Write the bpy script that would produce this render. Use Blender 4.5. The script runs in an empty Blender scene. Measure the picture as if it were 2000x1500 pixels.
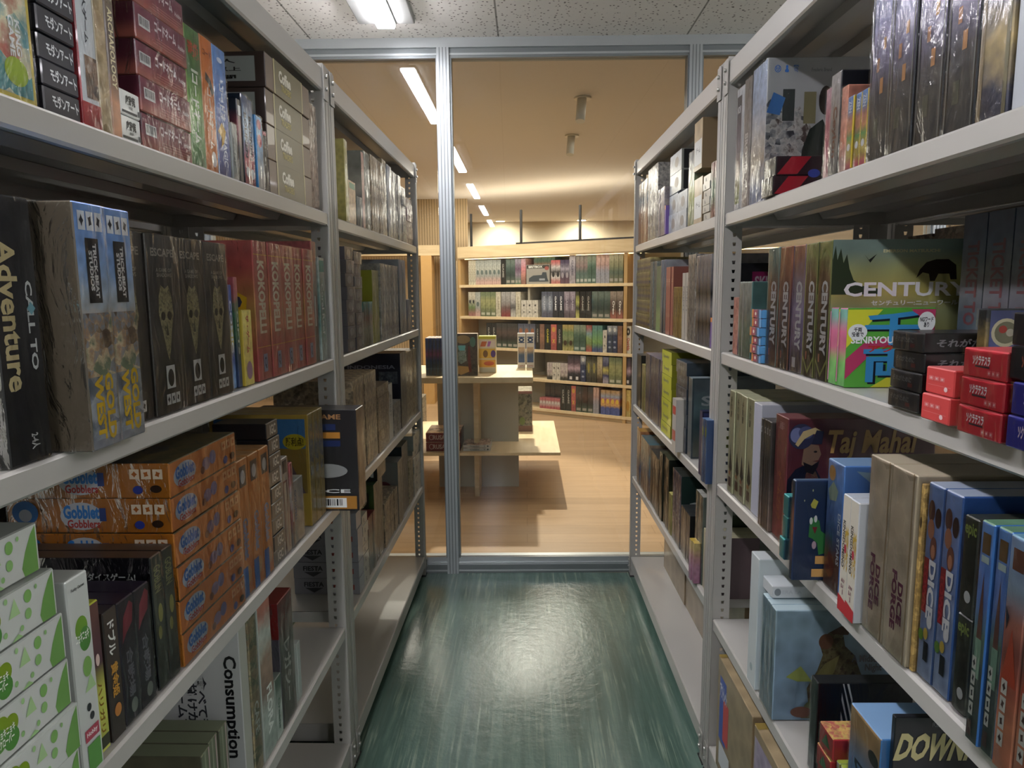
import bpy, bmesh, math, random
from mathutils import Vector, Matrix
C = bpy.context.scene.collection
PI = math.pi
# ---------------------------------------------------------------- camera, world, lights, exposure
def srgb(h, a=1.0):
    h = h.lstrip('#')
    v = [int(h[i:i+2], 16) / 255 for i in (0, 2, 4)]
    return tuple([(c / 12.92 if c <= .04045 else ((c + .055) / 1.055) ** 2.4) for c in v] + [a])
cam_d = bpy.data.cameras.new('camera'); cam = bpy.data.objects.new('camera', cam_d); C.objects.link(cam)
cam_d.sensor_width = 36.0; cam_d.lens = 1380.3 / 2000 * 36; cam_d.clip_start = .02; cam_d.clip_end = 60
Rv = Vector((0.99977291, 0.01946005, -0.00868579)); Uv = Vector((0.00599954, 0.13407152, 0.9909535)); Fv = Vector((-0.02044852, 0.99078057, -0.13392432))
mw = Matrix((( Rv.x, Uv.x, -Fv.x, 0), (Rv.y, Uv.y, -Fv.y, 0), (Rv.z, Uv.z, -Fv.z, 1.501), (0, 0, 0, 1)))
cam.matrix_world = mw
bpy.context.scene.camera = cam
vs = bpy.context.scene.view_settings
vs.view_transform = 'Standard'; vs.look = 'None'; vs.gamma = 1.0; vs.use_curve_mapping = False
vs.exposure = 0.85
W_ = bpy.data.worlds.new('world'); bpy.context.scene.world = W_; W_.use_nodes = True
W_.node_tree.nodes['Background'].inputs[0].default_value = (.55, .6, .65, 1); W_.node_tree.nodes['Background'].inputs[1].default_value = .05
COOL = (.93, 1.0, .98); WARM = (1.0, .92, .80)
TUBE_E = 42
def area(name, loc, sx, sy, e, col, rot=(0, 0, 0), spread=PI):
    l = bpy.data.lights.new(name, 'AREA'); l.shape = 'RECTANGLE'; l.size = sx; l.size_y = sy; l.energy = e; l.color = col; l.spread = spread
    o = bpy.data.objects.new(name, l); C.objects.link(o); o.location = loc; o.rotation_euler = rot; return o
def spot(name, loc, e, col, ang, tgt, r=.05, blend=.5):
    l = bpy.data.lights.new(name, 'SPOT'); l.energy = e; l.color = col; l.spot_size = ang; l.spot_blend = blend; l.shadow_soft_size = r
    o = bpy.data.objects.new(name, l); C.objects.link(o); o.location = loc
    o.rotation_euler = (Vector(tgt) - Vector(loc)).to_track_quat('-Z', 'Y').to_euler(); return o
area('shop_fill', (-.6, 8.0, 2.66), 2.4, 1.6, 48, WARM)
area('shop_fill_front', (1.2, 5.2, 2.66), 1.2, 1.2, 12, WARM)
area('cove_uplight', (.1, 8.75, 2.06), 2.6, .12, 9, WARM, (PI, 0, -.57))
area('shop_fill_left', (-3.2, 5.5, 2.66), 1.6, 1.6, 38, WARM)
spot('table_spot', (.0, 6.2, 2.6), 200, WARM, 1.1, (-.2, 5.0, 0), .03, .5)
for _x in (-2.0, -.45, 1.0, 2.6): spot('wall_wash', (_x, 12.6, 2.66), 48, WARM, 2.6, (_x, 13.1, 1.6), .06, 1.0)
area('rear_shop_fill', (.5, 10.9, 2.66), 3.0, 1.0, 42, WARM)
# ---------------------------------------------------------------- material helpers
MATS = {}
def newmat(name):
    m = bpy.data.materials.new(name); m.use_nodes = True
    return m, m.node_tree.nodes, m.node_tree.links, m.node_tree.nodes['Principled BSDF']
def plain(col, rough=.4, metal=0, coat=0, name=None, emis=0, spec=.5):
    key = ('p', col, rough, metal, coat, emis, spec)
    if key in MATS: return MATS[key]
    m, N, L, b = newmat(name or 'paint_' + (col if isinstance(col, str) else 'x').lstrip('#'))
    c = srgb(col) if isinstance(col, str) else col
    b.inputs['Base Color'].default_value = c; b.inputs['Roughness'].default_value = rough
    b.inputs['Metallic'].default_value = metal; b.inputs['Coat Weight'].default_value = coat
    b.inputs['Specular IOR Level'].default_value = spec
    if emis: b.inputs['Emission Color'].default_value = c; b.inputs['Emission Strength'].default_value = emis
    MATS[key] = m; return m
def node(N, t, **kw):
    n = N.new(t)
    for k, v in kw.items():
        if k in n.inputs: n.inputs[k].default_value = v
        else: setattr(n, k, v)
    return n
def ramp(N, stops, interp='LINEAR'):
    r = N.new('ShaderNodeValToRGB'); r.color_ramp.interpolation = interp
    e = r.color_ramp.elements
    while len(e) < len(stops): e.new(.5)
    for i, (p, c) in enumerate(stops):
        e[i].position = p; e[i].color = srgb(c) if isinstance(c, str) else c
    return r
def art(kind, cols, scale=9, rough=.38, coat=.25, seed=0, nz=.3):
    """printed cardboard: 'p' plain, 'g' graded bands up the box broken by noise, 'b' busy picture of patches"""
    if kind == 'p': return plain(cols[0], rough, 0, coat)
    key = ('a', kind, tuple(cols), scale, rough, coat, seed, nz)
    if key in MATS: return MATS[key]
    m, N, L, b = newmat('print_' + cols[0].lstrip('#'))
    tc = N.new('ShaderNodeTexCoord'); sep = N.new('ShaderNodeSeparateXYZ'); L.new(tc.outputs['Generated'], sep.inputs[0])
    mp = N.new('ShaderNodeMapping'); mp.inputs['Location'].default_value = (seed * 3.7, seed * 1.3, seed * 2.1); L.new(tc.outputs['Object'], mp.inputs[0])
    no = node(N, 'ShaderNodeTexNoise', Scale=scale * 3.6, Detail=6.0, Roughness=.62); L.new(mp.outputs[0], no.inputs['Vector'])
    vo = node(N, 'ShaderNodeTexVoronoi', Scale=scale * 6.5); L.new(mp.outputs[0], vo.inputs['Vector'])
    if kind == 'g':
        ma = node(N, 'ShaderNodeMath', operation='MULTIPLY_ADD'); ma.inputs[1].default_value = nz; L.new(no.outputs[0], ma.inputs[0])
        s2 = node(N, 'ShaderNodeMath', operation='SUBTRACT'); s2.inputs[1].default_value = nz * .5; L.new(sep.outputs[2], s2.inputs[0]); L.new(s2.outputs[0], ma.inputs[2])
        n = len(cols); r = ramp(N, [((i + .5) / n, c) for i, c in enumerate(cols)]); L.new(ma.outputs[0], r.inputs[0])
    else:
        n = len(cols); r = ramp(N, [(.28 + .44 * i / max(1, n - 1), c) for i, c in enumerate(cols)], 'LINEAR' if seed % 2 else 'EASE')
        mx = node(N, 'ShaderNodeMath', operation='MULTIPLY_ADD'); mx.inputs[1].default_value = .35
        s3 = N.new('ShaderNodeSeparateColor'); L.new(vo.outputs['Color'], s3.inputs[0]); L.new(s3.outputs[0], mx.inputs[0])
        s4 = node(N, 'ShaderNodeMath', operation='SUBTRACT'); s4.inputs[1].default_value = .17; L.new(no.outputs[0], s4.inputs[0]); L.new(s4.outputs[0], mx.inputs[2])
        L.new(mx.outputs[0], r.inputs[0])
    hs = N.new('ShaderNodeHueSaturation'); hs.inputs['Saturation'].default_value = .86; mr = node(N, 'ShaderNodeMapRange'); mr.inputs['To Min'].default_value = .72; mr.inputs['To Max'].default_value = 1.22
    L.new(vo.outputs['Distance'], mr.inputs[0]); L.new(mr.outputs[0], hs.inputs['Value']); L.new(r.outputs[0], hs.inputs['Color'])
    L.new(hs.outputs[0], b.inputs['Base Color']); b.inputs['Roughness'].default_value = rough; b.inputs['Coat Weight'].default_value = coat; b.inputs['Coat Roughness'].default_value = .15
    MATS[key] = m; return m
def film_mat():
    if 'film' in MATS: return MATS['film']
    m = bpy.data.materials.new('clear_film'); m.use_nodes = True; N = m.node_tree.nodes; L = m.node_tree.links
    N.remove(N['Principled BSDF']); out = N['Material Output']
    tr = N.new('ShaderNodeBsdfTransparent'); tr.inputs[0].default_value = (.97, .97, .97, 1)
    gl = node(N, 'ShaderNodeBsdfGlossy', Roughness=.13); mix = N.new('ShaderNodeMixShader')
    tc = N.new('ShaderNodeTexCoord'); mp = N.new('ShaderNodeMapping'); mp.inputs['Scale'].default_value = (1, 1, .35); L.new(tc.outputs['Object'], mp.inputs[0])
    oi = N.new('ShaderNodeObjectInfo'); ml = node(N, 'ShaderNodeMath', operation='MULTIPLY'); ml.inputs[1].default_value = 30; L.new(oi.outputs['Random'], ml.inputs[0]); L.new(ml.outputs[0], mp.inputs['Location'])
    no = node(N, 'ShaderNodeTexNoise', Scale=24.0, Detail=4.0, Distortion=1.4); L.new(mp.outputs[0], no.inputs['Vector'])
    bp = node(N, 'ShaderNodeBump', Strength=.7, Distance=.009); L.new(no.outputs[0], bp.inputs['Height']); L.new(bp.outputs[0], gl.inputs['Normal'])
    fr = node(N, 'ShaderNodeFresnel', IOR=1.5); L.new(bp.outputs[0], fr.inputs['Normal'])
    mu = node(N, 'ShaderNodeMath', operation='MULTIPLY_ADD'); mu.inputs[1].default_value = .75; mu.inputs[2].default_value = .0; L.new(fr.outputs[0], mu.inputs[0])
    L.new(mu.outputs[0], mix.inputs[0]); L.new(tr.outputs[0], mix.inputs[1]); L.new(gl.outputs[0], mix.inputs[2]); L.new(mix.outputs[0], out.inputs[0])
    MATS['film'] = m; return m
# ---------------------------------------------------------------- object helpers
def tag(o, label=None, cat=None, group=None, kind=None):
    if label: o['label'] = label
    if cat: o['category'] = cat
    if group: o['group'] = group
    if kind: o['kind'] = kind
    return o
def link(name, me, parent=None):
    o = bpy.data.objects.new(name, me); C.objects.link(o)
    if parent: o.parent = parent
    return o
def empty(name, loc=(0, 0, 0), rz=0):
    o = bpy.data.objects.new(name, None); C.objects.link(o); o.location = loc; o.rotation_euler = (0, 0, rz); o.empty_display_size = .1; return o
class MB:
    """collects geometry in one mesh"""
    def __init__(s): s.bm = bmesh.new(); s.mats = []
    def mi(s, m):
        if m not in s.mats: s.mats.append(m)
        return s.mats.index(m)
    def box(s, x0, y0, z0, x1, y1, z1, m, bev=0):
        r = bmesh.ops.create_cube(s.bm, size=1)
        for v in r['verts']:
            v.co = Vector((x0 + (v.co.x + .5) * (x1 - x0), y0 + (v.co.y + .5) * (y1 - y0), z0 + (v.co.z + .5) * (z1 - z0)))
        fs = {f for v in r['verts'] for f in v.link_faces}
        i = s.mi(m)
        for f in fs: f.material_index = i
        if bev:
            es = list({e for v in r['verts'] for e in v.link_edges})
            g = bmesh.ops.bevel(s.bm, geom=es, offset=bev, segments=2, affect='EDGES', profile=.5)
            for f in g['faces']: f.material_index = i
        return s
    def poly(s, pts, m):
        vs_ = [s.bm.verts.new(p) for p in pts]
        f = s.bm.faces.new(vs_); f.material_index = s.mi(m); return f
    def cyl(s, a, b, r, m, n=16, r2=None):
        a = Vector(a); b = Vector(b); d = b - a; q = d.to_track_quat('Z', 'Y').to_matrix()
        i = s.mi(m); A = []; B = []
        for k in range(n):
            t = 2 * PI * k / n; u = Vector((math.cos(t), math.sin(t), 0))
            A.append(s.bm.verts.new(a + q @ (u * r))); B.append(s.bm.verts.new(b + q @ (u * (r if r2 is None else r2))))
        for k in range(n):
            f = s.bm.faces.new((A[k], A[(k + 1) % n], B[(k + 1) % n], B[k])); f.material_index = i; f.smooth = True
        for ring in (A[::-1], B):
            f = s.bm.faces.new(ring); f.material_index = i
        return s
    def build(s, name, parent=None):
        me = bpy.data.meshes.new(name); s.bm.to_mesh(me); s.bm.free()
        for m in s.mats: me.materials.append(m)
        return link(name, me, parent)
def struct(o): o['kind'] = 'structure'; return o
TXT = {}
def text_mesh(s):
    if s in TXT: return TXT[s]
    c = bpy.data.curves.new('t', 'FONT'); c.body = s.lstrip('*'); c.resolution_u = 2; c.offset = .045 if s.startswith('*') else .028; c.align_x = 'CENTER'; c.space_line = .95
    o = bpy.data.objects.new('t', c); C.objects.link(o)
    dg = bpy.context.evaluated_depsgraph_get(); me = bpy.data.meshes.new_from_object(o.evaluated_get(dg))
    V = [v.co.copy() for v in me.vertices]; F = [list(p.vertices) for p in me.polygons]
    bpy.data.objects.remove(o); bpy.data.curves.remove(c); bpy.data.meshes.remove(me)
    xs = [v.x for v in V]; ys = [v.y for v in V]
    TXT[s] = (V, F, min(xs), max(xs), min(ys), max(ys)); return TXT[s]
def face_xf(face, W, D, H, side):
    """returns function (a, b, layer) -> local point; a, b in metres from the lower left corner as seen; and the size of the face"""
    if face == 'F': return (lambda a, b, k: Vector((a, -k, b))), W, H
    if face == 'N':
        if side == 'L': return (lambda a, b, k: Vector((-k, D - a, b))), D, H
        return (lambda a, b, k: Vector((W + k, a, b))), D, H
    if face == 'T': return (lambda a, b, k: Vector((a, b, H + k))), W, D
def add_ops(ops, W, D, H, side, root):
    bins = {}
    lay = [.0004]
    def mb(n):
        if n not in bins: bins[n] = MB()
        return bins[n]
    for op in ops:
        xf, fw, fh = face_xf(op[1], W, D, H, side)
        k = lay[0]; lay[0] += .00012
        if op[0] == 't':
            _, _, s, cx, cz, w, h, col = op[:8]; rot = op[8] if len(op) > 8 else 0; sh = op[9] if len(op) > 9 else 0
            V, F, x0, x1, y0, y1 = text_mesh(s); b = mb('title'); m = plain(col, .35); mi = b.mi(m)
            w *= fw; h *= fh
            lw, lh = (w, h) if rot == 0 else (h, w)
            sx = lw / max(1e-6, x1 - x0); sy = lh / max(1e-6, y1 - y0)
            vv = []
            for v in V:
                a = (v.x - (x0 + x1) / 2) * sx; c = (v.y - (y0 + y1) / 2) * sy; a += c * sh
                if rot == -90: a, c = c, -a
                elif rot == 90: a, c = -c, a
                vv.append(b.bm.verts.new(xf(cx * fw + a, cz * fh + c, k)))
            for f in F:
                try: g = b.bm.faces.new([vv[i] for i in f]); g.material_index = mi
                except ValueError: pass
        elif op[0] == 'r':
            _, _, x0, z0, x1, z1, col = op[:7]
            mb('printed_picture').poly([xf(x0 * fw, z0 * fh, k), xf(x1 * fw, z0 * fh, k), xf(x1 * fw, z1 * fh, k), xf(x0 * fw, z1 * fh, k)], plain(col, .35) if isinstance(col, str) else art(*col))
        elif op[0] == 'c':
            _, _, cx, cz, rx, rz, col = op[:7]
            mb('printed_picture').poly([xf((cx + rx * math.cos(t * PI / 10)) * fw, (cz + rz * math.sin(t * PI / 10)) * fh, k) for t in range(20)], plain(col, .35) if isinstance(col, str) else art(*col))
        elif op[0] == 'p':
            mb('printed_picture').poly([xf(x * fw, z * fh, k) for x, z in op[2]], plain(op[3], .35) if isinstance(op[3], str) else art(*op[3]))
        elif op[0] == 'bar':
            _, _, x0, z0, x1, z1 = op[:6]; b = mb('barcode_label')
            b.poly([xf(x0 * fw, z0 * fh, k), xf(x1 * fw, z0 * fh, k), xf(x1 * fw, z1 * fh, k), xf(x0 * fw, z1 * fh, k)], plain('#e4e6e2', .35))
            rnd = random.Random(5); x = x0 + (x1 - x0) * .08; zz0 = z0 + (z1 - z0) * .2; zz1 = z0 + (z1 - z0) * .9
            while x < x1 - (x1 - x0) * .1:
                w = (x1 - x0) * rnd.choice((.012, .02, .035))
                b.poly([xf(x * fw, zz0 * fh, k + .0001), xf((x + w) * fw, zz0 * fh, k + .0001), xf((x + w) * fw, zz1 * fh, k + .0001), xf(x * fw, zz1 * fh, k + .0001)], plain('#1c1c1e', .4))
                x += w + (x1 - x0) * rnd.choice((.012, .022, .03))
        elif op[0] == 'ic':
            _, _, x0, z0, x1, z1, n, bg, fg, dr = op; b = mb('icon_row')
            for i in range(n):
                if dr == 'h': a0 = x0 + (x1 - x0) * (i + .08) / n; a1 = x0 + (x1 - x0) * (i + .92) / n; c0, c1 = z0, z1
                else: c0 = z0 + (z1 - z0) * (i + .08) / n; c1 = z0 + (z1 - z0) * (i + .92) / n; a0, a1 = x0, x1
                b.poly([xf(a0 * fw, c0 * fh, k), xf(a1 * fw, c0 * fh, k), xf(a1 * fw, c1 * fh, k), xf(a0 * fw, c1 * fh, k)], plain(bg, .35))
                ax, cz, rx, rz = (a0 + a1) / 2, (c0 + c1) / 2, (a1 - a0) * .28, (c1 - c0) * .3
                pts = [(ax + rx * math.cos(t * PI / 4 + i) * (.6 if t % 2 else 1.1), cz + rz * math.sin(t * PI / 4 + i) * (.7 if t % 2 else 1.1)) for t in range(8)]
                b.poly([xf(x * fw, z * fh, k + .0001) for x, z in pts], plain(fg, .4))
    for n, b in bins.items(): b.build(n, root)
def make_box(name, sty, W, H, D, side, simple=False):
    base, wrap, ops, nb, tb = STY[sty]
    m0 = art(*base); m1 = art(*nb) if nb else m0; m2 = art(*tb) if tb else m0
    g = .0004
    bm = bmesh.new(); r = bmesh.ops.create_cube(bm, size=1)
    for v in bm.verts: v.co = Vector((g + (v.co.x + .5) * (W - 2 * g), (v.co.y + .5) * D, (v.co.z + .5) * (H - .0006)))
    if not simple:
        bmesh.ops.bevel(bm, geom=bm.edges[:], offset=min(.0016, W * .12, H * .1), segments=1, affect='EDGES')
    me = bpy.data.meshes.new(name); bm.to_mesh(me); bm.free()
    for m in (m0, m1, m2): me.materials.append(m)
    for p in me.polygons:
        n = p.normal
        if abs(n.x) > .7: p.material_index = 1
        elif n.z > .7: p.material_index = 2
    root = link(name, me)
    if ops: add_ops(ops, W, D, H, side, root)
    if wrap:
        b = MB(); f = .0035; m = film_mat(); i = b.mi(m)
        nx, nz_ = max(2, int(W / .02)), max(2, int(H / .02)); rnd = random.Random(len(sty) * 7)
        P = [[b.bm.verts.new((W * a / nx, -f + rnd.uniform(-.0008, .0012) if 0 < a < nx else -.0016, H * c / nz_ - .0003)) for c in range(nz_ + 1)] for a in range(nx + 1)]
        for a in range(nx):
            for c in range(nz_):
                q = b.bm.faces.new((P[a][c], P[a + 1][c], P[a + 1][c + 1], P[a][c + 1])); q.material_index = i; q.smooth = True
        xn = -.0012 if side == 'L' else W + .0012
        b.poly([(xn, 0, 0), (xn, D, 0), (xn, D, H), (xn, 0, H)], m)
        b.build('shrink_wrap', root)
    return root
def copy_tree(o):
    c = o.copy(); C.objects.link(c)
    for k in [x for x in o.children]:
        d = k.copy(); C.objects.link(d); d.parent = c
    return c
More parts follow.
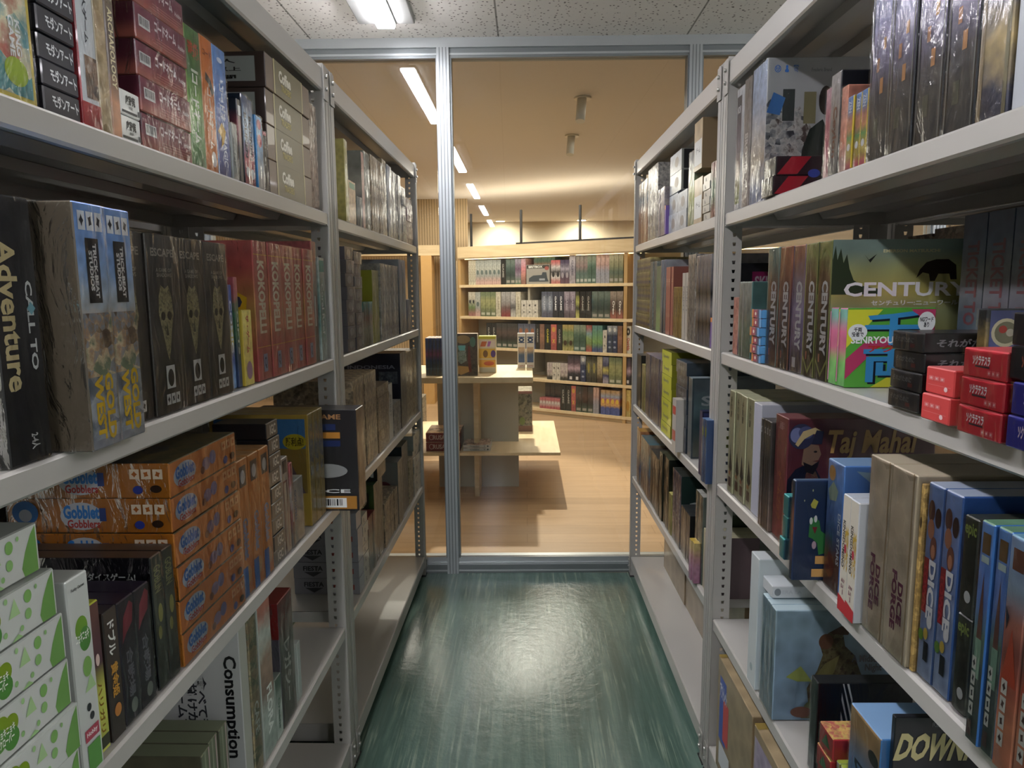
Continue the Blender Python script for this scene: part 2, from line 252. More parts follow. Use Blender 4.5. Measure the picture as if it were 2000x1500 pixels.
# ---------------------------------------------------------------- how each kind of box is printed: (print, wrapped, marks, near side print, top print)
V = -90
def G(cols, scale=9, seed=0, nz=.34): return ('g', cols, scale, .38, .25, seed, nz)
def B(cols, scale=9, seed=0): return ('b', cols, scale, .38, .25, seed)
def P(c): return ('p', [c])
STY = {
 'yellowart': (P('#d8c65a'), 1, [('r','F',.06,.02,.94,.98,B(['#3f9098','#4aa0a6','#d9d7b0','#b9502f'],5,1)), ('p','F',[(.1,.3),(.34,.44),(.62,.36),(.9,.38),(.92,.7),(.5,.76),(.12,.6)],'#b8433a'), ('c','F',.6,.52,.3,.13,'#dcc24a'), ('c','F',.24,.3,.1,.05,'#4a7fc4'), ('p','F',[(.12,.04),(.3,.28),(.5,.1),(.46,.04)],'#d9dde2'), ('c','F',.72,.1,.16,.05,'#9fb83c'), ('t','F','KING\nGAME',.74,.22,.16,.14,'#e8eceb',V)], B(['#7d6a50','#b8a878'],8,2), None),
 'charcoal': (P('#2f3038'), 0, [('t','F','モダンアート',.58,.5,.7,.5,'#dfe3e6',0,-.2)], P('#15161c'), P('#26272e')),
 'whiteface': (P('#cfd6d8'), 1, [('r','F',0,0,1,.1,'#a93a3c'), ('r','F',.3,.12,.95,.3,B(['#d9cfc0','#8c6a4a','#4a3a2c'],10,3)), ('t','F','横溝正史の殺人ゲーム',.5,.6,.22,.5,'#3a3f48',V), ('c','F',.5,.92,.16,.03,'#a93a3c')], P('#8d2a30'), None),
 'parch': (B(['#b59a66','#cdb888','#a08750'],7,4), 1, [('r','F',.0,0,.1,1,'#e0d9c0')], None, None),
 'archaeo': (G(['#b8743c','#6b5848','#5a4a40','#7a6a58'],9,5), 0, [('t','F','ARCHAEOLOGY',.5,.55,.5,.5,'#d9cfa8',V), ('r','F',.2,.82,.8,.95,B(['#9a8a68','#5b4a38'],20,2))], None, None),
 'kojien': (P('#dcdfda'), 0, [('t','F','*広辞苑',.5,.62,.5,.4,'#16171a'), ('t','F','かるた',.5,.33,.2,.12,'#3a3a3a'), ('r','F',.04,.08,.8,.18,'#2c2e30'), ('r','F',.84,.1,.97,.32,'#4a4c50')], None, P('#cfd2cd')),
 'codered': (G(['#a8503a','#8c2c3c','#7a1f38','#7d2440'],6,6,.12), 1, [('t','F','*コードネーム',.56,.66,.42,.34,'#eadfe0'), ('bar','F',.06,.38,.26,.7), ('t','F','Hobby',.88,.5,.14,.18,'#e6dada'), ('r','F',.36,.3,.94,.32,'#c98a80'), ('r','F',.36,.22,.9,.24,'#c98a80'), ('r','F',.3,.14,.86,.16,'#c98a80'), ('t','N','*コードネーム',.2,.5,.06,.8,'#b88a90',90), ('c','N',.78,.4,.05,.18,'#d8c8cc'), ('c','N',.64,.42,.045,.16,'#c8b8bc')], G(['#8a3a28','#5a1228','#4c0f26'],5,1,.1), P('#4a1024')),
 'codegreen': (G(['#4d9048','#5a9e3a','#6fae34','#3f7a34','#4c7f2f'],8,7), 1, [('t','F','*コードネーム',.52,.42,.42,.5,'#eef2e6',V), ('t','F','デュエット',.24,.36,.16,.26,'#dfe8d0',V), ('t','F','遊戯',.5,.84,.7,.12,'#c05a3a'), ('r','F',.3,.68,.75,.7,'#d9e2d0')], P('#7fb83c'), P('#7fb83c')),
 'codeorange': (P('#d07a34'), 1, [('t','F','*コードネーム',.55,.4,.42,.46,'#f3e6d4',V), ('t','F','ピクチャーズ',.25,.34,.14,.3,'#f0dcc0',V), ('p','F',[(.3,.74),(.7,.7),(.95,.62),(.8,.58),(.5,.66),(.25,.68)],'#33302e'), ('t','F','コード',.5,.88,.7,.05,'#7a3c18'), ('c','F',.6,.1,.2,.06,'#f2f2ee')], P('#c8742f'), P('#d8a050')),
 'codeblue': (G(['#4a58a0','#4a66b4','#4a80c8','#4f8cd0'],8,8), 1, [('t','F','*コードネーム',.55,.5,.4,.44,'#e6eef6',V), ('t','F','MAGIC',.6,.2,.3,.24,'#dfe6f2',V), ('p','F',[(.1,.34),(.4,.42),(.7,.36),(.5,.26),(.3,.22),(.35,.3)],'#d8b04a'), ('c','F',.5,.9,.2,.02,'#dfe8f4')], P('#5a9ad8'), P('#6aa4e0')),
 'graythin': (P('#8f9693'), 1, [('t','F','GAME',.4,.5,.3,.5,'#5f6663',V)], None, None),
 'blackred': (G(['#17181d','#1c1d22','#7a2730','#20232a'],8,2), 0, [('r','F',.2,.8,.9,.92,'#d9dcdc')], None, None),
 'bounen': (G(['#a83c44','#c05058','#6f9ac0','#6aa0cc','#3a5a88'],12,9), 1, [('t','F','BOUNEN',.45,.55,.4,.5,'#1c2230',V), ('c','F',.5,.14,.3,.06,'#dfe0e0')], P('#14161d'), None),
 'skyred': (G(['#c8c4bc','#b8c6cc','#3f9ad0','#3a96d0'],10,3), 1, [('c','F',.5,.66,.32,.09,'#b02c50'), ('c','F',.5,.88,.3,.07,'#b84060')], P('#3f8cc8'), None),
 'blacksp': (B(['#1b1c1e','#3a3b3c','#6a6a68'],24,5), 1, [('r','F',.1,.93,.9,.99,'#c06a74')], P('#101113'), None),
 'coffee': (P('#6e5f54'), 0, [('r','F',.17,.0,.8,1,'#6b654a'), ('r','F',.16,0,.185,1,'#b9b083'), ('r','F',.79,0,.81,1,'#b9b083'), ('t','F','*Coffee',.4,.62,.26,.36,'#d9d6c8'), ('t','F','TRADERS',.42,.3,.22,.2,'#b3a458'), ('r','N',.28,.16,.92,.86,'#8f928c'), ('t','N','2-5人',.62,.72,.3,.12,'#1c1a18'), ('t','N','12歳以上',.62,.5,.38,.12,'#1c1a18'), ('t','N','2時間',.62,.28,.3,.12,'#1c1a18')], P('#3c2f29'), P('#2f2521')),
 'tanthin': (B(['#8f7660','#b49a82','#6f5a4a'],8,4), 1, [], None, None),
 'calladv': (G(['#1b1c1e','#1f2023','#2b2d30','#1d1e22'],5,2), 1, [('t','F','Adventure',.34,.56,.42,.56,'#cbbd8e',V), ('t','F','CALL TO',.78,.52,.16,.34,'#d5dad8',V), ('p','F',[(.8,.56),(.9,.585),(.8,.61),(.7,.585)],'#7fb6c4'), ('t','F','2-4人',.6,.08,.2,.06,'#d0d2d0',V)], P('#1b1c1e'), P('#202226')),
 'goldwest': (G(['#8a8f98','#b8a23c','#8c9aa8','#8a6a48','#c09a54','#a8b8c4','#7ba6d4','#5b94d4','#4f8cd0'],10,4,.2), 1, [('r','F',.04,.3,.96,.56,B(['#5c4834','#8c7048','#7f8c98','#a8845c','#c8b890','#6c7c60'],9,3)), ('r','F',.04,.04,.96,.3,B(['#7f8a98','#a0a8b0','#5c6878'],7,2)), ('r','F',.3,.6,.72,.86,'#1c1c1c'), ('t','F','*TRICK-BEAT\nSTUDIOS',.51,.73,.26,.22,'#dcdcd8',V), ('ic','F',.1,.89,.9,.965,3,'#d8dee2','#23252a','h'), ('t','F','*GOLD\nWEST',.52,.17,.62,.28,'#d8b428',V)], P('#4c4437'), P('#3d6fb8')),
 'goldback': (P('#4c4437'), 0, [], None, None),
 'skullbox': (G(['#3a3430','#2f2e2d','#45413c','#3a3836','#333435','#3a3c3e'],6,3), 1, [('t','F','ESCAPE',.5,.9,.72,.045,'#9a9890'), ('p','F',[(.3,.66),(.38,.72),(.5,.7),(.62,.72),(.7,.66),(.74,.56),(.64,.46),(.57,.36),(.5,.3),(.43,.36),(.36,.46),(.26,.56)],B(['#77704c','#a39c6c','#4f4a34'],30,1)), ('c','F',.4,.55,.07,.025,'#23221d'), ('c','F',.6,.55,.07,.025,'#23221d'), ('p','F',[(.5,.52),(.54,.44),(.46,.44)],'#2a2820'), ('r','F',.36,.14,.64,.27,'#d2d3cf'), ('c','F',.5,.2,.1,.05,'#23221d'), ('ic','F',.3,.05,.76,.11,3,'#cfd0cc','#23221d','h'), ('t','F','A GAME OF\nSHADOWS',.5,.79,.5,.05,'#8a8a84')], P('#26241f'), P('#2b2b2c')),
 'bluecomic': (G(['#5f93c8','#20489a','#d0c050','#1c4390','#2a58b0'],12,1), 0, [('t','F','COMIC',.5,.6,.5,.5,'#d8e0ea',V)], P('#1b1c25'), None),
 'redgreen': (G(['#27406b','#2a3f55','#3d6b4c','#3f7050','#a8404a'],12,2), 0, [('t','F','GIFTS',.5,.5,.4,.4,'#c8c8b8',V)], None, None),
 'yellowsmall': (G(['#c8b63e','#c3aa3c','#d8c850'],12,3,.1), 0, [('t','F','ザ・ゲーム',.5,.68,.34,.5,'#a8403c',V), ('c','F',.5,.2,.3,.12,'#8a6a80')], P('#b8a23a'), P('#cfc04a')),
 'koko': (G(['#c04c48','#b8433c','#d07a4c','#cf6a48','#c24a42','#b83a40'],5,5,.12), 1, [('t','F','*KOKOPELLI',.5,.6,.5,.52,'#e9dfc8',V), ('r','F',.02,.24,.98,.245,'#e0b040'), ('r','F',.02,.9,.98,.905,'#e0b040'), ('t','F','2~4人',.5,.94,.5,.03,'#e8a0a0'), ('r','F',.38,.06,.66,.19,'#9aa2c0'), ('t','F','Q',.52,.125,.16,.09,'#26284a'), ('c','N',.7,.82,.07,.05,'#d8a038'), ('p','N',[(.1,.3),(.9,.3),(.94,.6),(.7,.72),(.3,.7)],'#c8a028'), ('t','N','8888',.8,.42,.2,.4,'#3a3c50',V)], G(['#a8302a','#b8862a','#b83a30'],4,2,.1), P('#a83a38')),
 'redclear': (G(['#6f6a64','#8c4a44','#a8a49c','#b04a48'],14,4), 1, [('r','F',.3,.3,.6,.55,'#d8d8d4')], None, None),
 'tealwhite': (G(['#b9ccc6','#7fa8a0','#6f9a92','#8fb0a8','#c4d4d0'],12,6), 1, [('t','F','Coral Reef',.5,.5,.4,.5,'#e8f0ee',V), ('r','F',.1,.86,.9,.97,'#3f9a94')], None, None),
 'clover': (P('#ccd0cb'), 0, [('p','F',[(0.896,0.02),(0.983,0.02),(0.983,0.95),(0.95,0.8),(0.91,0.5),(0.883,0.2)],'#6f9f52'), ('c','F',0.561,0.680,0.040,0.200,'#7d9a24'), ('c','F',0.615,0.600,0.040,0.200,'#7d9a24'), ('c','F',0.541,0.450,0.044,0.220,'#5a8f3a'), ('c','F',0.608,0.340,0.044,0.220,'#4f8a3c'), ('t','F','ニョキニョキ\nクローバー',0.581,0.460,0.101,0.340,'#f0f2ea'), ('c','F',0.816,0.740,0.023,0.130,'#7fb060'), ('c','F',0.809,0.400,0.020,0.110,'#8ab870'), ('p','F',[(0.695,0.5),(0.735,0.85),(0.762,0.5)],'#a9cc92'), ('p','F',[(0.36,0.3),(0.414,0.75),(0.434,0.3)],'#a9cc92'), ('c','F',0.668,0.250,0.011,0.060,'#8fbc78'), ('c','F',0.481,0.800,0.011,0.060,'#8fbc78'), ('c','F',0.762,0.200,0.011,0.060,'#8fbc78'), ('c','F',0.347,0.850,0.013,0.070,'#8fbc78'), ('p','F',[(0.454,0.04),(0.494,0.2),(0.521,0.04)],'#9cc585'), ('p','F',[(0.695,0.04),(0.735,0.14),(0.762,0.04)],'#9cc585'), ('c','F',0.863,0.850,0.008,0.050,'#8fbc78'), ('c','F',0.682,0.880,0.010,0.060,'#9cc585')], None, P('#8a8f88')),
 'cloverup': (P('#ccd1cc'), 0, [('t','F','Funky Games',.5,.94,.6,.02,'#4a504c'), ('c','F',.5,.74,.28,.06,'#6d9a34'), ('c','F',.62,.68,.26,.06,'#4f8a3c'), ('t','F','ニョキニョキ',.5,.7,.6,.05,'#f0f2ea'), ('c','F',.6,.54,.2,.05,'#7fae5c'), ('p','F',[(.4,.42),(.7,.5),(.9,.42)],'#a9cc92'), ('c','F',.5,.34,.1,.02,'#33383a'), ('c','F',.6,.29,.1,.02,'#33383a'), ('r','F',.2,.18,.85,.24,'#b04a5a'), ('t','F','Hobby',.52,.21,.5,.03,'#f0e8e8'), ('r','F',.25,.02,.85,.16,'#5f9a4c')], P('#9a9e98'), P('#aeb2ac')),
 'yellowlow': (G(['#c3cc28','#c8cf2c','#c0c42c','#4a2c34','#5a3038','#6a4038'],4,1,.04), 0, [('t','F','ハリガリ',.5,.3,.4,.34,'#8a6a1c',V), ('c','F',.5,.62,.16,.04,'#e0c8c0'), ('r','F',.1,.03,.9,.11,'#3a3c2c')], P('#2c1c20'), P('#b8bf38')),
 'dgold': (G(['#352b25','#3a2f28','#3f332a'],8,2), 0, [('t','F','ドブル',.5,.78,.5,.26,'#e4e6e0',V), ('t','F','黄金姫',.5,.46,.5,.26,'#c8923a',V), ('c','F',.5,.22,.24,.05,'#b87a3c')], P('#2a211d'), P('#241d1a')),
 'purpleslab': (G(['#33323a','#37363e','#33343c'],9,3), 1, [('p','F',[(.15,.66),(.3,.86),(.7,.96),(.9,.92),(.8,.78),(.4,.72)],'#9a4450'), ('t','F','合戦場',.5,.4,.4,.4,'#7f8088',V), ('c','F',.55,.12,.2,.06,'#8d968c')], P('#1f1424'), P('#251a2c')),
 'goblin': (G(['#3c4238','#4c5448','#555d50','#424a40'],7,4), 1, [('t','F','GOBLIN',.5,.82,.6,.2,'#8e9468',V), ('c','F',.55,.56,.2,.07,'#a8a864'), ('c','F',.4,.42,.16,.05,'#98985c'), ('t','N','2~5人の本気なゴブリンのためのダイスゲーム!',.5,.86,.84,.06,'#b8bcb8'), ('r','N',.12,.72,.88,.735,'#55585a'), ('r','N',.2,.65,.8,.665,'#4a4d50'), ('r','N',.2,.58,.75,.595,'#4a4d50')], P('#0e0f12'), G(['#2a1d16','#4a3424'],4,1)),
 'gobblet': (P('#c47a3e'), 1, [('c','F',.2,.5,.15,.36,'#a8b4c0'), ('t','F','*Gobblet',.2,.6,.25,.38,'#2f6cb4'), ('t','F','Gobblers',.21,.28,.22,.22,'#a8342c'), ('c','F',.5,.45,.06,.2,'#8a7890'), ('c','F',.6,.55,.05,.22,'#6a6a94'), ('c','F',.44,.3,.03,.12,'#7a5040'), ('ic','F',.74,.58,.98,.86,3,'#d8a878','#b8632c','h'), ('c','F',.8,.24,.035,.13,'#4a5a9a'), ('c','F',.92,.26,.04,.12,'#4a3028'), ('c','N',.46,.5,.13,.4,'#b4b8bc'), ('t','N','*Gobblet',.46,.62,.22,.4,'#2f78c0'), ('t','N','Gobblers',.47,.28,.2,.24,'#a8342c'), ('r','N',.57,.36,.61,.74,'#2a3f78'), ('ic','N',.76,.56,.97,.84,3,'#e0cdb4','#a85c1c','h'), ('c','N',.81,.25,.03,.12,'#2a3a90'), ('c','N',.92,.28,.035,.11,'#2c1c14'), ('c','N',.12,.6,.08,.34,'#1f5f9c'), ('c','N',.12,.52,.04,.18,'#8a9098')], P('#a8661c'), B(['#3c3a1c','#5a4c1c','#23252c'],4,2)),
 'orangeup': (P('#c27a3a'), 1, [('r','F',.2,.8,.8,.95,'#3a3c44'), ('c','F',.5,.87,.2,.05,'#b8c0c4'), ('t','F','*Gobblet',.5,.42,.46,.3,'#7a8cb4',V), ('c','F',.5,.15,.3,.07,'#b89060'), ('r','F',.02,.0,.5,.22,'#2f6ab0')], P('#b06a24'), G(['#c8964c','#b88440'],5,1)),
 'tinyblack': (P('#47443f'), 0, [('t','F','IGC',.55,.5,.5,.6,'#b8b4a8')], P('#15161a'), P('#1c1d20')),
 'redstripe': (P('#b8b0a4'), 1, [('r','F',.2,.05,.28,.75,'#7a3c3c'), ('r','F',.68,.05,.76,.75,'#7a3c3c'), ('r','F',.2,.74,.76,.76,'#7a3c3c'), ('r','F',.2,.84,.8,.97,'#3c3a40')], None, None),
 'clearblue': (G(['#a8a89c','#9a9c94','#a4a8a4'],8,2), 1, [('t','F','GODSPELL',.2,.6,.2,.5,'#2c5a8c',V)], P('#8a8c88'), None),
 'bluegold': (G(['#a08a40','#b49a48','#a08c48','#8a98a0','#b09a50'],9,3), 1, [('r','F',.2,.45,.8,.9,B(['#6f7a84','#a8a08c','#c0a858'],10,5)), ('r','N',.05,.3,.97,.7,'#7d6630'), ('r','N',.05,.7,.97,.96,'#3c6c9a'), ('p','N',[(.45,.3),(.6,.62),(.66,.45),(.8,.6),(.95,.3)],'#5a4a50'), ('c','N',.86,.76,.12,.07,'#a89a28'), ('t','N','勝利点!',.86,.76,.18,.08,'#3a3008')], P('#a88c3c'), G(['#6b5a24','#8c7a34'],4,1)),
 'ceblack': (G(['#b09070','#7a6350','#a88c6c','#c0a280','#8c735c'],6,7), 1, [('t','N','THE DICE GAME',.5,.93,.7,.05,'#a87c50'), ('r','N',.5,.8,.8,.86,'#1c2c5c'), ('r','N',.5,.72,.84,.78,'#c08434'), ('r','N',.5,.64,.84,.7,'#1c2c5c'), ('c','N',.7,.4,.2,.07,'#8f9190'), ('t','N','⊘ CE',.62,.2,.6,.07,'#dfe2e0'), ('r','N',.3,.02,.98,.15,'#b07c34'), ('bar','N',.4,.035,.88,.13)], P('#211f22'), P('#2c2a2c')),  # tan aisle face paints the reflection in the wrap; the box is black
 'whitetext': (P('#a9aba0'), 0, [('t','N','Consumption',.9,.52,.14,.62,'#17181a',V), ('t','N','食べて遊ぶ\n仕掛けが面白\nゲームです',.58,.5,.26,.5,'#33353a',V)], P('#b4b6b4'), P('#9a9c98')),
 'tanleaf': (B(['#8a7350','#a89468','#5f6a4c','#b8a67c'],7,3), 1, [('t','F','CAFE',.5,.35,.5,.2,'#cfd6cc',V)], None, None),
 'whiteflower': (G(['#8fa094','#a9b8ac','#7a5a48','#9a7a60','#b0bcb0','#a8563c'],7,4), 0, [('t','F','FLORA',.6,.28,.4,.3,'#dfe6df',V)], P('#a8b0a8'), None),
 'whitegreen': (G(['#9fb0a4','#a8b4aa','#2f4c3c'],8,2), 0, [('t','F','Greens',.5,.4,.3,.5,'#2c5a44',V)], P('#8f9a90'), P('#7c8780')),
 'redvc': (G(['#5a5048','#625a50','#505850','#7a2c28'],6,1,.1), 1, [('t','F','レガシー',.5,.4,.46,.5,'#c8ccc4',V), ('r','N',0,.72,1,1,'#7a201e'), ('r','N',.6,.78,.72,.88,'#d8d8d4'), ('r','N',.78,.78,.9,.88,'#d8d8d4'), ('r','N',.5,.2,.95,.36,'#7a2c2c')], P('#56525a'), P('#7d2420')),
 'thinwhite': (P('#a8b2ae'), 0, [('r','F',.6,0,.66,1,'#8c9692')], None, None),
 'solit': (G(['#4a5048','#555c52','#4a4f48'],6,1), 1, [('t','F','SOLITARIA',.3,.5,.34,.4,'#9a9468')], None, B(['#5a1210','#8a8474','#6b1614','#a89c80','#3a2c28'],3,2)),
 'mags': (P('#6a7058'), 0, [('r','F',.3,0,.45,1,'#8a9078'), ('r','F',.7,0,.8,1,'#c0a8a8')], G(['#3c3f2c','#4c4c38'],4,1), None),
 # ---- right rack, near
 'whitedark': (P('#c9ccd0'), 1, [('r','F',.1,.05,.7,.93,G(['#7a8a3c','#c8b49a','#8a7a80','#5a5064','#3c3d48'],10,2)), ('t','F','NOIR',.4,.82,.45,.06,'#dde0e4')], None, None),
 'greybrown': (G(['#a89a92','#8f857e','#9a928c','#7c736c'],10,2), 1, [('t','F','BROOKLYN',.5,.35,.45,.45,'#d9d6d0',V)], None, None),
 'cityblue': (G(['#7a8fb8','#b8a890','#c8c4c0','#a8b8d0','#a8bcd8'],8,3), 1, [('p','N',[(0.0,0.1),(0.0,0.68),(0.052,0.74),(0.125,0.62),(0.26,0.66),(0.364,0.5),(0.515,0.5),(0.515,0.1)],B(['#3a3f48','#8a8f94','#c8c8c4','#5a4a44'],9,3)), ('r','N',0.125,0.560,0.218,0.780,'#3c4444'), ('r','N',0.291,0.540,0.385,0.760,'#8f8a68'), ('p','N',[(0.0,0.62),(0.052,0.76),(0.146,0.72),(0.104,0.6)],'#4a80c0'), ('p','N',[(0.27,0.06),(0.291,0.36),(0.343,0.5),(0.426,0.56),(0.504,0.6),(0.504,0.06)],'#14211d'), ('c','N',0.458,0.700,0.052,0.100,'#2c221e'), ('p','N',[(0.437,0.58),(0.478,0.5),(0.504,0.58)],'#c8c8cc'), ('t','N','☺ ♟ ⏰',0.146,0.920,0.187,0.050,'#2f6ab8'), ('t','N','Frederic Brand',0.416,0.910,0.156,0.025,'#8a8f92')], P('#bcc0c2'), P('#7a7e80')),
 'blackred2': (G(['#6c6f68','#8a8a7c','#5c5f5c'],16,4), 1, [('p','N',[(.02,.05),(.2,.95),(.46,.95),(.28,.05)],'#b01c30'), ('c','N',.5,.08,.08,.22,'#2a50b0'), ('t','N','☺ ☻',.84,.42,.16,.3,'#c8b42c')], P('#0d0f16'), P('#14161e')),
 'pinkthin': (G(['#b87080','#c05a70','#b84c64','#c890a0'],12,1), 1, [], None, None),
 'council': (G(['#77756f','#8a847c','#9a8f84','#a8a4a0'],12,2), 1, [('t','F','Ceylon',.5,.42,.5,.5,'#7a4a34',V)], P('#23252c'), None),
 'orangethin': (G(['#d8b8ac','#cf7a50','#d89880','#cf8060'],12,3), 1, [], None, None),
 'rainbow': (G(['#c04454','#c8b440','#c0a838','#5aa050','#d08a50','#c07a60','#6a90c0','#4f86c8'],14,4,.12), 1, [('t','F','ZEN',.5,.85,.5,.16,'#dfe6ee',V), ('c','F',.5,.3,.25,.05,'#e6eaec')], P('#c8b030'), None),
 'citynight': (G(['#3c3c3a','#48453e','#3f3c40','#6a6484','#8a86ac','#8f96c0','#5a6478'],8,5,.2), 1, [('r','F',.3,.12,.5,.22,'#5a5a48'), ('r','F',.52,.34,.66,.42,'#b8844c'), ('r','F',.34,.46,.46,.53,'#a87448'), ('r','F',.6,.56,.72,.62,'#c09058'), ('r','F',.08,0,.12,1,'#6a6c66'), ('r','F',.9,0,.94,1,'#6a6c66')], P('#151b24'), None),
 'citynight2': (G(['#44485c','#c8b070','#6a7080','#5f7aa0','#7f98b8'],7,6), 1, [('r','F',0,0,.14,1,'#9a8a6c'), ('r','F',.84,0,.96,1,'#8a8468')], None, None),
 'greybig': (P('#aab0b6'), 0, [], None, None),
 'redbrownthin': (B(['#8c4c40','#a8685a','#7a4034'],12,3), 0, [], G(['#1e2a5a','#b8b4a8','#8a8a80'],4,1), None),
 'whitegreen2': (G(['#6f8f7a','#8fa890','#98a49a','#b8c4bc'],9,2), 1, [('r','F',.3,0,.36,1,'#d8dcda')], G(['#4f8076','#5f9086','#4a7c78'],4,1), None),
 'rainbowset': (P('#a04a5c'), 0, [('r','F',0,0,.18,1,'#c8844c'), ('r','F',.6,0,.8,1,'#5a5a70'), ('r','F',.8,0,1,1,'#6aa0cc'), ('c','F',.42,.5,.08,.2,'#e0d8c8')], P('#5a9ad0'), P('#8a5c60')),
 'senryou': (G(['#5ab04c','#6ac050','#c04878','#c84a80','#6ab0a0'],5,1,.05), 0, [('r','N',.0,.0,1,1,'#58a840'), ('p','N',[(0,.5),(.0,.98),(.4,.98)],'#d8d83c'), ('p','N',[(.3,0),(1,0),(1,.46),(.75,.3)],'#d2d43c'), ('p','N',[(0,.1),(.36,.5),(.8,.56),(1,.5),(1,.64),(.6,.66),(.2,.56),(0,.36)],'#b83c66'), ('p','N',[(.72,.98),(1,.98),(1,.7)],'#b83c66'), ('t','N','千',.56,.72,.66,.42,'#101828'), ('t','N','両',.56,.25,.66,.42,'#101828'), ('t','N','千',.53,.745,.66,.42,'#3a90c8'), ('t','N','両',.53,.275,.66,.42,'#3a90c8'), ('t','N','SENRYOU ACTOR',.5,.6,.9,.09,'#eef0f0'), ('t','N','アクター',.56,.49,.62,.09,'#b83428'), ('c','N',.12,.7,.11,.1,'#e8ecec'), ('t','N','千両\n役者で',.12,.7,.14,.12,'#1c2028'), ('c','N',.9,.82,.1,.13,'#e8ecec'), ('t','N','NGワード\nあり',.9,.82,.15,.13,'#1c2028'), ('r','F',.1,.05,.2,.95,'#c07aa0')], None, P('#c86a9a')),
 'blackkanji': (P('#3a3a3c'), 1, [('t','F','それがために',.4,.58,.6,.3,'#77787a',0,.2), ('r','F',.6,.2,.74,.4,'#6a3434'), ('t','N','それがために',.55,.5,.8,.4,'#8a8c90',0,.2)], P('#0f1013'), P('#26272a')),
 'redcard': (P('#d04a4a'), 0, [('r','F',.1,.32,.9,.335,'#d88484'), ('c','F',.74,.24,.06,.09,'#e8c8c8'), ('ic','F',.12,.5,.7,.66,3,'#d87474','#e0b0b0','h')], P('#c03c3c'), P('#d86a6a')),
 'mist': (G(['#c8cccc','#3a3f44','#23282c','#a08c44','#2b3034'],12,2), 1, [('t','F','MYSTERIUM',.5,.3,.55,.5,'#d8dcdc',V), ('r','N',.02,.02,.98,.98,G(['#2c2f3c','#3a4a80','#3f5090','#32427e'],4,1)), ('c','N',.12,.78,.09,.13,'#c8c4a4'), ('c','N',.12,.78,.07,.1,'#7a7a60'), ('c','N',.1,.81,.025,.035,'#a8382c'), ('c','N',.145,.78,.025,.035,'#b8b4a0'), ('p','N',[(.4,.3),(.44,.58),(.6,.68),(.74,.6),(.78,.3)],'#2c2a30'), ('t','N','Group Game',.8,.9,.3,.05,'#9aa2b8')], None, None),
 'sokura': (P('#c83440'), 1, [('t','F','*ソクラテスラ',.43,.6,.4,.34,'#f2eef0'), ('r','F',.3,.36,.62,.42,'#3c3a40'), ('ic','F',.58,.12,.86,.3,3,'#d86870','#e8c0c0','h')], P('#9a1c28'), P('#d0424c')),
 'sokurablue': (P('#32348c'), 1, [('t','F','*ソクラテスラ',.6,.55,.5,.4,'#e8d8e0')], P('#1f2060'), P('#2c2e80')),
 'sokurablack': (P('#23242a'), 1, [('t','F','*ソクラテスラ',.6,.55,.5,.4,'#c06450')], P('#101114'), P('#1a1b20')),
 'cream': (P('#c6c7a2'), 1, [('p','F',[(.3,.3),(.45,.44),(.6,.34),(.8,.24),(.55,.2),(.2,.24)],'#2c2c28'), ('t','F','水墨画',.4,.84,.3,.2,'#55564c',V), ('r','F',.2,.06,.7,.15,'#6a5048'), ('c','F',.4,.19,.2,.02,'#c08c60')], None, P('#a8a88a')),
 'lavwhite': (P('#a9adbc'), 0, [], P('#a9acb6'), P('#c0c0c4')),
 'darkclear': (G(['#8a7264','#6a5f58','#3c3836','#4a4642'],10,2), 1, [('r','F',.6,.05,.72,.95,'#8a8880'), ('t','F','S',.5,.9,.6,.06,'#c8c8c8')], None, None),
 'tai': (G(['#a83c3c','#9a3c3c','#943a3c'],6,1,.1), 1, [('t','F','ゲームブック',.5,.36,.3,.4,'#b87a40',V), ('t','F','Hobby',.5,.92,.5,.06,'#c8a0a0',V), ('p','N',[(.0,.2),(.01,.52),(.06,.6),(.13,.64),(.2,.6),(.25,.5),(.26,.2)],'#1c1f34'), ('p','N',[(.12,.3),(.13,.56),(.16,.62),(.2,.58),(.24,.46),(.25,.3)],B(['#8a7a44','#6a2c24','#a8985c'],12,2)), ('p','N',[(.1,.64),(.11,.76),(.15,.8),(.21,.79),(.23,.72),(.2,.64),(.16,.6)],'#9a7c64'), ('p','N',[(.11,.66),(.13,.58),(.18,.56),(.21,.62),(.22,.67),(.17,.63)],'#231b1a'), ('c','N',.19,.74,.012,.008,'#1a1412'), ('p','N',[(.17,.665),(.215,.675),(.21,.66)],'#5a2c28'), ('c','N',.09,.86,.085,.1,'#2a2c44'), ('c','N',.06,.87,.045,.06,'#6a7096'), ('c','N',.12,.89,.05,.05,'#454a6c'), ('p','N',[(.05,.8),(.1,.9),(.18,.93),(.23,.9),(.23,.87),(.17,.88),(.11,.84),(.07,.78)],'#b09c70'), ('p','N',[(.16,.8),(.23,.8),(.24,.9),(.19,.91)],'#1c1f34'), ('t','N','Taj Mahal',.56,.79,.6,.24,'#b08a50',0,.15), ('t','N','ゴーム・マハル',.6,.63,.26,.035,'#94503c')], G(['#7a2430','#6a1c28'],4,1,.1), G(['#9a5458','#7a3c40'],4,1)),
 'tealset': (P('#3fa0a0'), 1, [], P('#1c4a5a'), None),
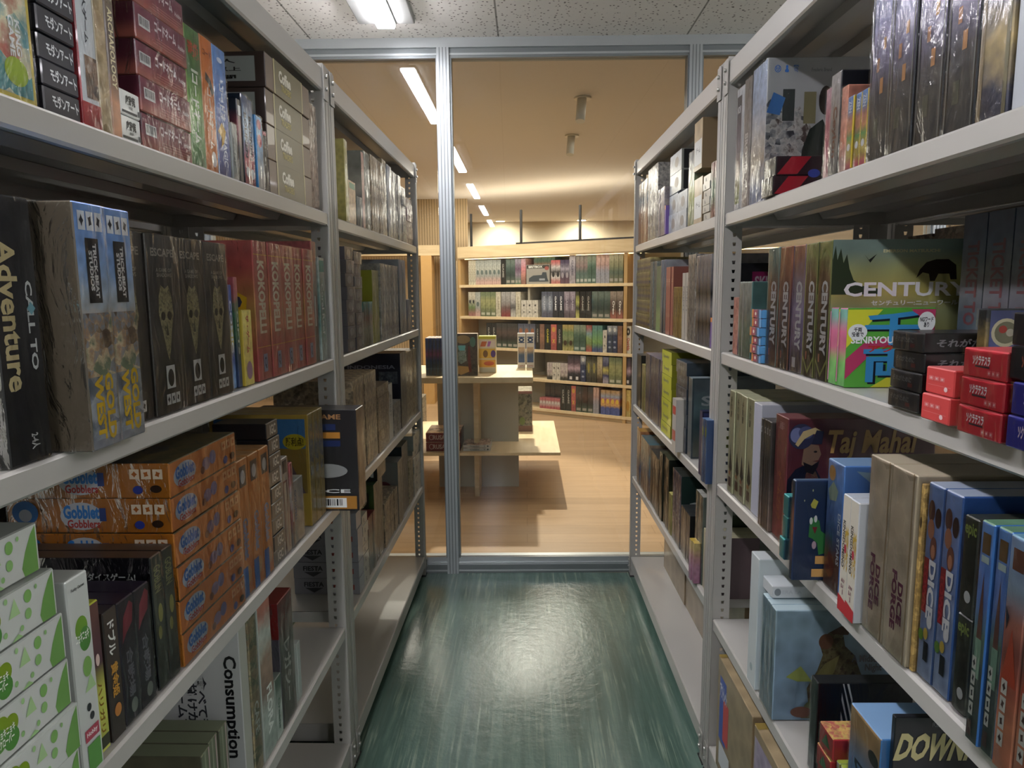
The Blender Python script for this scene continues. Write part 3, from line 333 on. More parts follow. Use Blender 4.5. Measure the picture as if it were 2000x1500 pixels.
 'dino': (G(['#2c3f58','#c87848','#2c3f58'],8,1), 1, [('c','N',0.230,0.900,0.008,0.012,'#d8dca8'), ('c','N',0.125,0.800,0.006,0.010,'#d8dca8'), ('p','N',[(0.205,0.76),(0.247,0.82),(0.306,0.79),(0.272,0.72),(0.222,0.73)],'#c8c458'), ('p','N',[(0.196,0.44),(0.205,0.58),(0.255,0.64),(0.331,0.6),(0.356,0.5),(0.432,0.46),(0.432,0.28),(0.339,0.26),(0.314,0.38),(0.255,0.42)],'#3f8c4c'), ('c','N',0.222,0.600,0.021,0.035,'#e8ece8'), ('c','N',0.280,0.620,0.021,0.035,'#e8ece8'), ('p','N',[(0.238,0.54),(0.306,0.54),(0.28,0.47)],'#8c2c38'), ('r','N',0.297,0.170,0.423,0.250,'#c09458'), ('r','N',0.255,0.040,0.415,0.120,'#c09458'), ('c','N',0.272,0.360,0.029,0.040,'#a08c98')], P('#24385c'), P('#4a5f78')),
 'worldmap': (G(['#6a4438','#7a4c3c','#3a5a98','#4a7ac4','#5a90d8','#5f96dc'],7,3), 1, [('p','F',[(.1,.76),(.4,.84),(.7,.78),(.6,.7),(.2,.68)],'#a8b8a0'), ('t','F','DICE STARS',.84,.42,.16,.4,'#e0e8f0',V), ('c','F',.4,.18,.28,.1,'#7a4030'), ('c','F',.3,.9,.2,.06,'#c89a58'), ('p','N',[(.1,.96),(.3,.82),(.6,.7),(.8,.74),(.6,.84),(.3,.94)],'#8fb0c4'), ('r','N',.9,.3,.99,.8,'#a8804c')], P('#5080c4'), P('#7a98bc')),
 'winter': (P('#c8c3b4'), 0, [('t','F','KINGDOMINO',.34,.58,.3,.4,'#3a3834',V), ('t','F','将棋',.7,.55,.4,.38,'#b89a40',V), ('t','F','ミュー',.5,.22,.4,.14,'#7a4a58',V), ('p','F',[(0,0),(1,0),(1,.1),(0,.14)],'#b02c34'), ('c','F',.6,.55,.12,.04,'#a83040')], P('#b8bcc0'), P('#b8bfc8')),
 'diceforge': (B(['#b8a88c','#c4b69c','#aa9a80'],4,3), 1, [('t','F','*DICE\nFORGE',.5,.3,.46,.32,'#6a2c4c',V), ('r','F',.86,0,.9,1,'#a08c6c')], P('#b0a48c'), P('#b8ac94')),
 'goldthin': (B(['#a8842c','#8a6a24','#c8a040'],14,2), 0, [('c','F',.6,.8,.3,.03,'#3a2c18')], None, None),
 'dicetown': (G(['#8aa0c4','#7088b8','#8aa0c8','#5a78b4','#6a88c4','#6080b8'],7,4), 1, [('c','F',.3,.86,.2,.055,'#5c3c34'), ('c','F',.34,.77,.2,.05,'#a8745a'), ('c','F',.72,.84,.18,.05,'#3f2c28'), ('c','F',.55,.68,.2,.06,'#7a4c3c'), ('c','F',.55,.665,.12,.035,'#c08868'), ('r','F',.08,.34,.38,.62,'#8c1c28'), ('t','F','*TOWN',.22,.47,.24,.25,'#b0303c',V), ('t','F','*DICE',.6,.47,.42,.3,'#eef0f2',V), ('c','F',.66,.31,.16,.035,'#e4e6e8'), ('c','F',.2,.22,.16,.03,'#68923c'), ('r','F',.42,.1,.7,.2,'#1c1f24'), ('c','F',.5,.24,.14,.03,'#c8b050')], P('#2f5490'), P('#9ca8bc')),
 'epic': (G(['#3c4038','#262822','#2c3028','#33372c'],12,4), 1, [('t','F','epic',.5,.86,.8,.16,'#8a9c54'), ('c','F',.6,.2,.22,.06,'#c8cccc')], None, None),
 'castle': (G(['#3a4844','#3f4c48','#3c504c','#5a7a6c','#3f74c0','#3a78cc','#4a88d0'],6,5,.1), 1, [('p','F',[(.3,.42),(.36,.6),(.5,.78),(.64,.6),(.7,.42)],'#6a4a40'), ('r','F',.28,.3,.72,.48,'#7a9c88'), ('r','F',.24,.86,.8,.95,'#6a5434'), ('r','F',.24,.82,.8,.85,'#b0c4c0'), ('ic','F',.2,.12,.5,.4,4,'#c8ccc4','#26282c','v'), ('r','F',.2,.03,.5,.1,'#54403c')], P('#3a70b4'), G(['#4f8060','#8ab4a0','#5a8c6c'],4,1)),
 'circus': (G(['#b8683c','#c0703c','#b0542c','#8a4030','#a86048','#8aa0b4','#7fa0c8'],6,6,.12), 1, [('p','F',[(.1,.38),(.5,.62),(.9,.38)],'#b04c34'), ('r','F',.24,.86,.8,.95,'#6a4434'), ('ic','F',.2,.1,.5,.4,4,'#c8ccc4','#3a2824','v'), ('p','F',[(.1,.7),(.3,.66),(.2,.6)],'#2c3440')], None, P('#6a98b0')),
 'tallwhite': (P('#c2cacb'), 0, [('c','F',.5,.14,.16,.03,'#8fa0a4')], P('#bcc6c8'), P('#c8ced0')),
 'midsummer': (G(['#98b0bc','#8fb4c8','#a0c0cc','#98bccc'],6,2), 1, [('p','F',[(.3,.3),(.6,.5),(.5,.7),(.3,.6)],'#78929c'), ('p','N',[(.24,.02),(.3,.14),(.28,.3),(.36,.46),(.4,.6),(.36,.72),(.44,.8),(.56,.78),(.58,.68),(.66,.6),(.72,.44),(.8,.26),(.66,.1),(.5,.02)],B(['#4a3a28','#6a5a34','#7a7048','#3c2c20'],12,3)), ('p','N',[(.34,.4),(.42,.52),(.54,.6),(.5,.44),(.42,.34)],'#8a8454'), ('c','N',.42,.72,.06,.07,'#7a5844'), ('p','N',[(.44,.8),(.54,.86),(.62,.84),(.6,.78),(.54,.78)],'#5a4434'), ('p','N',[(.1,.4),(.22,.5),(.32,.36),(.2,.36)],'#b4c070'), ('c','N',.36,.12,.1,.07,'#7a8458'), ('c','N',.24,.08,.09,.05,'#5c3c30'), ('t','N','A Midsummer\nNight',.82,.52,.36,.16,'#6a6870'), ('t','N','TIMELINE',.78,.84,.26,.03,'#8a949c')], G(['#7fa4c0','#94b4cc','#9cbccc'],4,1,.2), P('#b8ccd2')),
 'whiteflat': (P('#cdd1d2'), 0, [('t','N','ERA LA',.3,.5,.3,.3,'#b8bcc0'), ('c','N',.08,.5,.05,.3,'#7a8084')], P('#c6cacc'), P('#cdd3d6')),
 'timetrack': (G(['#9aa4a4','#3c4844','#34403c','#2c3834'],8,1), 1, [('p','N',[(0.255,0.99),(0.269,0.99),(0.366,0.64),(0.366,0.56)],'#d4d8d6'), ('p','N',[(0.298,0.99),(0.32,0.99),(0.366,0.82),(0.366,0.76)],'#d4d8d6'), ('p','N',[(0.248,0.9),(0.366,0.44),(0.366,0.38),(0.248,0.82)],'#d4d8d6'), ('p','N',[(0.248,0.7),(0.366,0.24),(0.366,0.18),(0.248,0.62)],'#d4d8d6'), ('t','N','TIMETRAIN',0.208,0.240,0.288,0.140,'#c8ccca')], P('#121416'), P('#1c1e20')),
 'redset': (P('#b03034'), 1, [('p','F',[(.2,.2),(.5,.8),(.8,.3)],'#3f7a50')], None, B(['#a82c30','#c8a840','#b83a38'],14,2)),
 'greenround': (P('#c2c4b4'), 1, [('r','F',.2,0,.8,.9,'#8a9c3c')], P('#98a854'), P('#a8b84c')),
 'downforce': (G(['#5a8cc0','#4a88c8','#4f90d0','#b89050'],5,2,.12), 1, [('t','F','*DOWNFORCE',.4,.36,.36,.64,'#26303c',V), ('p','F',[(0,.02),(.4,.12),(1,.02),(1,0),(0,0)],'#b8c8d0'), ('c','F',.8,.82,.16,.045,'#26221e'), ('c','F',.8,.7,.16,.045,'#26221e'), ('c','F',.8,.58,.16,.045,'#26221e'), ('t','N','POWER',.3,.9,.34,.05,'#1c2a3c')], P('#3f7cb8'), P('#7fa4cc')),
 'downblack': (P('#16171c'), 0, [('t','N','*DOWNFORCE',.42,.84,.8,.15,'#c6bb86',0,.25), ('t','N','RESTORATION GAMES',.42,.96,.4,.025,'#6c6c70'), ('r','N',0,0,1,.7,'#7a2430')], P('#0f1015'), P('#1b1c22')),
 'rally': (G(['#5a88b8','#6a94bc','#4a78b0'],8,1), 1, [('t','F','Rally',.4,.5,.5,.5,'#c8d6e0',V), ('t','N','RALLY!',.4,.5,.5,.5,'#a8b860')], P('#31507c'), B(['#4a84c0','#8ab0d0','#7a6a74','#5c90c8'],6,4)),
 'carton1': (B(['#8d7752','#927c56','#87714d'],3,1), 0, [('r','F',.08,.3,.28,.86,'#2c4aa0'), ('r','F',.2,.34,.36,.7,'#b83c40'), ('t','F','アウトレット',.2,.74,.22,.14,'#e8e8ea'), ('r','F',.1,.08,.42,.28,'#c8ccd0'), ('p','F',[(.4,.02),(.46,.3),(.5,.02)],'#4a2c44'), ('r','T',0,0,.06,1,'#8f7a40'), ('r','T',0,.44,1,.62,'#8f7a44')], B(['#8d7752','#87714d'],3,1), B(['#a8926a','#a08a62'],3,2)),
 'carton2': (B(['#8d7752','#927c56','#87714d'],3,1), 0, [('r','F',.02,.04,.5,.92,B(['#8f7f9a','#9a8ca4','#a8a0b0'],5,1)), ('r','F',.54,.04,.96,.9,'#7f8c54'), ('r','T',0,0,.06,1,'#8f7a40'), ('r','T',0,.5,1,.68,'#8f7a44')], B(['#8d7752','#87714d'],3,1), B(['#a8926a','#a08a62'],3,2)),
 'plaincarton': (B(['#8a7454','#8f7958','#856f4f'],2,1), 0, [('r','F',.32,.7,.44,.98,'#c8cac4'), ('t','F','✓',.38,.82,.06,.08,'#3a3c40'), ('r','F',.0,.0,.008,1,'#6a583c')], None, None),
 # ---- far racks
 'paleyellow': (G(['#b4ac50','#c4bc60','#bcb458'],10,1), 1, [], None, None),
 'woodbox': (B(['#a88450','#b8945c','#98743c'],10,2), 0, [('r','F',.1,.82,.9,.95,'#3f7a50')], None, None),
 'silvergreen': (B(['#8a948c','#a8b0a8','#7a847c'],14,3), 1, [], None, None),
 'tanwrap': (B(['#7f705c','#b09c7e','#d4bc94'],12,4), 1, [], None, None),  # shop light glare on the wrap put into lighter base colours
 'tanwrap2': (B(['#8a7c60','#b8a884','#d0c09a'],12,6), 1, [], None, None),  # lighter base colours stand in for glare on the wrap
 'silverblue': (G(['#a8a8a4','#b0b4b4','#98a0a8','#7a90b0'],12,5), 1, [], G(['#20304c','#a4aab0'],4,1,.1), None),
 'silvergrey': (B(['#807e7a','#aca9a2','#c8c4ba'],14,8), 1, [('r','F',.44,.1,.56,.9,'#8f9296')], None, None),
 'greyset': (P('#5a5f68'), 1, [('c','F',.5,.5,.2,.3,'#8f9298')], None, None),
 'pinkset': (P('#9a8486'), 1, [('c','F',.5,.5,.2,.3,'#b8a8a4')], None, None),
 'lilacset': (P('#6e6a72'), 1, [('c','F',.5,.5,.26,.3,'#94909a')], None, None),
 'tealmix': (G(['#6a6a58','#8f8f78','#7a3c38','#3f8c84'],12,4), 1, [], None, None),
 'limebox': (G(['#a8a82c','#b0b03c','#a4a434'],8,3), 1, [('p','N',[(.2,.3),(.3,.8),(.6,.76),(.66,.3)],'#2c2018')], P('#a8a834'), None),
 'bluethin': (G(['#7a7c84','#4a5c94','#6a7090'],12,2), 1, [], None, None),
 'tanset': (B(['#a89070','#7a6a54','#c0a880'],14,5), 1, [], None, P('#8a7a68')),
 'whitethin': (P('#a8a49a'), 0, [('t','F','PRINT',.5,.6,.4,.4,'#6a6a66',V)], P('#2c3038'), None),
 'indonesia': (G(['#a8987c','#8a8678','#a89c88'],8,2), 1, [('t','N','INDONESIA',.6,.82,.66,.05,'#8a8c9c'), ('r','N',.7,.6,.96,.76,B(['#6a7480','#2c3448'],14,1))], P('#10142c'), P('#3c3c44')),
 'fiesta': (P('#8f8f94'), 0, [('t','N','FIESTA',.3,.62,.3,.3,'#26262a'), ('p','N',[(.16,.4),(.3,.1),(.44,.4)],'#3c3c40'), ('r','N',.6,.28,.92,.6,'#8c3c34'), ('r','N',.64,.4,.88,.48,'#b08c5c')], P('#8a8a90'), P('#77777c')),
 'whiteset': (P('#a8a498'), 0, [('t','F','R.',.4,.4,.2,.5,'#34363a')], P('#8f9490'), None),
 'redwhite': (G(['#8f8c80','#a49f90','#98948a','#8c3434'],8,3,.1), 1, [], None, P('#6c2428')),
 'greenbox': (G(['#8a7f68','#9a8f78','#8c8068'],8,2), 1, [('r','N',.06,.62,.48,.9,'#10180c'), ('r','N',.54,.62,.94,.9,'#10180c'), ('p','N',[(.6,.72),(.74,.8),(.88,.72),(.74,.66)],'#8f9a88'), ('t','N','GEMS',.92,.3,.06,.4,'#8f9c70',V)], P('#2c4414'), P('#33482a')),
 'blackation': (B(['#8a7c64','#98886c'],8,1), 1, [('t','N','STATION',.5,.45,.9,.44,'#b4b6b4')], P('#101114'), P('#1a1b1e')),
 'whitehex': (B(['#a89c88','#b8ac94'],8,1), 1, [('c','N',.76,.56,.14,.13,'#5a2830')], P('#7c7c78'), P('#8a8a86')),
 'darkteal': (B(['#a09684','#8c8474'],8,1), 1, [('c','N',.6,.5,.3,.3,'#1c3c40')], P('#14242a'), P('#3c3c3a')),
 'tanorange': (G(['#b07850','#b47c54','#b08060','#7f98a8','#c0a880'],8,4,.12), 1, [], None, None),
 'lavthin': (B(['#9a8f96','#aaa0a4','#b8ac9c'],12,2), 1, [], None, None),
 'purplethin': (P('#6a4f98'), 0, [('r','F',0,.85,1,1,'#c87c40')], None, None),
 'greystack': (G(['#9098a0','#a8b0b4','#98a4b0'],8,2), 0, [('c','F',.55,.45,.2,.28,'#74706c')], P('#8c9094'), P('#a0a8b0')),
 'brikks': (G(['#98a0a4','#a8b0b4'],8,3), 0, [('c','F',.6,.5,.16,.26,'#7c7468'), ('r','N',.04,.04,.55,.96,'#17181a'), ('t','N','BRIKKS',.3,.5,.14,.7,'#dfe2e2',V)], P('#8a8c84'), P('#a4aaac')),
 'yellowgreen': (G(['#98a87c','#a8b84c','#8a9c6c','#88949c'],10,2), 1, [], None, None),
 'carton3': (B(['#9c8868','#a4906c'],4,1), 0, [('r','F',.06,.1,.94,.6,'#bcc0bf'), ('t','F','ゲーム',.5,.4,.5,.14,'#4c5054')], P('#7f6c50'), P('#8c785a')),
 'greenred': (G(['#a0604c','#3f7050','#4a7a5c','#98585c'],12,3), 1, [], None, None),
 'yellowcol': (G(['#a89848','#5a5478','#b8a448','#8a7c60','#c0b060'],16,4), 1, [], None, B(['#a89040','#4c4c34'],20,2)),
 'greenthin': (G(['#6a8c4c','#38603c','#30583a'],10,2), 0, [], P('#2c5c34'), None),
 'redbrown': (P('#8c5048'), 0, [('t','F','S',.5,.8,.3,.05,'#c0a890')], P('#7a4840'), None),
 'yellowrow': (G(['#c09c2c','#c8a840','#b8942c'],12,3), 1, [('t','F','BOX',.5,.6,.4,.4,'#7a5c1c',V)], None, None),
 'bwrow': (G(['#8c8a90','#2c2c34','#c0bcb8','#2a2a30','#a09ca0','#b0acae'],8,3,.1), 1, [], None, None),
 'skullpink': (G(['#b07c98','#a84c74','#b05880'],12,2), 1, [('r','N',.5,.5,.96,.9,'#8c1c58'), ('t','N','SKULL',.74,.78,.4,.14,'#b8a8b0'), ('c','N',.74,.58,.12,.08,'#a89ca4')], P('#12101c'), P('#8a8c8c')),
 'blackslim': (P('#0e1114'), 0, [], None, None),
 'lavrow': (G(['#8a7c80','#5c5878','#98888c','#8f8494','#7a7488'],8,4), 1, [], None, None),
 'limestack': (P('#bcc030'), 0, [('t','F','Speedy',.45,.5,.6,.4,'#7a7c54',0,.2)], P('#7c7c1c'), P('#6c6c1c')),
 'redlabel': (P('#b8b4ac'), 0, [('r','F',.1,.7,.9,.86,'#b03a34'), ('r','F',.1,.2,.9,.4,'#b04a44')], None, None),
 'greyink': (G(['#7c8088','#8c9098','#7a7e86'],6,1), 1, [('t','F','Everdell',.5,.5,.5,.4,'#bcc0c4',0,.1)], P('#2c3c4c'), P('#3f4c58')),
 'stormbox': (P('#8f9ca0'), 1, [('r','N',.02,.02,.98,.98,G(['#5c6458','#3c5c64','#5c7a80','#4a5c68'],4,2)), ('t','N','Stormy',.56,.7,.9,.16,'#a4acb0')], P('#3c4c54'), None),
 'navygold': (P('#23264a'), 0, [('r','N',.03,.03,.97,.97,'#2c3058'), ('t','N','世界の\n競技',.5,.76,.7,.26,'#a8a460')], P('#14162c'), None),
 'bluewrap': (G(['#5c80ac','#6c94c0','#5078a8'],12,2), 1, [('c','F',.5,.8,.3,.08,'#a8b83c'), ('c','N',.5,.7,.3,.14,'#98ac30')], P('#3c5888'), None),
 'orangetop': (G(['#8c8a88','#2c4c84','#a89c88','#c07c3c','#c8843c'],8,3), 1, [], None, P('#b08438')),
 'tealtan': (G(['#a88468','#8c7c78','#7a90a0','#98a8a0','#a89478'],8,5), 1, [], None, P('#4a6c74')),
 'darkwrap': (G(['#5c5038','#7c5c2c','#2c2c28','#3a382c'],12,3), 1, [], None, P('#3a3a38')),
 'darkgreen': (G(['#3c4024','#4c5834','#2c3424','#3c4430'],8,3), 1, [], P('#171c14'), None),
 'purplewhite': (G(['#544860','#6c5c7c','#8a7c98','#5c5070'],10,3), 1, [('t','F','SMALL',.5,.5,.4,.5,'#c0bcc4',V), ('t','N','Small',.5,.55,.8,.2,'#c4ccca'), ('p','N',[(.2,.1),(.4,.3),(.7,.1)],'#3c6c68')], P('#15302c'), P('#2c302c')),
 'smallworld': (G(['#8a746c','#a8907c','#7c5c5c','#4c4844'],10,3), 1, [('t','N','Sm',.5,.6,.6,.3,'#b8b4b4')], P('#17181a'), P('#2a2c2c')),
 'pinkyellow': (G(['#96607c','#a07088','#a47474','#a89458'],10,3), 0, [], None, P('#b89c3c')),
 'greygreen': (B(['#6c7468','#8a9488','#5c6458'],8,3), 1, [('c','N',.5,.7,.2,.1,'#2c3c24')], P('#6c7870'), P('#a0a098')),
 'creamthin': (P('#bcb898'), 0, [('r','F',.5,.03,.9,.95,'#8a7c7c')], P('#5c4c50'), P('#c8c4a4')),
}
_cen = ('t','F','*CENTURY',.56,.45,.46,.54,'#d8dadc',V)
STY['century1'] = (G(['#5c3c30','#4a3830','#5a4c3c','#7a4c38','#6f9088'],7,2), 1, [_cen, ('r','F',.0,0,.06,1,'#8aa49c'), ('r','F',.94,0,1,1,'#8aa49c'), ('r','F',.3,.09,.4,.15,'#b06c5c')], None, None)
STY['century2'] = (G(['#3c3430','#4a3a38','#544458','#7a4438','#a86840'],7,3), 1, [_cen, ('r','F',.0,0,.06,1,'#a8705c'), ('r','F',.94,0,1,1,'#a8705c'), ('r','F',.3,.09,.4,.15,'#b06c5c')], None, None)
STY['century3'] = (G(['#4c4450','#7c6c98','#9a8cb4','#8a7c90','#a86c50'],7,4), 1, [_cen, ('r','F',.0,0,.06,1,'#8c7ca0'), ('r','F',.94,0,1,1,'#8c7ca0'), ('r','F',.2,.04,.5,.12,'#c4c4c8')], None, None)
STY['century4'] = (G(['#3c3830','#34322c','#443f34','#5a4030','#74542c','#a0a45c'],7,5), 1, [_cen, ('r','F',.0,0,.07,1,'#98a060'), ('r','F',.93,0,1,1,'#98a060'), ('p','F',[(.07,.9),(.5,.98),(.93,.9),(.93,.86),(.5,.95),(.07,.86)],'#98a060'), ('p','F',[(.07,.16),(.5,.05),(.93,.16),(.93,.13),(.5,.02),(.07,.13)],'#98a060'), ('r','F',.3,.13,.4,.19,'#b06c5c'),
  ('r','N',0,.0,1,1,G(['#6a6854','#7a7858','#a0a05c','#acb47c','#d8cc60','#ccd084','#9cb8ac'],2,1,.12)), ('r','N',.0,.0,1,.3,'#55543f'), ('p','N',[(0,.62),(0,.86),(.015,.96),(.03,.86),(.05,.94),(.07,.84),(.09,.9),(.11,.8),(.14,.72),(.2,.68),(.3,.66),(.3,.62)],'#2c3824'), ('p','N',[(.54,.73),(.56,.79),(.6,.84),(.66,.86),(.74,.86),(.79,.82),(.8,.72),(.76,.72),(.75,.76),(.68,.76),(.66,.71),(.63,.71),(.62,.76),(.58,.77)],'#2c241c'), ('p','N',[(.92,.8),(1,.88),(1,.3),(.8,.3),(.86,.5),(.93,.6)],'#34322c'), ('p','N',[(.2,.9),(.23,.86),(.28,.9),(.24,.84)],'#1c1c18'), ('t','N','CENTURY',.48,.655,.8,.1,'#dcdede'), ('t','N','センチュリー:ニューワールド',.56,.56,.6,.035,'#d8dad4'), ('t','N','EMERSON MATSUUCHI',.5,.92,.36,.022,'#e0dcac')], P('#74765a'), P('#6c7450'))
def fs(cols, ops=(), seed=1): return (G(cols, 6, seed, .3), 0, list(ops), None, None)
_w = lambda c='#c8c4b8': ('t','F','GAME',.5,.55,.3,.55,c,V)
_b = lambda c='#8f8a80': ('r','F',.15,.06,.85,.16,c)
STY.update({
 'f_cream': fs(['#b0a890','#bcb49c'],[_w('#8c8470')]), 'f_pale': fs(['#b08c80','#8c9088','#a4a498','#989c94'],[('c','F',.5,.5,.3,.1,'#5a6460')],2),
 'f_dark': fs(['#26241f','#2c2a26','#201f1c'],[_w('#9a968c')],3), 'f_greenblack': fs(['#4c5448','#2c3a34','#3a4c44','#5c6a60'],[_b()],4),
 'f_purple': fs(['#5a7058','#7a6a78','#5c3c54','#8c8490'],[_b()],5), 'f_pink': fs(['#7a5040','#a86858','#b8646c','#b0848c'],(),6),
 'f_orangemix': fs(['#6c4c34','#a0643c','#a87044','#4c7c7c'],(),7), 'f_train': (P('#8c8880'), 0, [('r','F',.02,.8,.98,.97,'#3a3430'), ('t','F','BRITBOX',.4,.885,.6,.12,'#d8d8d0'), ('p','F',[(.1,.12),(.12,.3),(.3,.44),(.66,.46),(.7,.6),(.86,.6),(.9,.3),(.96,.12)],'#3c4246'), ('c','F',.88,.8,.09,.1,'#8c4c44'), ('r','F',.56,.18,.8,.28,'#8c9094')], None, None),
 'f_redwhite': fs(['#a85c54','#b0a8a0','#302c2c','#b4aca8','#a83c38'],[('c','F',.5,.4,.3,.12,'#2a2828')],8), 'f_violet': fs(['#5a3c48','#3c3040','#8c8490','#40304c'],[('c','F',.5,.35,.3,.12,'#8c8488')],9),
 'f_lilac': fs(['#8c8488','#7a7480','#a8a0a4'],[_w('#5a5460')],1), 'f_tealpink': fs(['#5a6c60','#4c6058','#7c605c','#8c8478'],[_b('#a4a49c')],2), 'f_green': fs(['#4c6458','#36503f','#44604c','#7c8870'],[_b('#98a49c')],3),
 'f_peach': fs(['#8c8c94','#8a8c98','#a8847c','#b8907c'],(),4), 'f_olive': fs(['#6c6c50','#4c5c4c','#7c7c58','#a49c74'],[_b('#98948c')],5), 'f_whitegreen': fs(['#8c5c54','#5c7440','#a4a08c','#b4ac98'],[('c','F',.5,.6,.25,.08,'#26282a')],6),
 'f_lime': fs(['#5c6448','#7c8050','#8c8c58','#6c7854'],[_b('#a8a894')],7), 'f_greyred': fs(['#7c2c28','#6a5450','#8c8884','#989490'],[],8), 'f_greywhite': fs(['#a8a49c','#504c4c','#989490','#a8a49c'],[],9),
 'f_white': fs(['#b4aea0','#bcb6a8'],[('c','F',.5,.7,.14,.06,'#3a3838'), ('c','F',.5,.3,.14,.04,'#5a5854')],1), 'f_bluegrey': fs(['#4c4c5c','#6c7484','#7c8490','#4c5060'],[_w('#a8acb4')],2), 'f_navyc': fs(['#26262c','#2c2c38','#3a3a48'],[_w('#dcdcdc')],3),
 'f_mauve': fs(['#544850','#7a6c78','#5c5060','#8c808c'],[_w('#a8a0a8')],4), 'f_limeblack': fs(['#a8a44c','#2c2c20','#a0a044','#34341c'],(),5), 'f_brownwhite': fs(['#8c4c38','#4c3c34','#5c4c44','#8c7c6c'],[('t','F','Oreo',.55,.4,.36,.5,'#d8d4cc',V)],6),
 'f_darkmix': fs(['#3c4c3c','#2c2824','#4c3c34','#3a3834'],[_b()],7), 'f_navymix': fs(['#3c4c74','#2c303c','#6c7078','#4c5060'],[('c','F',.5,.7,.3,.12,'#8c5c44')],8), 'f_brown': fs(['#6c4c38','#8c5c3c','#7a5440'],(),9),
 'f_blackyellow': fs(['#1c1c1c','#2c2c1c','#1c1c1c'],[_w('#b8b03c')],1), 'f_redyellow': fs(['#8c3028','#a83c30','#a84434','#b04838'],[('t','F','X',.5,.35,.5,.16,'#c8a83c'), ('c','F',.5,.8,.3,.1,'#b88c3c')],2),
 'f_yellowgreen': fs(['#98904c','#445430','#7c8858','#5c7444','#a08c40'],[('c','F',.5,.3,.3,.1,'#3c2c1c')],3), 'f_redgreen': fs(['#94443c','#6c8448','#7c9454','#74989a','#94483c'],(),4), 'f_bluegreen': fs(['#3c4c74','#6c9448','#5c8c5c','#4c7c74'],[],5),
 'f_navy': fs(['#26304c','#2c3858','#26304c','#8c9098'],[('c','F',.5,.4,.25,.04,'#8c94a4'), ('c','F',.5,.2,.25,.04,'#8c94a4'), ('c','F',.5,.85,.25,.08,'#c0c0bc')],6),
 'f_qwirkle': (P('#bdb6a6'), 0, [('t','F','Qwirkle',.5,.34,.6,.46,'#a03c24',V), ('c','F',.5,.8,.34,.14,'#26201c'), ('c','F',.5,.8,.12,.05,'#bdb6a6')], None, None),
 'f_pinkwhite': fs(['#3c3830','#b0a49c','#b8aaa4','#a89c98'],[('c','F',.5,.5,.2,.1,'#8c7c80')],7), 'f_blackpink': fs(['#26242c','#2c2a34','#a88c98','#54404c','#34303c'],[('r','F',.3,.06,.7,.18,'#c8c4c4')],8), 'f_olive2': fs(['#2c2a20','#4c4c34','#6a6850','#3c3c2c'],[('c','F',.5,.55,.2,.2,'#8c8448')],9),
 'f_tan': fs(['#3c3024','#8c7c54','#a4946c','#a89c78'],(),1), 'f_navyyellow': fs(['#8c8490','#2c3060','#b0a43c','#2c3058','#6c7088'],(),2), 'f_smallred': fs(['#a83c44','#b4a49c','#a84c50'],[('c','F',.5,.6,.3,.12,'#bcb4ac')],3), 'f_multi': fs(['#34488c','#34488c','#c8963c','#b0503c','#8c9cb0','#a88450'],[('c','F',.5,.55,.3,.1,'#d0b04c')],4), 'f_yellow': fs(['#b0983c','#c0a444','#b89c3c'],[('c','F',.5,.4,.3,.2,'#a87c34')],5),
})
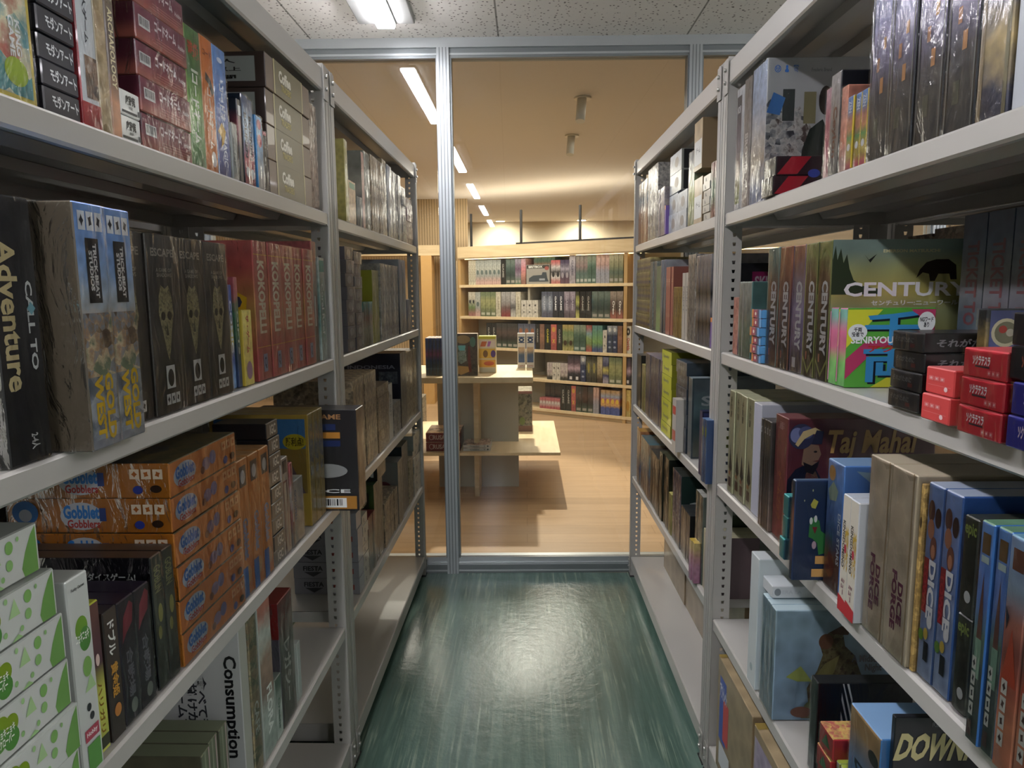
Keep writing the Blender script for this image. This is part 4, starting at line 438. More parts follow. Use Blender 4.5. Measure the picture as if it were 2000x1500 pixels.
RUNS = [
 ('U', 'yellowart', 'L', 0.7471, 1.7176, 0.1162, 0.318, 0.3, -0.012, 1, ['yellow framed game box with red and teal picture at the left edge'], 'boxes on the top shelf of the near left rack', 'game box', 'game_box'),
 ('K', 'charcoal', 'L', 0.8704, 1.7176, 0.0697, 0.0305, 0.12, -0.012, 6, ['small charcoal box with white brush lettering, bottom of its stack', 'small charcoal box with white brush lettering, second from bottom', 'small charcoal box with white brush lettering, third from bottom', 'small charcoal box with white brush lettering, fourth from bottom', 'small charcoal box with white brush lettering, fifth from bottom', 'small charcoal box with white brush lettering, top of its stack'], 'boxes on the top shelf of the near left rack', 'game box', 'card_game_box'),
 ('U', 'whiteface', 'L', 0.9433, 1.7176, 0.0396, 0.3, 0.2, -0.012, 1, ['white box with red foot and vertical writing'], 'boxes on the top shelf of the near left rack', 'game box', 'game_box'),
 ('U', 'parch', 'L', 0.984, 1.7176, 0.0284, 0.29, 0.24, -0.012, 1, ['parchment coloured box with brown spine edge'], 'boxes on the top shelf of the near left rack', 'game box', 'game_box'),
 ('U', 'archaeo', 'L', 1.0124, 1.7176, 0.0224, 0.215, 0.24, -0.012, 1, ['narrow brown box with vertical cream lettering'], 'boxes on the top shelf of the near left rack', 'game box', 'game_box'),
 ('K', 'kojien', 'L', 1.0361, 1.7176, 0.0509, 0.036, 0.14, -0.012, 2, ['small white box with black kanji, bottom of its stack', 'small white box with black kanji, top of its stack'], 'boxes on the top shelf of the near left rack', 'game box', 'card_game_box'),
 ('K', 'codered', 'L', 1.0898, 1.7176, 0.1574, 0.0519, 0.23, -0.012, 5, ['maroon box lying flat with white katakana and barcode, bottom of its stack', 'maroon box lying flat with white katakana and barcode, second from bottom', 'maroon box lying flat with white katakana and barcode, third from bottom', 'maroon box lying flat with white katakana and barcode, fourth from bottom', 'maroon box lying flat with white katakana and barcode, top of its stack'], 'boxes on the top shelf of the near left rack', 'game box', 'flat_game_box'),
 ('U', 'codegreen', 'L', 1.249, 1.7176, 0.0566, 0.2341, 0.23, -0.012, 1, ['upright green box with white katakana spine'], 'boxes on the top shelf of the near left rack', 'game box', 'game_box'),
 ('U', 'codeorange', 'L', 1.3067, 1.7176, 0.0477, 0.2357, 0.23, -0.012, 1, ['upright orange box with white katakana spine'], 'boxes on the top shelf of the near left rack', 'game box', 'game_box'),
 ('U', 'codeblue', 'L', 1.3555, 1.7176, 0.0562, 0.2355, 0.23, -0.012, 1, ['upright blue box with white katakana spine'], 'boxes on the top shelf of the near left rack', 'game box', 'game_box'),
 ('U', 'graythin', 'L', 1.4141, 1.7176, 0.0294, 0.109, 0.12, -0.012, 1, ['short grey box beside the upright blue box'], 'boxes on the top shelf of the near left rack', 'game box', 'game_box'),
 ('U', 'blackred', 'L', 1.446, 1.7176, 0.0178, 0.1618, 0.12, -0.012, 1, ['narrow black and red box behind the clear wrapping'], 'boxes on the top shelf of the near left rack', 'game box', 'game_box'),
 ('U', 'bounen', 'L', 1.4664, 1.7176, 0.0338, 0.1768, 0.14, -0.012, 2, ['short blue box with black lettering and red foot, leftmost of two', 'short blue box with black lettering and red foot, rightmost of two'], 'boxes on the top shelf of the near left rack', 'game box', 'game_box'),
 ('U', 'skyred', 'L', 1.5368, 1.7176, 0.0378, 0.1521, 0.14, -0.012, 1, ['thin sky blue box with red spots'], 'boxes on the top shelf of the near left rack', 'game box', 'game_box'),
 ('U', 'blacksp', 'L', 1.5776, 1.7176, 0.0243, 0.1277, 0.14, -0.012, 1, ['thin black box with speckled spine'], 'boxes on the top shelf of the near left rack', 'game box', 'game_box'),
 ('K', 'coffee', 'L', 1.6081, 1.7176, 0.3084, 0.0753, 0.28, -0.012, 4, ['dark brown box with olive coffee band lying flat, bottom of its stack', 'dark brown box with olive coffee band lying flat, second from bottom', 'dark brown box with olive coffee band lying flat, third from bottom', 'dark brown box with olive coffee band lying flat, top of its stack'], 'boxes on the top shelf of the near left rack', 'game box', 'flat_game_box'),
 ('U', 'tanthin', 'L', 1.9209, 1.7176, 0.0693, 0.2758, 0.22, -0.012, 1, ['tan wrapped box next to the coffee stack'], 'boxes on the top shelf of the near left rack', 'game box', 'game_box'),
 ('U', 'calladv', 'L', 0.7491, 1.3077, 0.069, 0.3, 0.26, -0.005, 1, ['black box with ornate cream vertical title at left edge'], 'boxes on the second shelf of the near left rack', 'game box', 'game_box'),
 ('U', 'goldwest', 'L', 0.8318, 1.3077, 0.0613, 0.3, 0.26, 0.035, 2, ['tall blue sky box with yellow western lettering, leftmost of two', 'tall blue sky box with yellow western lettering, rightmost of two'], 'boxes on the second shelf of the near left rack', 'game box', 'game_box'),
 ('U', 'skullbox', 'L', 0.9721, 1.3077, 0.0954, 0.282, 0.28, -0.012, 4, ['black wrapped box with bronze mask on spine, leftmost of four', 'black wrapped box with bronze mask on spine, second from left', 'black wrapped box with bronze mask on spine, third from left', 'black wrapped box with bronze mask on spine, rightmost of four'], 'boxes on the second shelf of the near left rack', 'game box', 'game_box'),
 ('U', 'bluecomic', 'L', 1.3753, 1.3077, 0.0197, 0.2064, 0.12, -0.02, 1, ['thin blue box with yellow dashes'], 'boxes on the second shelf of the near left rack', 'game box', 'game_box'),
 ('U', 'redgreen', 'L', 1.3975, 1.3077, 0.0178, 0.2215, 0.12, -0.02, 1, ['thin red and green box left of the short yellow box'], 'boxes on the second shelf of the near left rack', 'game box', 'game_box'),
 ('U', 'yellowsmall', 'L', 1.4137, 1.3077, 0.0484, 0.1557, 0.08, -0.012, 1, ['short yellow box with red writing before the red row'], 'boxes on the second shelf of the near left rack', 'game box', 'game_box'),
 ('U', 'koko', 'L', 1.4875, 1.3077, 0.0788, 0.2988, 0.27, -0.012, 5, ['tall red box with white vertical title, leftmost of five', 'tall red box with white vertical title, second from left', 'tall red box with white vertical title, third from left', 'tall red box with white vertical title, fourth from left', 'tall red box with white vertical title, rightmost of five'], 'boxes on the second shelf of the near left rack', 'game box', 'game_box'),
 ('U', 'redclear', 'L', 1.886, 1.3077, 0.042, 0.3229, 0.22, -0.012, 1, ['thin red and white wrapped box right of the red row'], 'boxes on the second shelf of the near left rack', 'game box', 'game_box'),
 ('U', 'tealwhite', 'L', 1.9328, 1.3077, 0.0542, 0.2824, 0.2, -0.012, 1, ['slim teal and white box beside the post'], 'boxes on the second shelf of the near left rack', 'game box', 'game_box'),
 ('K', 'clover', 'L', 0.545, 0.8822, 0.258, 0.0588, 0.2, 0.0, 6, ['white box with green clover pattern lying flat, bottom of its stack', 'white box with green clover pattern lying flat, second from bottom', 'white box with green clover pattern lying flat, third from bottom', 'white box with green clover pattern lying flat, fourth from bottom', 'white box with green clover pattern lying flat, fifth from bottom', 'white box with green clover pattern lying flat, top of its stack'], 'boxes on the third shelf of the near left rack', 'game box', 'flat_game_box'),
 ('U', 'cloverup', 'L', 0.811, 0.8822, 0.043, 0.268, 0.19, 0.0, 1, ['upright white box with green clovers and red label'], 'boxes on the third shelf of the near left rack', 'game box', 'game_box'),
 ('U', 'yellowlow', 'L', 0.862, 0.8822, 0.0257, 0.213, 0.19, -0.012, 1, ['maroon box with bright yellow lower half'], 'boxes on the third shelf of the near left rack', 'game box', 'game_box'),
 ('U', 'dgold', 'L', 0.8901, 0.8822, 0.0323, 0.1889, 0.19, -0.012, 1, ['dark brown box with white and gold letters'], 'boxes on the third shelf of the near left rack', 'game box', 'game_box'),
 ('U', 'purpleslab', 'L', 0.9263, 0.8822, 0.0412, 0.1866, 0.21, -0.012, 2, ['purple black box with pink brush mark, leftmost of two', 'purple black box with pink brush mark, rightmost of two'], 'boxes on the third shelf of the near left rack', 'game box', 'game_box'),
 ('U', 'goblin', 'L', 1.0179, 0.8822, 0.0325, 0.2176, 0.3, -0.012, 2, ['big black box with pale green spine, leftmost of two', 'big black box with pale green spine, rightmost of two'], 'boxes on the third shelf of the near left rack', 'game box', 'game_box'),
 ('K', 'gobblet', 'L', 1.0863, 0.8822, 0.2544, 0.058, 0.27, -0.012, 6, ['orange box with blue and red lettering lying flat, bottom of its stack', 'orange box with blue and red lettering lying flat, second from bottom', 'orange box with blue and red lettering lying flat, third from bottom', 'orange box with blue and red lettering lying flat, fourth from bottom', 'orange box with blue and red lettering lying flat, fifth from bottom', 'orange box with blue and red lettering lying flat, top of its stack'], 'boxes on the third shelf of the near left rack', 'game box', 'flat_game_box'),
 ('U', 'orangeup', 'L', 1.3433, 0.8822, 0.0542, 0.2853, 0.2, -0.012, 3, ['upright orange box with blue lettering, leftmost of three', 'upright orange box with blue lettering, second from left', 'upright orange box with blue lettering, rightmost of three'], 'boxes on the third shelf of the near left rack', 'game box', 'game_box'),
 ('K', 'tinyblack', 'L', 1.5092, 0.8822, 0.0699, 0.0367, 0.12, -0.012, 9, ['tiny black box with grey mark on spine, bottom of its stack', 'tiny black box with grey mark on spine, second from bottom', 'tiny black box with grey mark on spine, third from bottom', 'tiny black box with grey mark on spine, fourth from bottom', 'tiny black box with grey mark on spine, fifth from bottom', 'tiny black box with grey mark on spine, sixth from bottom', 'tiny black box with grey mark on spine, seventh from bottom', 'tiny black box with grey mark on spine, eighth from bottom', 'tiny black box with grey mark on spine, top of its stack'], 'boxes on the third shelf of the near left rack', 'game box', 'card_game_box'),
 ('U', 'redstripe', 'L', 1.5825, 0.8822, 0.0466, 0.2316, 0.16, -0.012, 1, ['white box with red stripes on its spine'], 'boxes on the third shelf of the near left rack', 'game box', 'game_box'),
 ('U', 'redclear', 'L', 1.6328, 0.8822, 0.0187, 0.2105, 0.16, -0.012, 1, ['very thin red box beside the striped box'], 'boxes on the third shelf of the near left rack', 'game box', 'game_box'),
 ('U', 'clearblue', 'L', 1.6553, 0.8822, 0.0752, 0.1578, 0.16, -0.012, 1, ['clear wrapped pale box with blue vertical title'], 'boxes on the third shelf of the near left rack', 'game box', 'game_box'),
 ('U', 'bluegold', 'L', 1.792, 0.8822, 0.0415, 0.3, 0.26, -0.012, 3, ['large gold and sky blue game box, leftmost of three', 'large gold and sky blue game box, second from left', 'large gold and sky blue game box, rightmost of three'], 'boxes on the third shelf of the near left rack', 'game box', 'game_box'),
 ('U', 'ceblack', 'L', 1.922, 0.8822, 0.085, 0.29, 0.29, 0.08, 1, ['black box with barcode jutting out past the post'], 'boxes on the third shelf of the near left rack', 'game box', 'game_box'),
 ('U', 'whitetext', 'L', 1.306, 0.4885, 0.0378, 0.3553, 0.24, -0.012, 1, ['white box with black script on its near face'], 'boxes on the fourth shelf of the near left rack', 'game box', 'game_box'),
 ('U', 'tanleaf', 'L', 1.3466, 0.4885, 0.0429, 0.3569, 0.24, -0.012, 1, ['tan and green leaf patterned box'], 'boxes on the fourth shelf of the near left rack', 'game box', 'game_box'),
 ('U', 'whiteflower', 'L', 1.3924, 0.4885, 0.071, 0.3685, 0.24, -0.012, 1, ['white box with brown face and red corner'], 'boxes on the fourth shelf of the near left rack', 'game box', 'game_box'),
 ('U', 'whitegreen', 'L', 1.4667, 0.4885, 0.0399, 0.1473, 0.1, -0.012, 1, ['short white and green box in front of the red one'], 'boxes on the fourth shelf of the near left rack', 'game box', 'game_box'),
 ('U', 'redvc', 'L', 1.5099, 0.4885, 0.0939, 0.308, 0.27, -0.012, 1, ['tall red box with grey near side'], 'boxes on the fourth shelf of the near left rack', 'game box', 'game_box'),
 ('U', 'thinwhite', 'L', 1.6077, 0.4885, 0.0236, 0.1482, 0.1, -0.012, 2, ['thin plain white box, leftmost of two', 'thin plain white box, rightmost of two'], 'boxes on the fourth shelf of the near left rack', 'game box', 'game_box'),
 ('K', 'solit', 'L', 0.72, 0.4885, 0.36, 0.052, 0.27, 0.0, 2, ['dark wrapped box with red and cream cover lying flat, bottom of its stack', 'dark wrapped box with red and cream cover lying flat, top of its stack'], 'boxes on the fourth shelf of the near left rack', 'game box', 'flat_game_box'),
 ('U', 'mags', 'L', 1.12, 0.4885, 0.036, 0.21, 0.22, -0.01, 3, ['green grey booklet stack standing on edge, leftmost of three', 'green grey booklet stack standing on edge, second from left', 'green grey booklet stack standing on edge, rightmost of three'], 'boxes on the fourth shelf of the near left rack', 'game box', 'game_box'),
 ('U', 'paleyellow', 'L', 2.2558, 1.7135, 0.0252, 0.2522, 0.22, -0.012, 2, ['narrow yellow box by the post, leftmost of two', 'narrow yellow box by the post, rightmost of two'], 'boxes on the top shelf of the far left rack', 'game box', 'game_box'),
 ('U', 'woodbox', 'L', 2.3127, 1.7135, 0.0875, 0.1377, 0.1, -0.012, 1, ['short ochre box in front of a framed cover'], 'boxes on the top shelf of the far left rack', 'game box', 'game_box'),
 ('U', 'graythin', 'L', 2.4072, 1.7135, 0.0325, 0.0987, 0.12, -0.012, 2, ['short grey pink box, leftmost of two', 'short grey pink box, rightmost of two'], 'boxes on the top shelf of the far left rack', 'game box', 'game_box'),
 ('U', 'redbrownthin', 'L', 2.4796, 1.7135, 0.0379, 0.2556, 0.28, -0.012, 1, ['thin red brown box with framed near cover'], 'boxes on the top shelf of the far left rack', 'game box', 'game_box'),
 ('U', 'silvergreen', 'L', 2.5252, 1.7135, 0.0881, 0.2675, 0.25, -0.012, 1, ['silver green wrapped box'], 'boxes on the top shelf of the far left rack', 'game box', 'game_box'),
 ('U', 'tanwrap', 'L', 2.6216, 1.7135, 0.0345, 0.2731, 0.25, -0.012, 6, ['tan wrapped box in the middle row, leftmost of six', 'tan wrapped box in the middle row, second from left', 'tan wrapped box in the middle row, third from left', 'tan wrapped box in the middle row, fourth from left', 'tan wrapped box in the middle row, fifth from left', 'tan wrapped box in the middle row, rightmost of six'], 'boxes on the top shelf of the far left rack', 'game box', 'game_box'),
 ('U', 'tanwrap2', 'L', 2.8386, 1.7135, 0.0703, 0.2953, 0.25, -0.012, 1, ['taller tan wrapped box'], 'boxes on the top shelf of the far left rack', 'game box', 'game_box'),
 ('U', 'silverblue', 'L', 2.9191, 1.7135, 0.0853, 0.2877, 0.25, -0.012, 1, ['white and pale blue wrapped box'], 'boxes on the top shelf of the far left rack', 'game box', 'game_box'),
 ('U', 'silvergrey', 'L', 3.0155, 1.7135, 0.0627, 0.2792, 0.25, -0.012, 3, ['silver grey wrapped box, leftmost of three', 'silver grey wrapped box, second from left', 'silver grey wrapped box, rightmost of three'], 'boxes on the top shelf of the far left rack', 'game box', 'game_box'),
 ('K', 'greyset', 'L', 3.216, 1.7135, 0.1174, 0.0409, 0.14, -0.012, 6, ['small dark grey card box, bottom of its stack', 'small dark grey card box, second from bottom', 'small dark grey card box, third from bottom', 'small dark grey card box, fourth from bottom', 'small dark grey card box, fifth from bottom', 'small dark grey card box, top of its stack'], 'boxes on the top shelf of the far left rack', 'game box', 'card_game_box'),
 ('K', 'pinkset', 'L', 3.3471, 1.7135, 0.1571, 0.0266, 0.12, -0.012, 8, ['small pink grey card box, bottom of its stack', 'small pink grey card box, second from bottom', 'small pink grey card box, third from bottom', 'small pink grey card box, fourth from bottom', 'small pink grey card box, fifth from bottom', 'small pink grey card box, sixth from bottom', 'small pink grey card box, seventh from bottom', 'small pink grey card box, top of its stack'], 'boxes on the top shelf of the far left rack', 'game box', 'flat_game_box'),
 ('K', 'lilacset', 'L', 2.2178, 1.3055, 0.0983, 0.0414, 0.1, -0.012, 8, ['small lilac grey card box, near column, bottom of its stack', 'small lilac grey card box, near column, second from bottom', 'small lilac grey card box, near column, third from bottom', 'small lilac grey card box, near column, fourth from bottom', 'small lilac grey card box, near column, fifth from bottom', 'small lilac grey card box, near column, sixth from bottom', 'small lilac grey card box, near column, seventh from bottom', 'small lilac grey card box, near column, top of its stack'], 'boxes on the second shelf of the far left rack', 'game box', 'card_game_box'),
 ('K', 'lilacset', 'L', 2.3196, 1.3055, 0.1039, 0.0401, 0.1, -0.012, 8, ['small lilac grey card box, second column, bottom of its stack', 'small lilac grey card box, second column, second from bottom', 'small lilac grey card box, second column, third from bottom', 'small lilac grey card box, second column, fourth from bottom', 'small lilac grey card box, second column, fifth from bottom', 'small lilac grey card box, second column, sixth from bottom', 'small lilac grey card box, second column, seventh from bottom', 'small lilac grey card box, second column, top of its stack'], 'boxes on the second shelf of the far left rack', 'game box', 'card_game_box'),
 ('U', 'tealmix', 'L', 2.4385, 1.3055, 0.0361, 0.1536, 0.12, -0.012, 4, ['short narrow teal topped box, leftmost of four', 'short narrow teal topped box, second from left', 'short narrow teal topped box, third from left', 'short narrow teal topped box, rightmost of four'], 'boxes on the second shelf of the far left rack', 'game box', 'game_box'),
 ('U', 'limebox', 'L', 2.5912, 1.3055, 0.0579, 0.2672, 0.24, -0.012, 2, ['lime yellow box with dark figure on near face, leftmost of two', 'lime yellow box with dark figure on near face, rightmost of two'], 'boxes on the second shelf of the far left rack', 'game box', 'game_box'),
 ('U', 'silvergrey', 'L', 2.7164, 1.3055, 0.0768, 0.2954, 0.25, -0.012, 5, ['grey wrapped narrow box, leftmost of five', 'grey wrapped narrow box, second from left', 'grey wrapped narrow box, third from left', 'grey wrapped narrow box, fourth from left', 'grey wrapped narrow box, rightmost of five'], 'boxes on the second shelf of the far left rack', 'game box', 'game_box'),
 ('U', 'silverblue', 'L', 3.1128, 1.3055, 0.0771, 0.3268, 0.25, -0.012, 2, ['blue rimmed wrapped box, leftmost of two', 'blue rimmed wrapped box, rightmost of two'], 'boxes on the second shelf of the far left rack', 'game box', 'game_box'),
 ('U', 'bluethin', 'L', 3.2805, 1.3055, 0.0635, 0.1492, 0.12, -0.012, 2, ['short thin blue box near the far post, leftmost of two', 'short thin blue box near the far post, rightmost of two'], 'boxes on the second shelf of the far left rack', 'game box', 'game_box'),
 ('U', 'tanwrap', 'L', 2.2444, 0.8865, 0.0585, 0.3226, 0.26, -0.012, 6, ['tall tan wrapped box, leftmost of six', 'tall tan wrapped box, second from left', 'tall tan wrapped box, third from left', 'tall tan wrapped box, fourth from left', 'tall tan wrapped box, fifth from left', 'tall tan wrapped box, rightmost of six'], 'boxes on the third shelf of the far left rack', 'game box', 'game_box'),
 ('K', 'tanset', 'L', 2.6042, 0.8865, 0.2038, 0.042, 0.15, -0.012, 6, ['small tan wrapped box, bottom of its stack', 'small tan wrapped box, second from bottom', 'small tan wrapped box, third from bottom', 'small tan wrapped box, fourth from bottom', 'small tan wrapped box, fifth from bottom', 'small tan wrapped box, top of its stack'], 'boxes on the third shelf of the far left rack', 'game box', 'flat_game_box'),
 ('U', 'whitethin', 'L', 2.8184, 0.8865, 0.0866, 0.2324, 0.1, -0.012, 1, ['short white box before the navy box'], 'boxes on the third shelf of the far left rack', 'game box', 'game_box'),
 ('U', 'silvergrey', 'L', 2.9162, 0.8865, 0.0767, 0.1366, 0.1, -0.012, 2, ['short grey box before the navy box, leftmost of two', 'short grey box before the navy box, rightmost of two'], 'boxes on the third shelf of the far left rack', 'game box', 'game_box'),
 ('U', 'indonesia', 'L', 3.0821, 0.8865, 0.1437, 0.3369, 0.32, -0.012, 1, ['big navy box with pale title on near face'], 'boxes on the third shelf of the far left rack', 'game box', 'game_box'),
 ('U', 'tanwrap2', 'L', 3.2395, 0.8865, 0.1001, 0.3226, 0.26, -0.012, 3, ['tall tan wrapped box by the far post, leftmost of three', 'tall tan wrapped box by the far post, second from left', 'tall tan wrapped box by the far post, rightmost of three'], 'boxes on the third shelf of the far left rack', 'game box', 'game_box'),
 ('K', 'fiesta', 'L', 2.2386, 0.4915, 0.0655, 0.0559, 0.22, -0.012, 5, ['grey white box with black lettering and red ribbon, bottom of its stack', 'grey white box with black lettering and red ribbon, second from bottom', 'grey white box with black lettering and red ribbon, third from bottom', 'grey white box with black lettering and red ribbon, fourth from bottom', 'grey white box with black lettering and red ribbon, top of its stack'], 'boxes on the fourth shelf of the far left rack', 'game box', 'card_game_box'),
 ('K', 'whiteset', 'L', 2.3115, 0.4915, 0.0776, 0.0347, 0.12, -0.012, 7, ['small white box with black letter, bottom of its stack', 'small white box with black letter, second from bottom', 'small white box with black letter, third from bottom', 'small white box with black letter, fourth from bottom', 'small white box with black letter, fifth from bottom', 'small white box with black letter, sixth from bottom', 'small white box with black letter, top of its stack'], 'boxes on the fourth shelf of the far left rack', 'game box', 'card_game_box'),
 ('U', 'redwhite', 'L', 2.3971, 0.4915, 0.0335, 0.211, 0.12, -0.012, 3, ['narrow red topped white box, leftmost of three', 'narrow red topped white box, second from left', 'narrow red topped white box, rightmost of three'], 'boxes on the fourth shelf of the far left rack', 'game box', 'game_box'),
 ('U', 'greenbox', 'L', 2.5063, 0.4915, 0.1479, 0.2989, 0.3, -0.012, 1, ['green box with dark picture panels'], 'boxes on the fourth shelf of the far left rack', 'game box', 'game_box'),
 ('K', 'blackation', 'L', 2.5538, 0.793, 0.1483, 0.055, 0.28, -0.012, 1, ['black box with white letters lying on the green box'], 'boxes on the fourth shelf of the far left rack', 'game box', 'flat_game_box'),
 ('U', 'tanwrap', 'L', 2.664, 0.4915, 0.0673, 0.1779, 0.2, -0.012, 4, ['narrow tan box right of the green box, leftmost of four', 'narrow tan box right of the green box, second from left', 'narrow tan box right of the green box, third from left', 'narrow tan box right of the green box, rightmost of four'], 'boxes on the fourth shelf of the far left rack', 'game box', 'game_box'),
 ('U', 'whitehex', 'L', 2.9451, 0.4915, 0.1109, 0.2758, 0.26, -0.012, 1, ['white box with maroon hexagon on near face'], 'boxes on the fourth shelf of the far left rack', 'game box', 'game_box'),
 ('U', 'darkteal', 'L', 3.0687, 0.4915, 0.148, 0.3149, 0.28, -0.012, 1, ['dark teal box with pale edge'], 'boxes on the fourth shelf of the far left rack', 'game box', 'game_box'),
 ('U', 'tanwrap2', 'L', 3.2308, 0.4915, 0.1023, 0.2117, 0.2, -0.012, 1, ['tan wrapped box left of the white stack'], 'boxes on the fourth shelf of the far left rack', 'game box', 'game_box'),
 ('K', 'whiteset', 'L', 3.3483, 0.4915, 0.2093, 0.0381, 0.2, -0.012, 8, ['white grey box in the tall stack by the far post, bottom of its stack', 'white grey box in the tall stack by the far post, second from bottom', 'white grey box in the tall stack by the far post, third from bottom', 'white grey box in the tall stack by the far post, fourth from bottom', 'white grey box in the tall stack by the far post, fifth from bottom', 'white grey box in the tall stack by the far post, sixth from bottom', 'white grey box in the tall stack by the far post, seventh from bottom', 'white grey box in the tall stack by the far post, top of its stack'], 'boxes on the fourth shelf of the far left rack', 'game box', 'flat_game_box'),
 ('U', 'whitedark', 'R', 1.9673, 1.7036, 0.0624, 0.312, 0.26, -0.012, 1, ['white framed box with dark portrait by the post'], 'boxes on the top shelf of the near right rack', 'game box', 'game_box'),
 ('U', 'greybrown', 'R', 1.9006, 1.7036, 0.0501, 0.318, 0.26, -0.012, 1, ['grey brown wrapped box with white title'], 'boxes on the top shelf of the near right rack', 'game box', 'game_box'),
 ('U', 'cityblue', 'R', 1.8465, 1.7036, 0.103, 0.3259, 0.3, -0.012, 1, ['white box with city picture on near face'], 'boxes on the top shelf of the near right rack', 'game box', 'game_box'),
 ('K', 'blackred2', 'R', 1.7044, 1.7036, 0.0705, 0.0423, 0.17, 0.0, 2, ['small black box with red slash lying flat, bottom of its stack', 'small black box with red slash lying flat, top of its stack'], 'boxes on the top shelf of the near right rack', 'game box', 'card_game_box'),
 ('U', 'pinkthin', 'R', 1.4106, 1.7036, 0.0296, 0.165, 0.2, -0.012, 1, ['narrow pink wrapped box'], 'boxes on the top shelf of the near right rack', 'game box', 'game_box'),
 ('U', 'council', 'R', 1.3788, 1.7036, 0.0409, 0.1809, 0.24, -0.012, 1, ['silver brown box with vertical brown title'], 'boxes on the top shelf of the near right rack', 'game box', 'game_box'),
 ('U', 'orangethin', 'R', 1.3358, 1.7036, 0.0245, 0.1486, 0.2, -0.012, 1, ['narrow orange and white box'], 'boxes on the top shelf of the near right rack', 'game box', 'game_box'),
 ('U', 'rainbow', 'R', 1.3073, 1.7036, 0.0226, 0.1246, 0.16, -0.012, 3, ['short bright box with blue top and yellow foot, leftmost of three', 'short bright box with blue top and yellow foot, second from left', 'short bright box with blue top and yellow foot, rightmost of three'], 'boxes on the top shelf of the near right rack', 'game box', 'game_box'),
 ('U', 'citynight', 'R', 1.2376, 1.7036, 0.0707, 0.3, 0.29, -0.012, 4, ['tall dark wrapped box with lilac and amber towers, leftmost of four', 'tall dark wrapped box with lilac and amber towers, second from left', 'tall dark wrapped box with lilac and amber towers, third from left', 'tall dark wrapped box with lilac and amber towers, rightmost of four'], 'boxes on the top shelf of the near right rack', 'game box', 'game_box'),
 ('U', 'citynight2', 'R', 0.9437, 1.7036, 0.0569, 0.3, 0.29, -0.012, 1, ['dark blue wrapped box with tan edges'], 'boxes on the top shelf of the near right rack', 'game box', 'game_box'),
 ('U', 'greybig', 'R', 0.8832, 1.7036, 0.0598, 0.3, 0.29, -0.012, 1, ['grey white box at the right edge'], 'boxes on the top shelf of the near right rack', 'game box', 'game_box'),
 ('U', 'redbrownthin', 'R', 1.9432, 1.3188, 0.046, 0.1542, 0.2, -0.012, 1, ['narrow red brown box against the post'], 'boxes on the second shelf of the near right rack', 'game box', 'game_box'),
 ('U', 'whitegreen2', 'R', 1.8927, 1.3188, 0.1017, 0.195, 0.2, -0.012, 1, ['white and pale green wrapped box'], 'boxes on the second shelf of the near right rack', 'game box', 'game_box'),
 ('K', 'rainbowset', 'R', 1.7497, 1.3188, 0.0677, 0.0213, 0.09, -0.0, 6, ['tiny box with orange, pink and blue bands, bottom of its stack', 'tiny box with orange, pink and blue bands, second from bottom', 'tiny box with orange, pink and blue bands, third from bottom', 'tiny box with orange, pink and blue bands, fourth from bottom', 'tiny box with orange, pink and blue bands, fifth from bottom', 'tiny box with orange, pink and blue bands, top of its stack'], 'boxes on the second shelf of the near right rack', 'game box', 'card_game_box'),
 ('U', 'century1', 'R', 1.6782, 1.3188, 0.0709, 0.2693, 0.29, -0.012, 1, ['teal and brown box with white vertical title'], 'boxes on the second shelf of the near right rack', 'game box', 'game_box'),
 ('U', 'century2', 'R', 1.6041, 1.3188, 0.0649, 0.2675, 0.29, -0.012, 1, ['orange and purple box with white vertical title'], 'boxes on the second shelf of the near right rack', 'game box', 'game_box'),
 ('U', 'century3', 'R', 1.5362, 1.3188, 0.0652, 0.2668, 0.29, -0.012, 1, ['lilac box with white vertical title'], 'boxes on the second shelf of the near right rack', 'game box', 'game_box'),
 ('U', 'century4', 'R', 1.4656, 1.3188, 0.0583, 0.2667, 0.29, -0.012, 2, ['dark box with yellow green frame and white title, leftmost of two', 'dark box with yellow green frame and white title, rightmost of two'], 'boxes on the second shelf of the near right rack', 'game box', 'game_box'),
 ('U', 'senryou', 'R', 1.3399, 1.3188, 0.0322, 0.1424, 0.155, -0.012, 2, ['lime, pink and blue box with huge blue kanji, leftmost of two', 'lime, pink and blue box with huge blue kanji, rightmost of two'], 'boxes on the second shelf of the near right rack', 'game box', 'game_box'),
 ('K', 'blackkanji', 'R', 1.0879, 1.3188, 0.0845, 0.0289, 0.12, 0.0, 4, ['small black wrapped box with thin grey script, bottom of its stack', 'small black wrapped box with thin grey script, second from bottom', 'small black wrapped box with thin grey script, third from bottom', 'small black wrapped box with thin grey script, top of its stack'], 'boxes on the second shelf of the near right rack', 'game box', 'card_game_box'),
 ('K', 'redcard', 'R', 0.9767, 1.3188, 0.0648, 0.0365, 0.07, 0.012, 2, ['small plain red card box, bottom of its stack', 'small plain red card box, top of its stack'], 'boxes on the second shelf of the near right rack', 'game box', 'card_game_box'),
 ('U', 'mist', 'R', 0.992, 1.3188, 0.02, 0.15, 0.22, -0.065, 1, ['thin dark box with white letters and blue cover'], 'boxes on the second shelf of the near right rack', 'game box', 'game_box'),
 ('K', 'sokura', 'R', 0.8887, 1.3188, 0.0813, 0.0354, 0.09, 0.015, 3, ['small red box with white katakana title, bottom of its stack', 'small red box with white katakana title, second from bottom', 'small red box with white katakana title, top of its stack'], 'boxes on the second shelf of the near right rack', 'game box', 'card_game_box'),
 ('K', 'sokurablue', 'R', 0.7988, 1.3188, 0.057, 0.0375, 0.09, 0.015, 2, ['small blue box with white katakana title, bottom of its stack', 'small blue box with white katakana title, top of its stack'], 'boxes on the second shelf of the near right rack', 'game box', 'card_game_box'),
